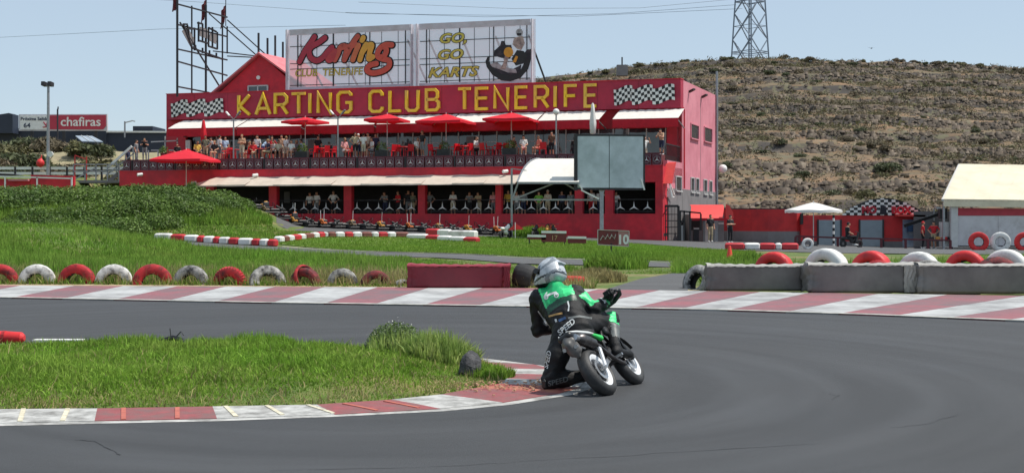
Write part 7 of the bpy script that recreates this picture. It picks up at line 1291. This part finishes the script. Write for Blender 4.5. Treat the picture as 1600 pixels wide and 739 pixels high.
# raised scrub ground at the left, behind the berm
slp = root('scrub_slope', None, None); slp['kind'] = 'structure'
def zsl(x, y): return 4.2 + 3.6 * sst(100, 128, y) + .5 * np.sin(x * .35) * np.sin(y * .3)
gx, gy = np.meshgrid(np.linspace(-80, -24, 60), np.linspace(96, 148, 40), indexing='ij'); q = (np.arange(59)[:, None] * 40 + np.arange(39)[None]).ravel()
put('slope_soil', rawmesh('slope_soil', np.stack([gx, gy, zsl(gx, gy)], -1).reshape(-1, 3), np.stack([q, q + 40, q + 41, q + 1], 1), M('scrub_soil', (.3, .25, .15), .95, .25, 2, bump=.6, bscale=6, col2=(.2, .2, .1), c2amt=.45, c2scale=.4), True), slp)
random.seed(5); BS = [(8, 104, 1.7), (30, 103, 1.8), (55, 104, 1.5), (80, 106, 1.7), (5, 112, 2.), (35, 113, 2.1), (62, 114, 2.), (92, 112, 1.6), (112, 108, 1.9), (130, 107, 1.6), (150, 109, 1.9), (170, 110, 1.4), (20, 124, 2.1), (50, 126, 2), (75, 124, 1.9), (98, 122, 1.7), (120, 118, 1.8), (145, 118, 1.7), (178, 104, 1.2), (200, 112, 1.2), (160, 124, 1.2), (-10, 108, 2), (-20, 120, 2.2), (100, 103, 1.2), (142, 102, 1.1), (215, 104, 1.0)]
for i, (px, y, s_) in enumerate(BS):
    x = (px - CXP) / FPX * y; bush(x, y, float(zsl(x, y)) - .25, s_, (0, 2, 1, 3, 0, 2)[i % 6], '%s %s scrub bush %s' % (('small', 'middling', 'large')[(s_ > 1.35) + (s_ > 1.85)], ('olive', 'green', 'grey', 'brown', 'olive', 'green')[i % 6], ('at the left edge', 'left of the tall lamp post', 'right of the tall lamp post', 'under the solar panel', 'near the stairs')[0 if px < 25 else 1 if px < 75 else 2 if px < 115 else 3 if px < 160 else 4] + ', ' + ('front row of the slope', 'middle row of the slope', 'back row of the slope')[0 if y < 107 else 1 if y < 116 else 2]), 'scrub bushes below the road billboard')
trl = bush(W(12, 200, 140).x, 140, 7.5, 3.2, 2, 'dark green tree at the left edge before the warehouse'); trl['category'] = 'tree'
gu = root('guard_rail', 'pale double guard rail along the road behind the berm', 'guard rail'); Yg = 97.; U_ = lambda px, py: W(px, py, Yg)
for y_ in (263, 271): MB().bar(U_(-40, y_), U_(215, y_), .06, .2).build('rail', m_wht, gu)
for px in range(-30, 216, 27): MB().bar(U_(px, 261), U_(px, 284), .14).build('post', m_dksteel, gu)
lpz = root('floodlight_mast', 'tall steel mast with two floodlights at left', 'lamp post'); c = W(75, 275, 95.); MB().tube([c + Vector((0, 0, -1.5)), W(75.5, 134, 95)], [.13, .09], 10).build('mast', m_steel, lpz); MB().bar(W(68, 134, 95), W(81, 134, 95), .1).build('crossarm', m_steel, lpz)
for px, k in ((69.5, -1), (79.5, 1)): MB().bar(W(px - 3, 130.5, 94.7), W(px + 2.5, 133, 95.2), .26, .3).build('floodlight', m_dksteel, lpz)
c = W(78, 241, 94.8); MB().tube([c, c + Vector((0, .15, 0))], .22, 12).build('round_sign', m_wht, lpz)
rbk = root('red_buoy', 'red ball shaped marker on the rail left of the mast', 'marker'); c = W(63, 255, 96.5); V, F = surf([ell(c, (.3, .28, .32)), seg(c, c + Vector((.1, 0, .6)), .08, .05)], .06, .08); put('ball', rawmesh('ball', V, F, m_trb, True), rbk)
slr = root('solar_panel', 'tilted pale solar panel on posts below the billboard', 'solar panel'); Z_ = lambda px, py, d: W(px, py, 118 + d)
sp4 = [Z_(118, 213.5, 1.2), Z_(144, 214, 1.2), Z_(161, 223, -1), Z_(128, 222, -1)]; MB().prism([(0, 0), (1, 0), (2, 0), (3, 0)], lambda a, b, d: sp4[int(a)] + Vector((0, 0, d)), 0, .08).build('panel', M('solar_glass', S(150, 160, 170), .25, .08, 1, spec=.8), slr)
for px in (130, 152): MB().bar(Z_(px, 221, 0), Z_(px, 240, 0), .12).build('post', m_steel, slr)
mb = MB()
for t in (1 / 3, 2 / 3): mb.bar(sp4[0].lerp(sp4[1], t) + Vector((0, 0, .1)), sp4[3].lerp(sp4[2], t) + Vector((0, 0, .1)), .06)
mb.build('cell_divider', m_wframe, slr)
for px, yt, yb, lb in ((195, 190, 215, 'small street lamp on the warehouse yard'), (90, 171, 226, 'thin dark mast in front of the road billboard')):
    r_ = root('street_lamp', lb, 'lamp post'); MB().tube([W(px, yb, 125), W(px, yt, 125)], .08, 6).build('pole', m_steel if px > 100 else m_dksteel, r_); MB().tube([W(px, yt + 2, 125), W(px + (12 if px > 100 else 1), yt - (1 if px > 100 else 4), 125), W(px + (16 if px > 100 else 1), yt, 125)], .06, 6).build('arm', m_steel if px > 100 else m_dksteel, r_)
# stairs and ramp at the left end of the terrace
st = root('terrace_stairs', 'grey steel stairs climbing to the left end of the terrace', 'stairs'); Yt = 92.5; T_ = lambda px, py, d=0: W(px, py, Yt + d)
for k in range(11):
    t = k / 10; MB().bar(T_(168 + 46 * t, 284 - 33 * t, -.7), T_(168 + 46 * t, 284 - 33 * t, .7), .3, .06).build('tread', m_steel, st)
for d in (-.75, .75):
    MB().bar(T_(164, 287, d), T_(216, 249, d), .1, .25).build('stringer', m_grey, st); MB().bar(T_(166, 264, d), T_(206, 229, d), .16).build('handrail', m_wht, st); MB().bar(T_(166, 274, d), T_(210, 239, d), .07).build('midrail', m_steel, st)
    for t in (0, .35, .7, 1): MB().bar(T_(168 + 40 * t, 262 - 33 * t, d), T_(168 + 40 * t, 286 - 34 * t, d), .07).build('rail_post', m_steel, st)
lrp = root('ramp_landing', 'grey ramp landing with steel rails left of the terrace', 'ramp'); qb(MB(), [T_(112, 282, -1), T_(192, 281, -1), T_(192, 286, -1), T_(112, 286, -1)], 0, 2).build('deck', m_grey, lrp)
for a, b in (((114, 257), (186, 257)), ((114, 268), (186, 267)), ((110, 284), (150, 262)), ((92, 295), (115, 281))): MB().bar(T_(*a, -1), T_(*b, -1), .08).build('rail', m_steel, lrp)
for px in (115, 133, 150, 168, 186): MB().bar(T_(px, 256, -1), T_(px, 284, -1), .08).build('rail_post', m_steel, lrp)
pk = root('pit_shelter', 'low red pit wall with a white hand rail at left', 'wall'); Yq = 88.; O = lambda px, py, d=0: W(px, py, Yq + d)
qb(MB(), [O(48, 273.5), O(115, 275), O(115, 300), O(48, 300)], 0, .4).build('wall', m_red, pk); qb(MB(), [O(-60, 279), O(48, 280), O(48, 300), O(-60, 300)], .1, .5).build('wall', m_red, pk); MB().bar(O(-60, 274, -.5), O(112, 279, -.5), .09).build('handrail', m_wht, pk)
for px in (8, 58, 112): MB().bar(O(px, 277, -.5), O(px, 300, -.5), .09).build('rail_post', m_wht, pk)
qb(MB(), [O(-60, 269), O(22, 272), O(30, 274), O(-60, 276)], -.2, 1).build('dark_cover', m_dksteel, pk); qb(MB(), [O(15, 280), O(46, 280), O(46, 283), O(15, 283)], -.3, .05).build('pink_cover', m_pink, pk)
rf = root('pipe_gantry', 'thin red pipe frame standing in the scrub left of the stairs', 'frame')
for a, b in (((117, 243), (117, 283)), ((135, 245), (135, 283)), ((117, 243), (135, 249)), ((117, 258), (135, 258))): MB().bar(W(*a, 94.5), W(*b, 94.5), .07).build('pipe', m_redl, rf)
person(W(226, 252, 92.), .2, 'lean', 'black', 'grey', 'person in black shirt leaning on the left terrace stair head', shorts=False); person(W(213, 256, 92.6), 1.4, 'stand', 'grey', 'grey', 'person in grey clothes climbing the left stairs', shorts=False); person(W(200, 268, 93), 1.2, 'step', 'navy', 'black', 'person in dark clothes lower on the left stairs', shorts=False)
lr = root('end_rail', 'pale railing and screen at the left end of the terrace', 'railing'); 
for a, b in (((236, 222), (278, 220)), ((236, 235), (278, 235)), ((258, 213), (258, 236)), ((277, 216), (277, 248)), ((232, 235), (232, 250)), ((247, 236), (247, 250))): MB().bar(W(*a, 94.), W(*b, 94.), .08).build('rail', m_wframe, lr)
lsh = root('terrace_bush', 'small green pot bush at the left terrace end', 'bush', W(256, 250, 93.)); put('foliage', rawmesh('foliage', *leafclump((0, 0, .5), (.4, .3, .55), 250, .07), m_hedge), lsh); MB().lathe([(0, 0), (.2, 0), (.27, .5), (0, .5)], n=12).build('pot', m_brd, lsh)
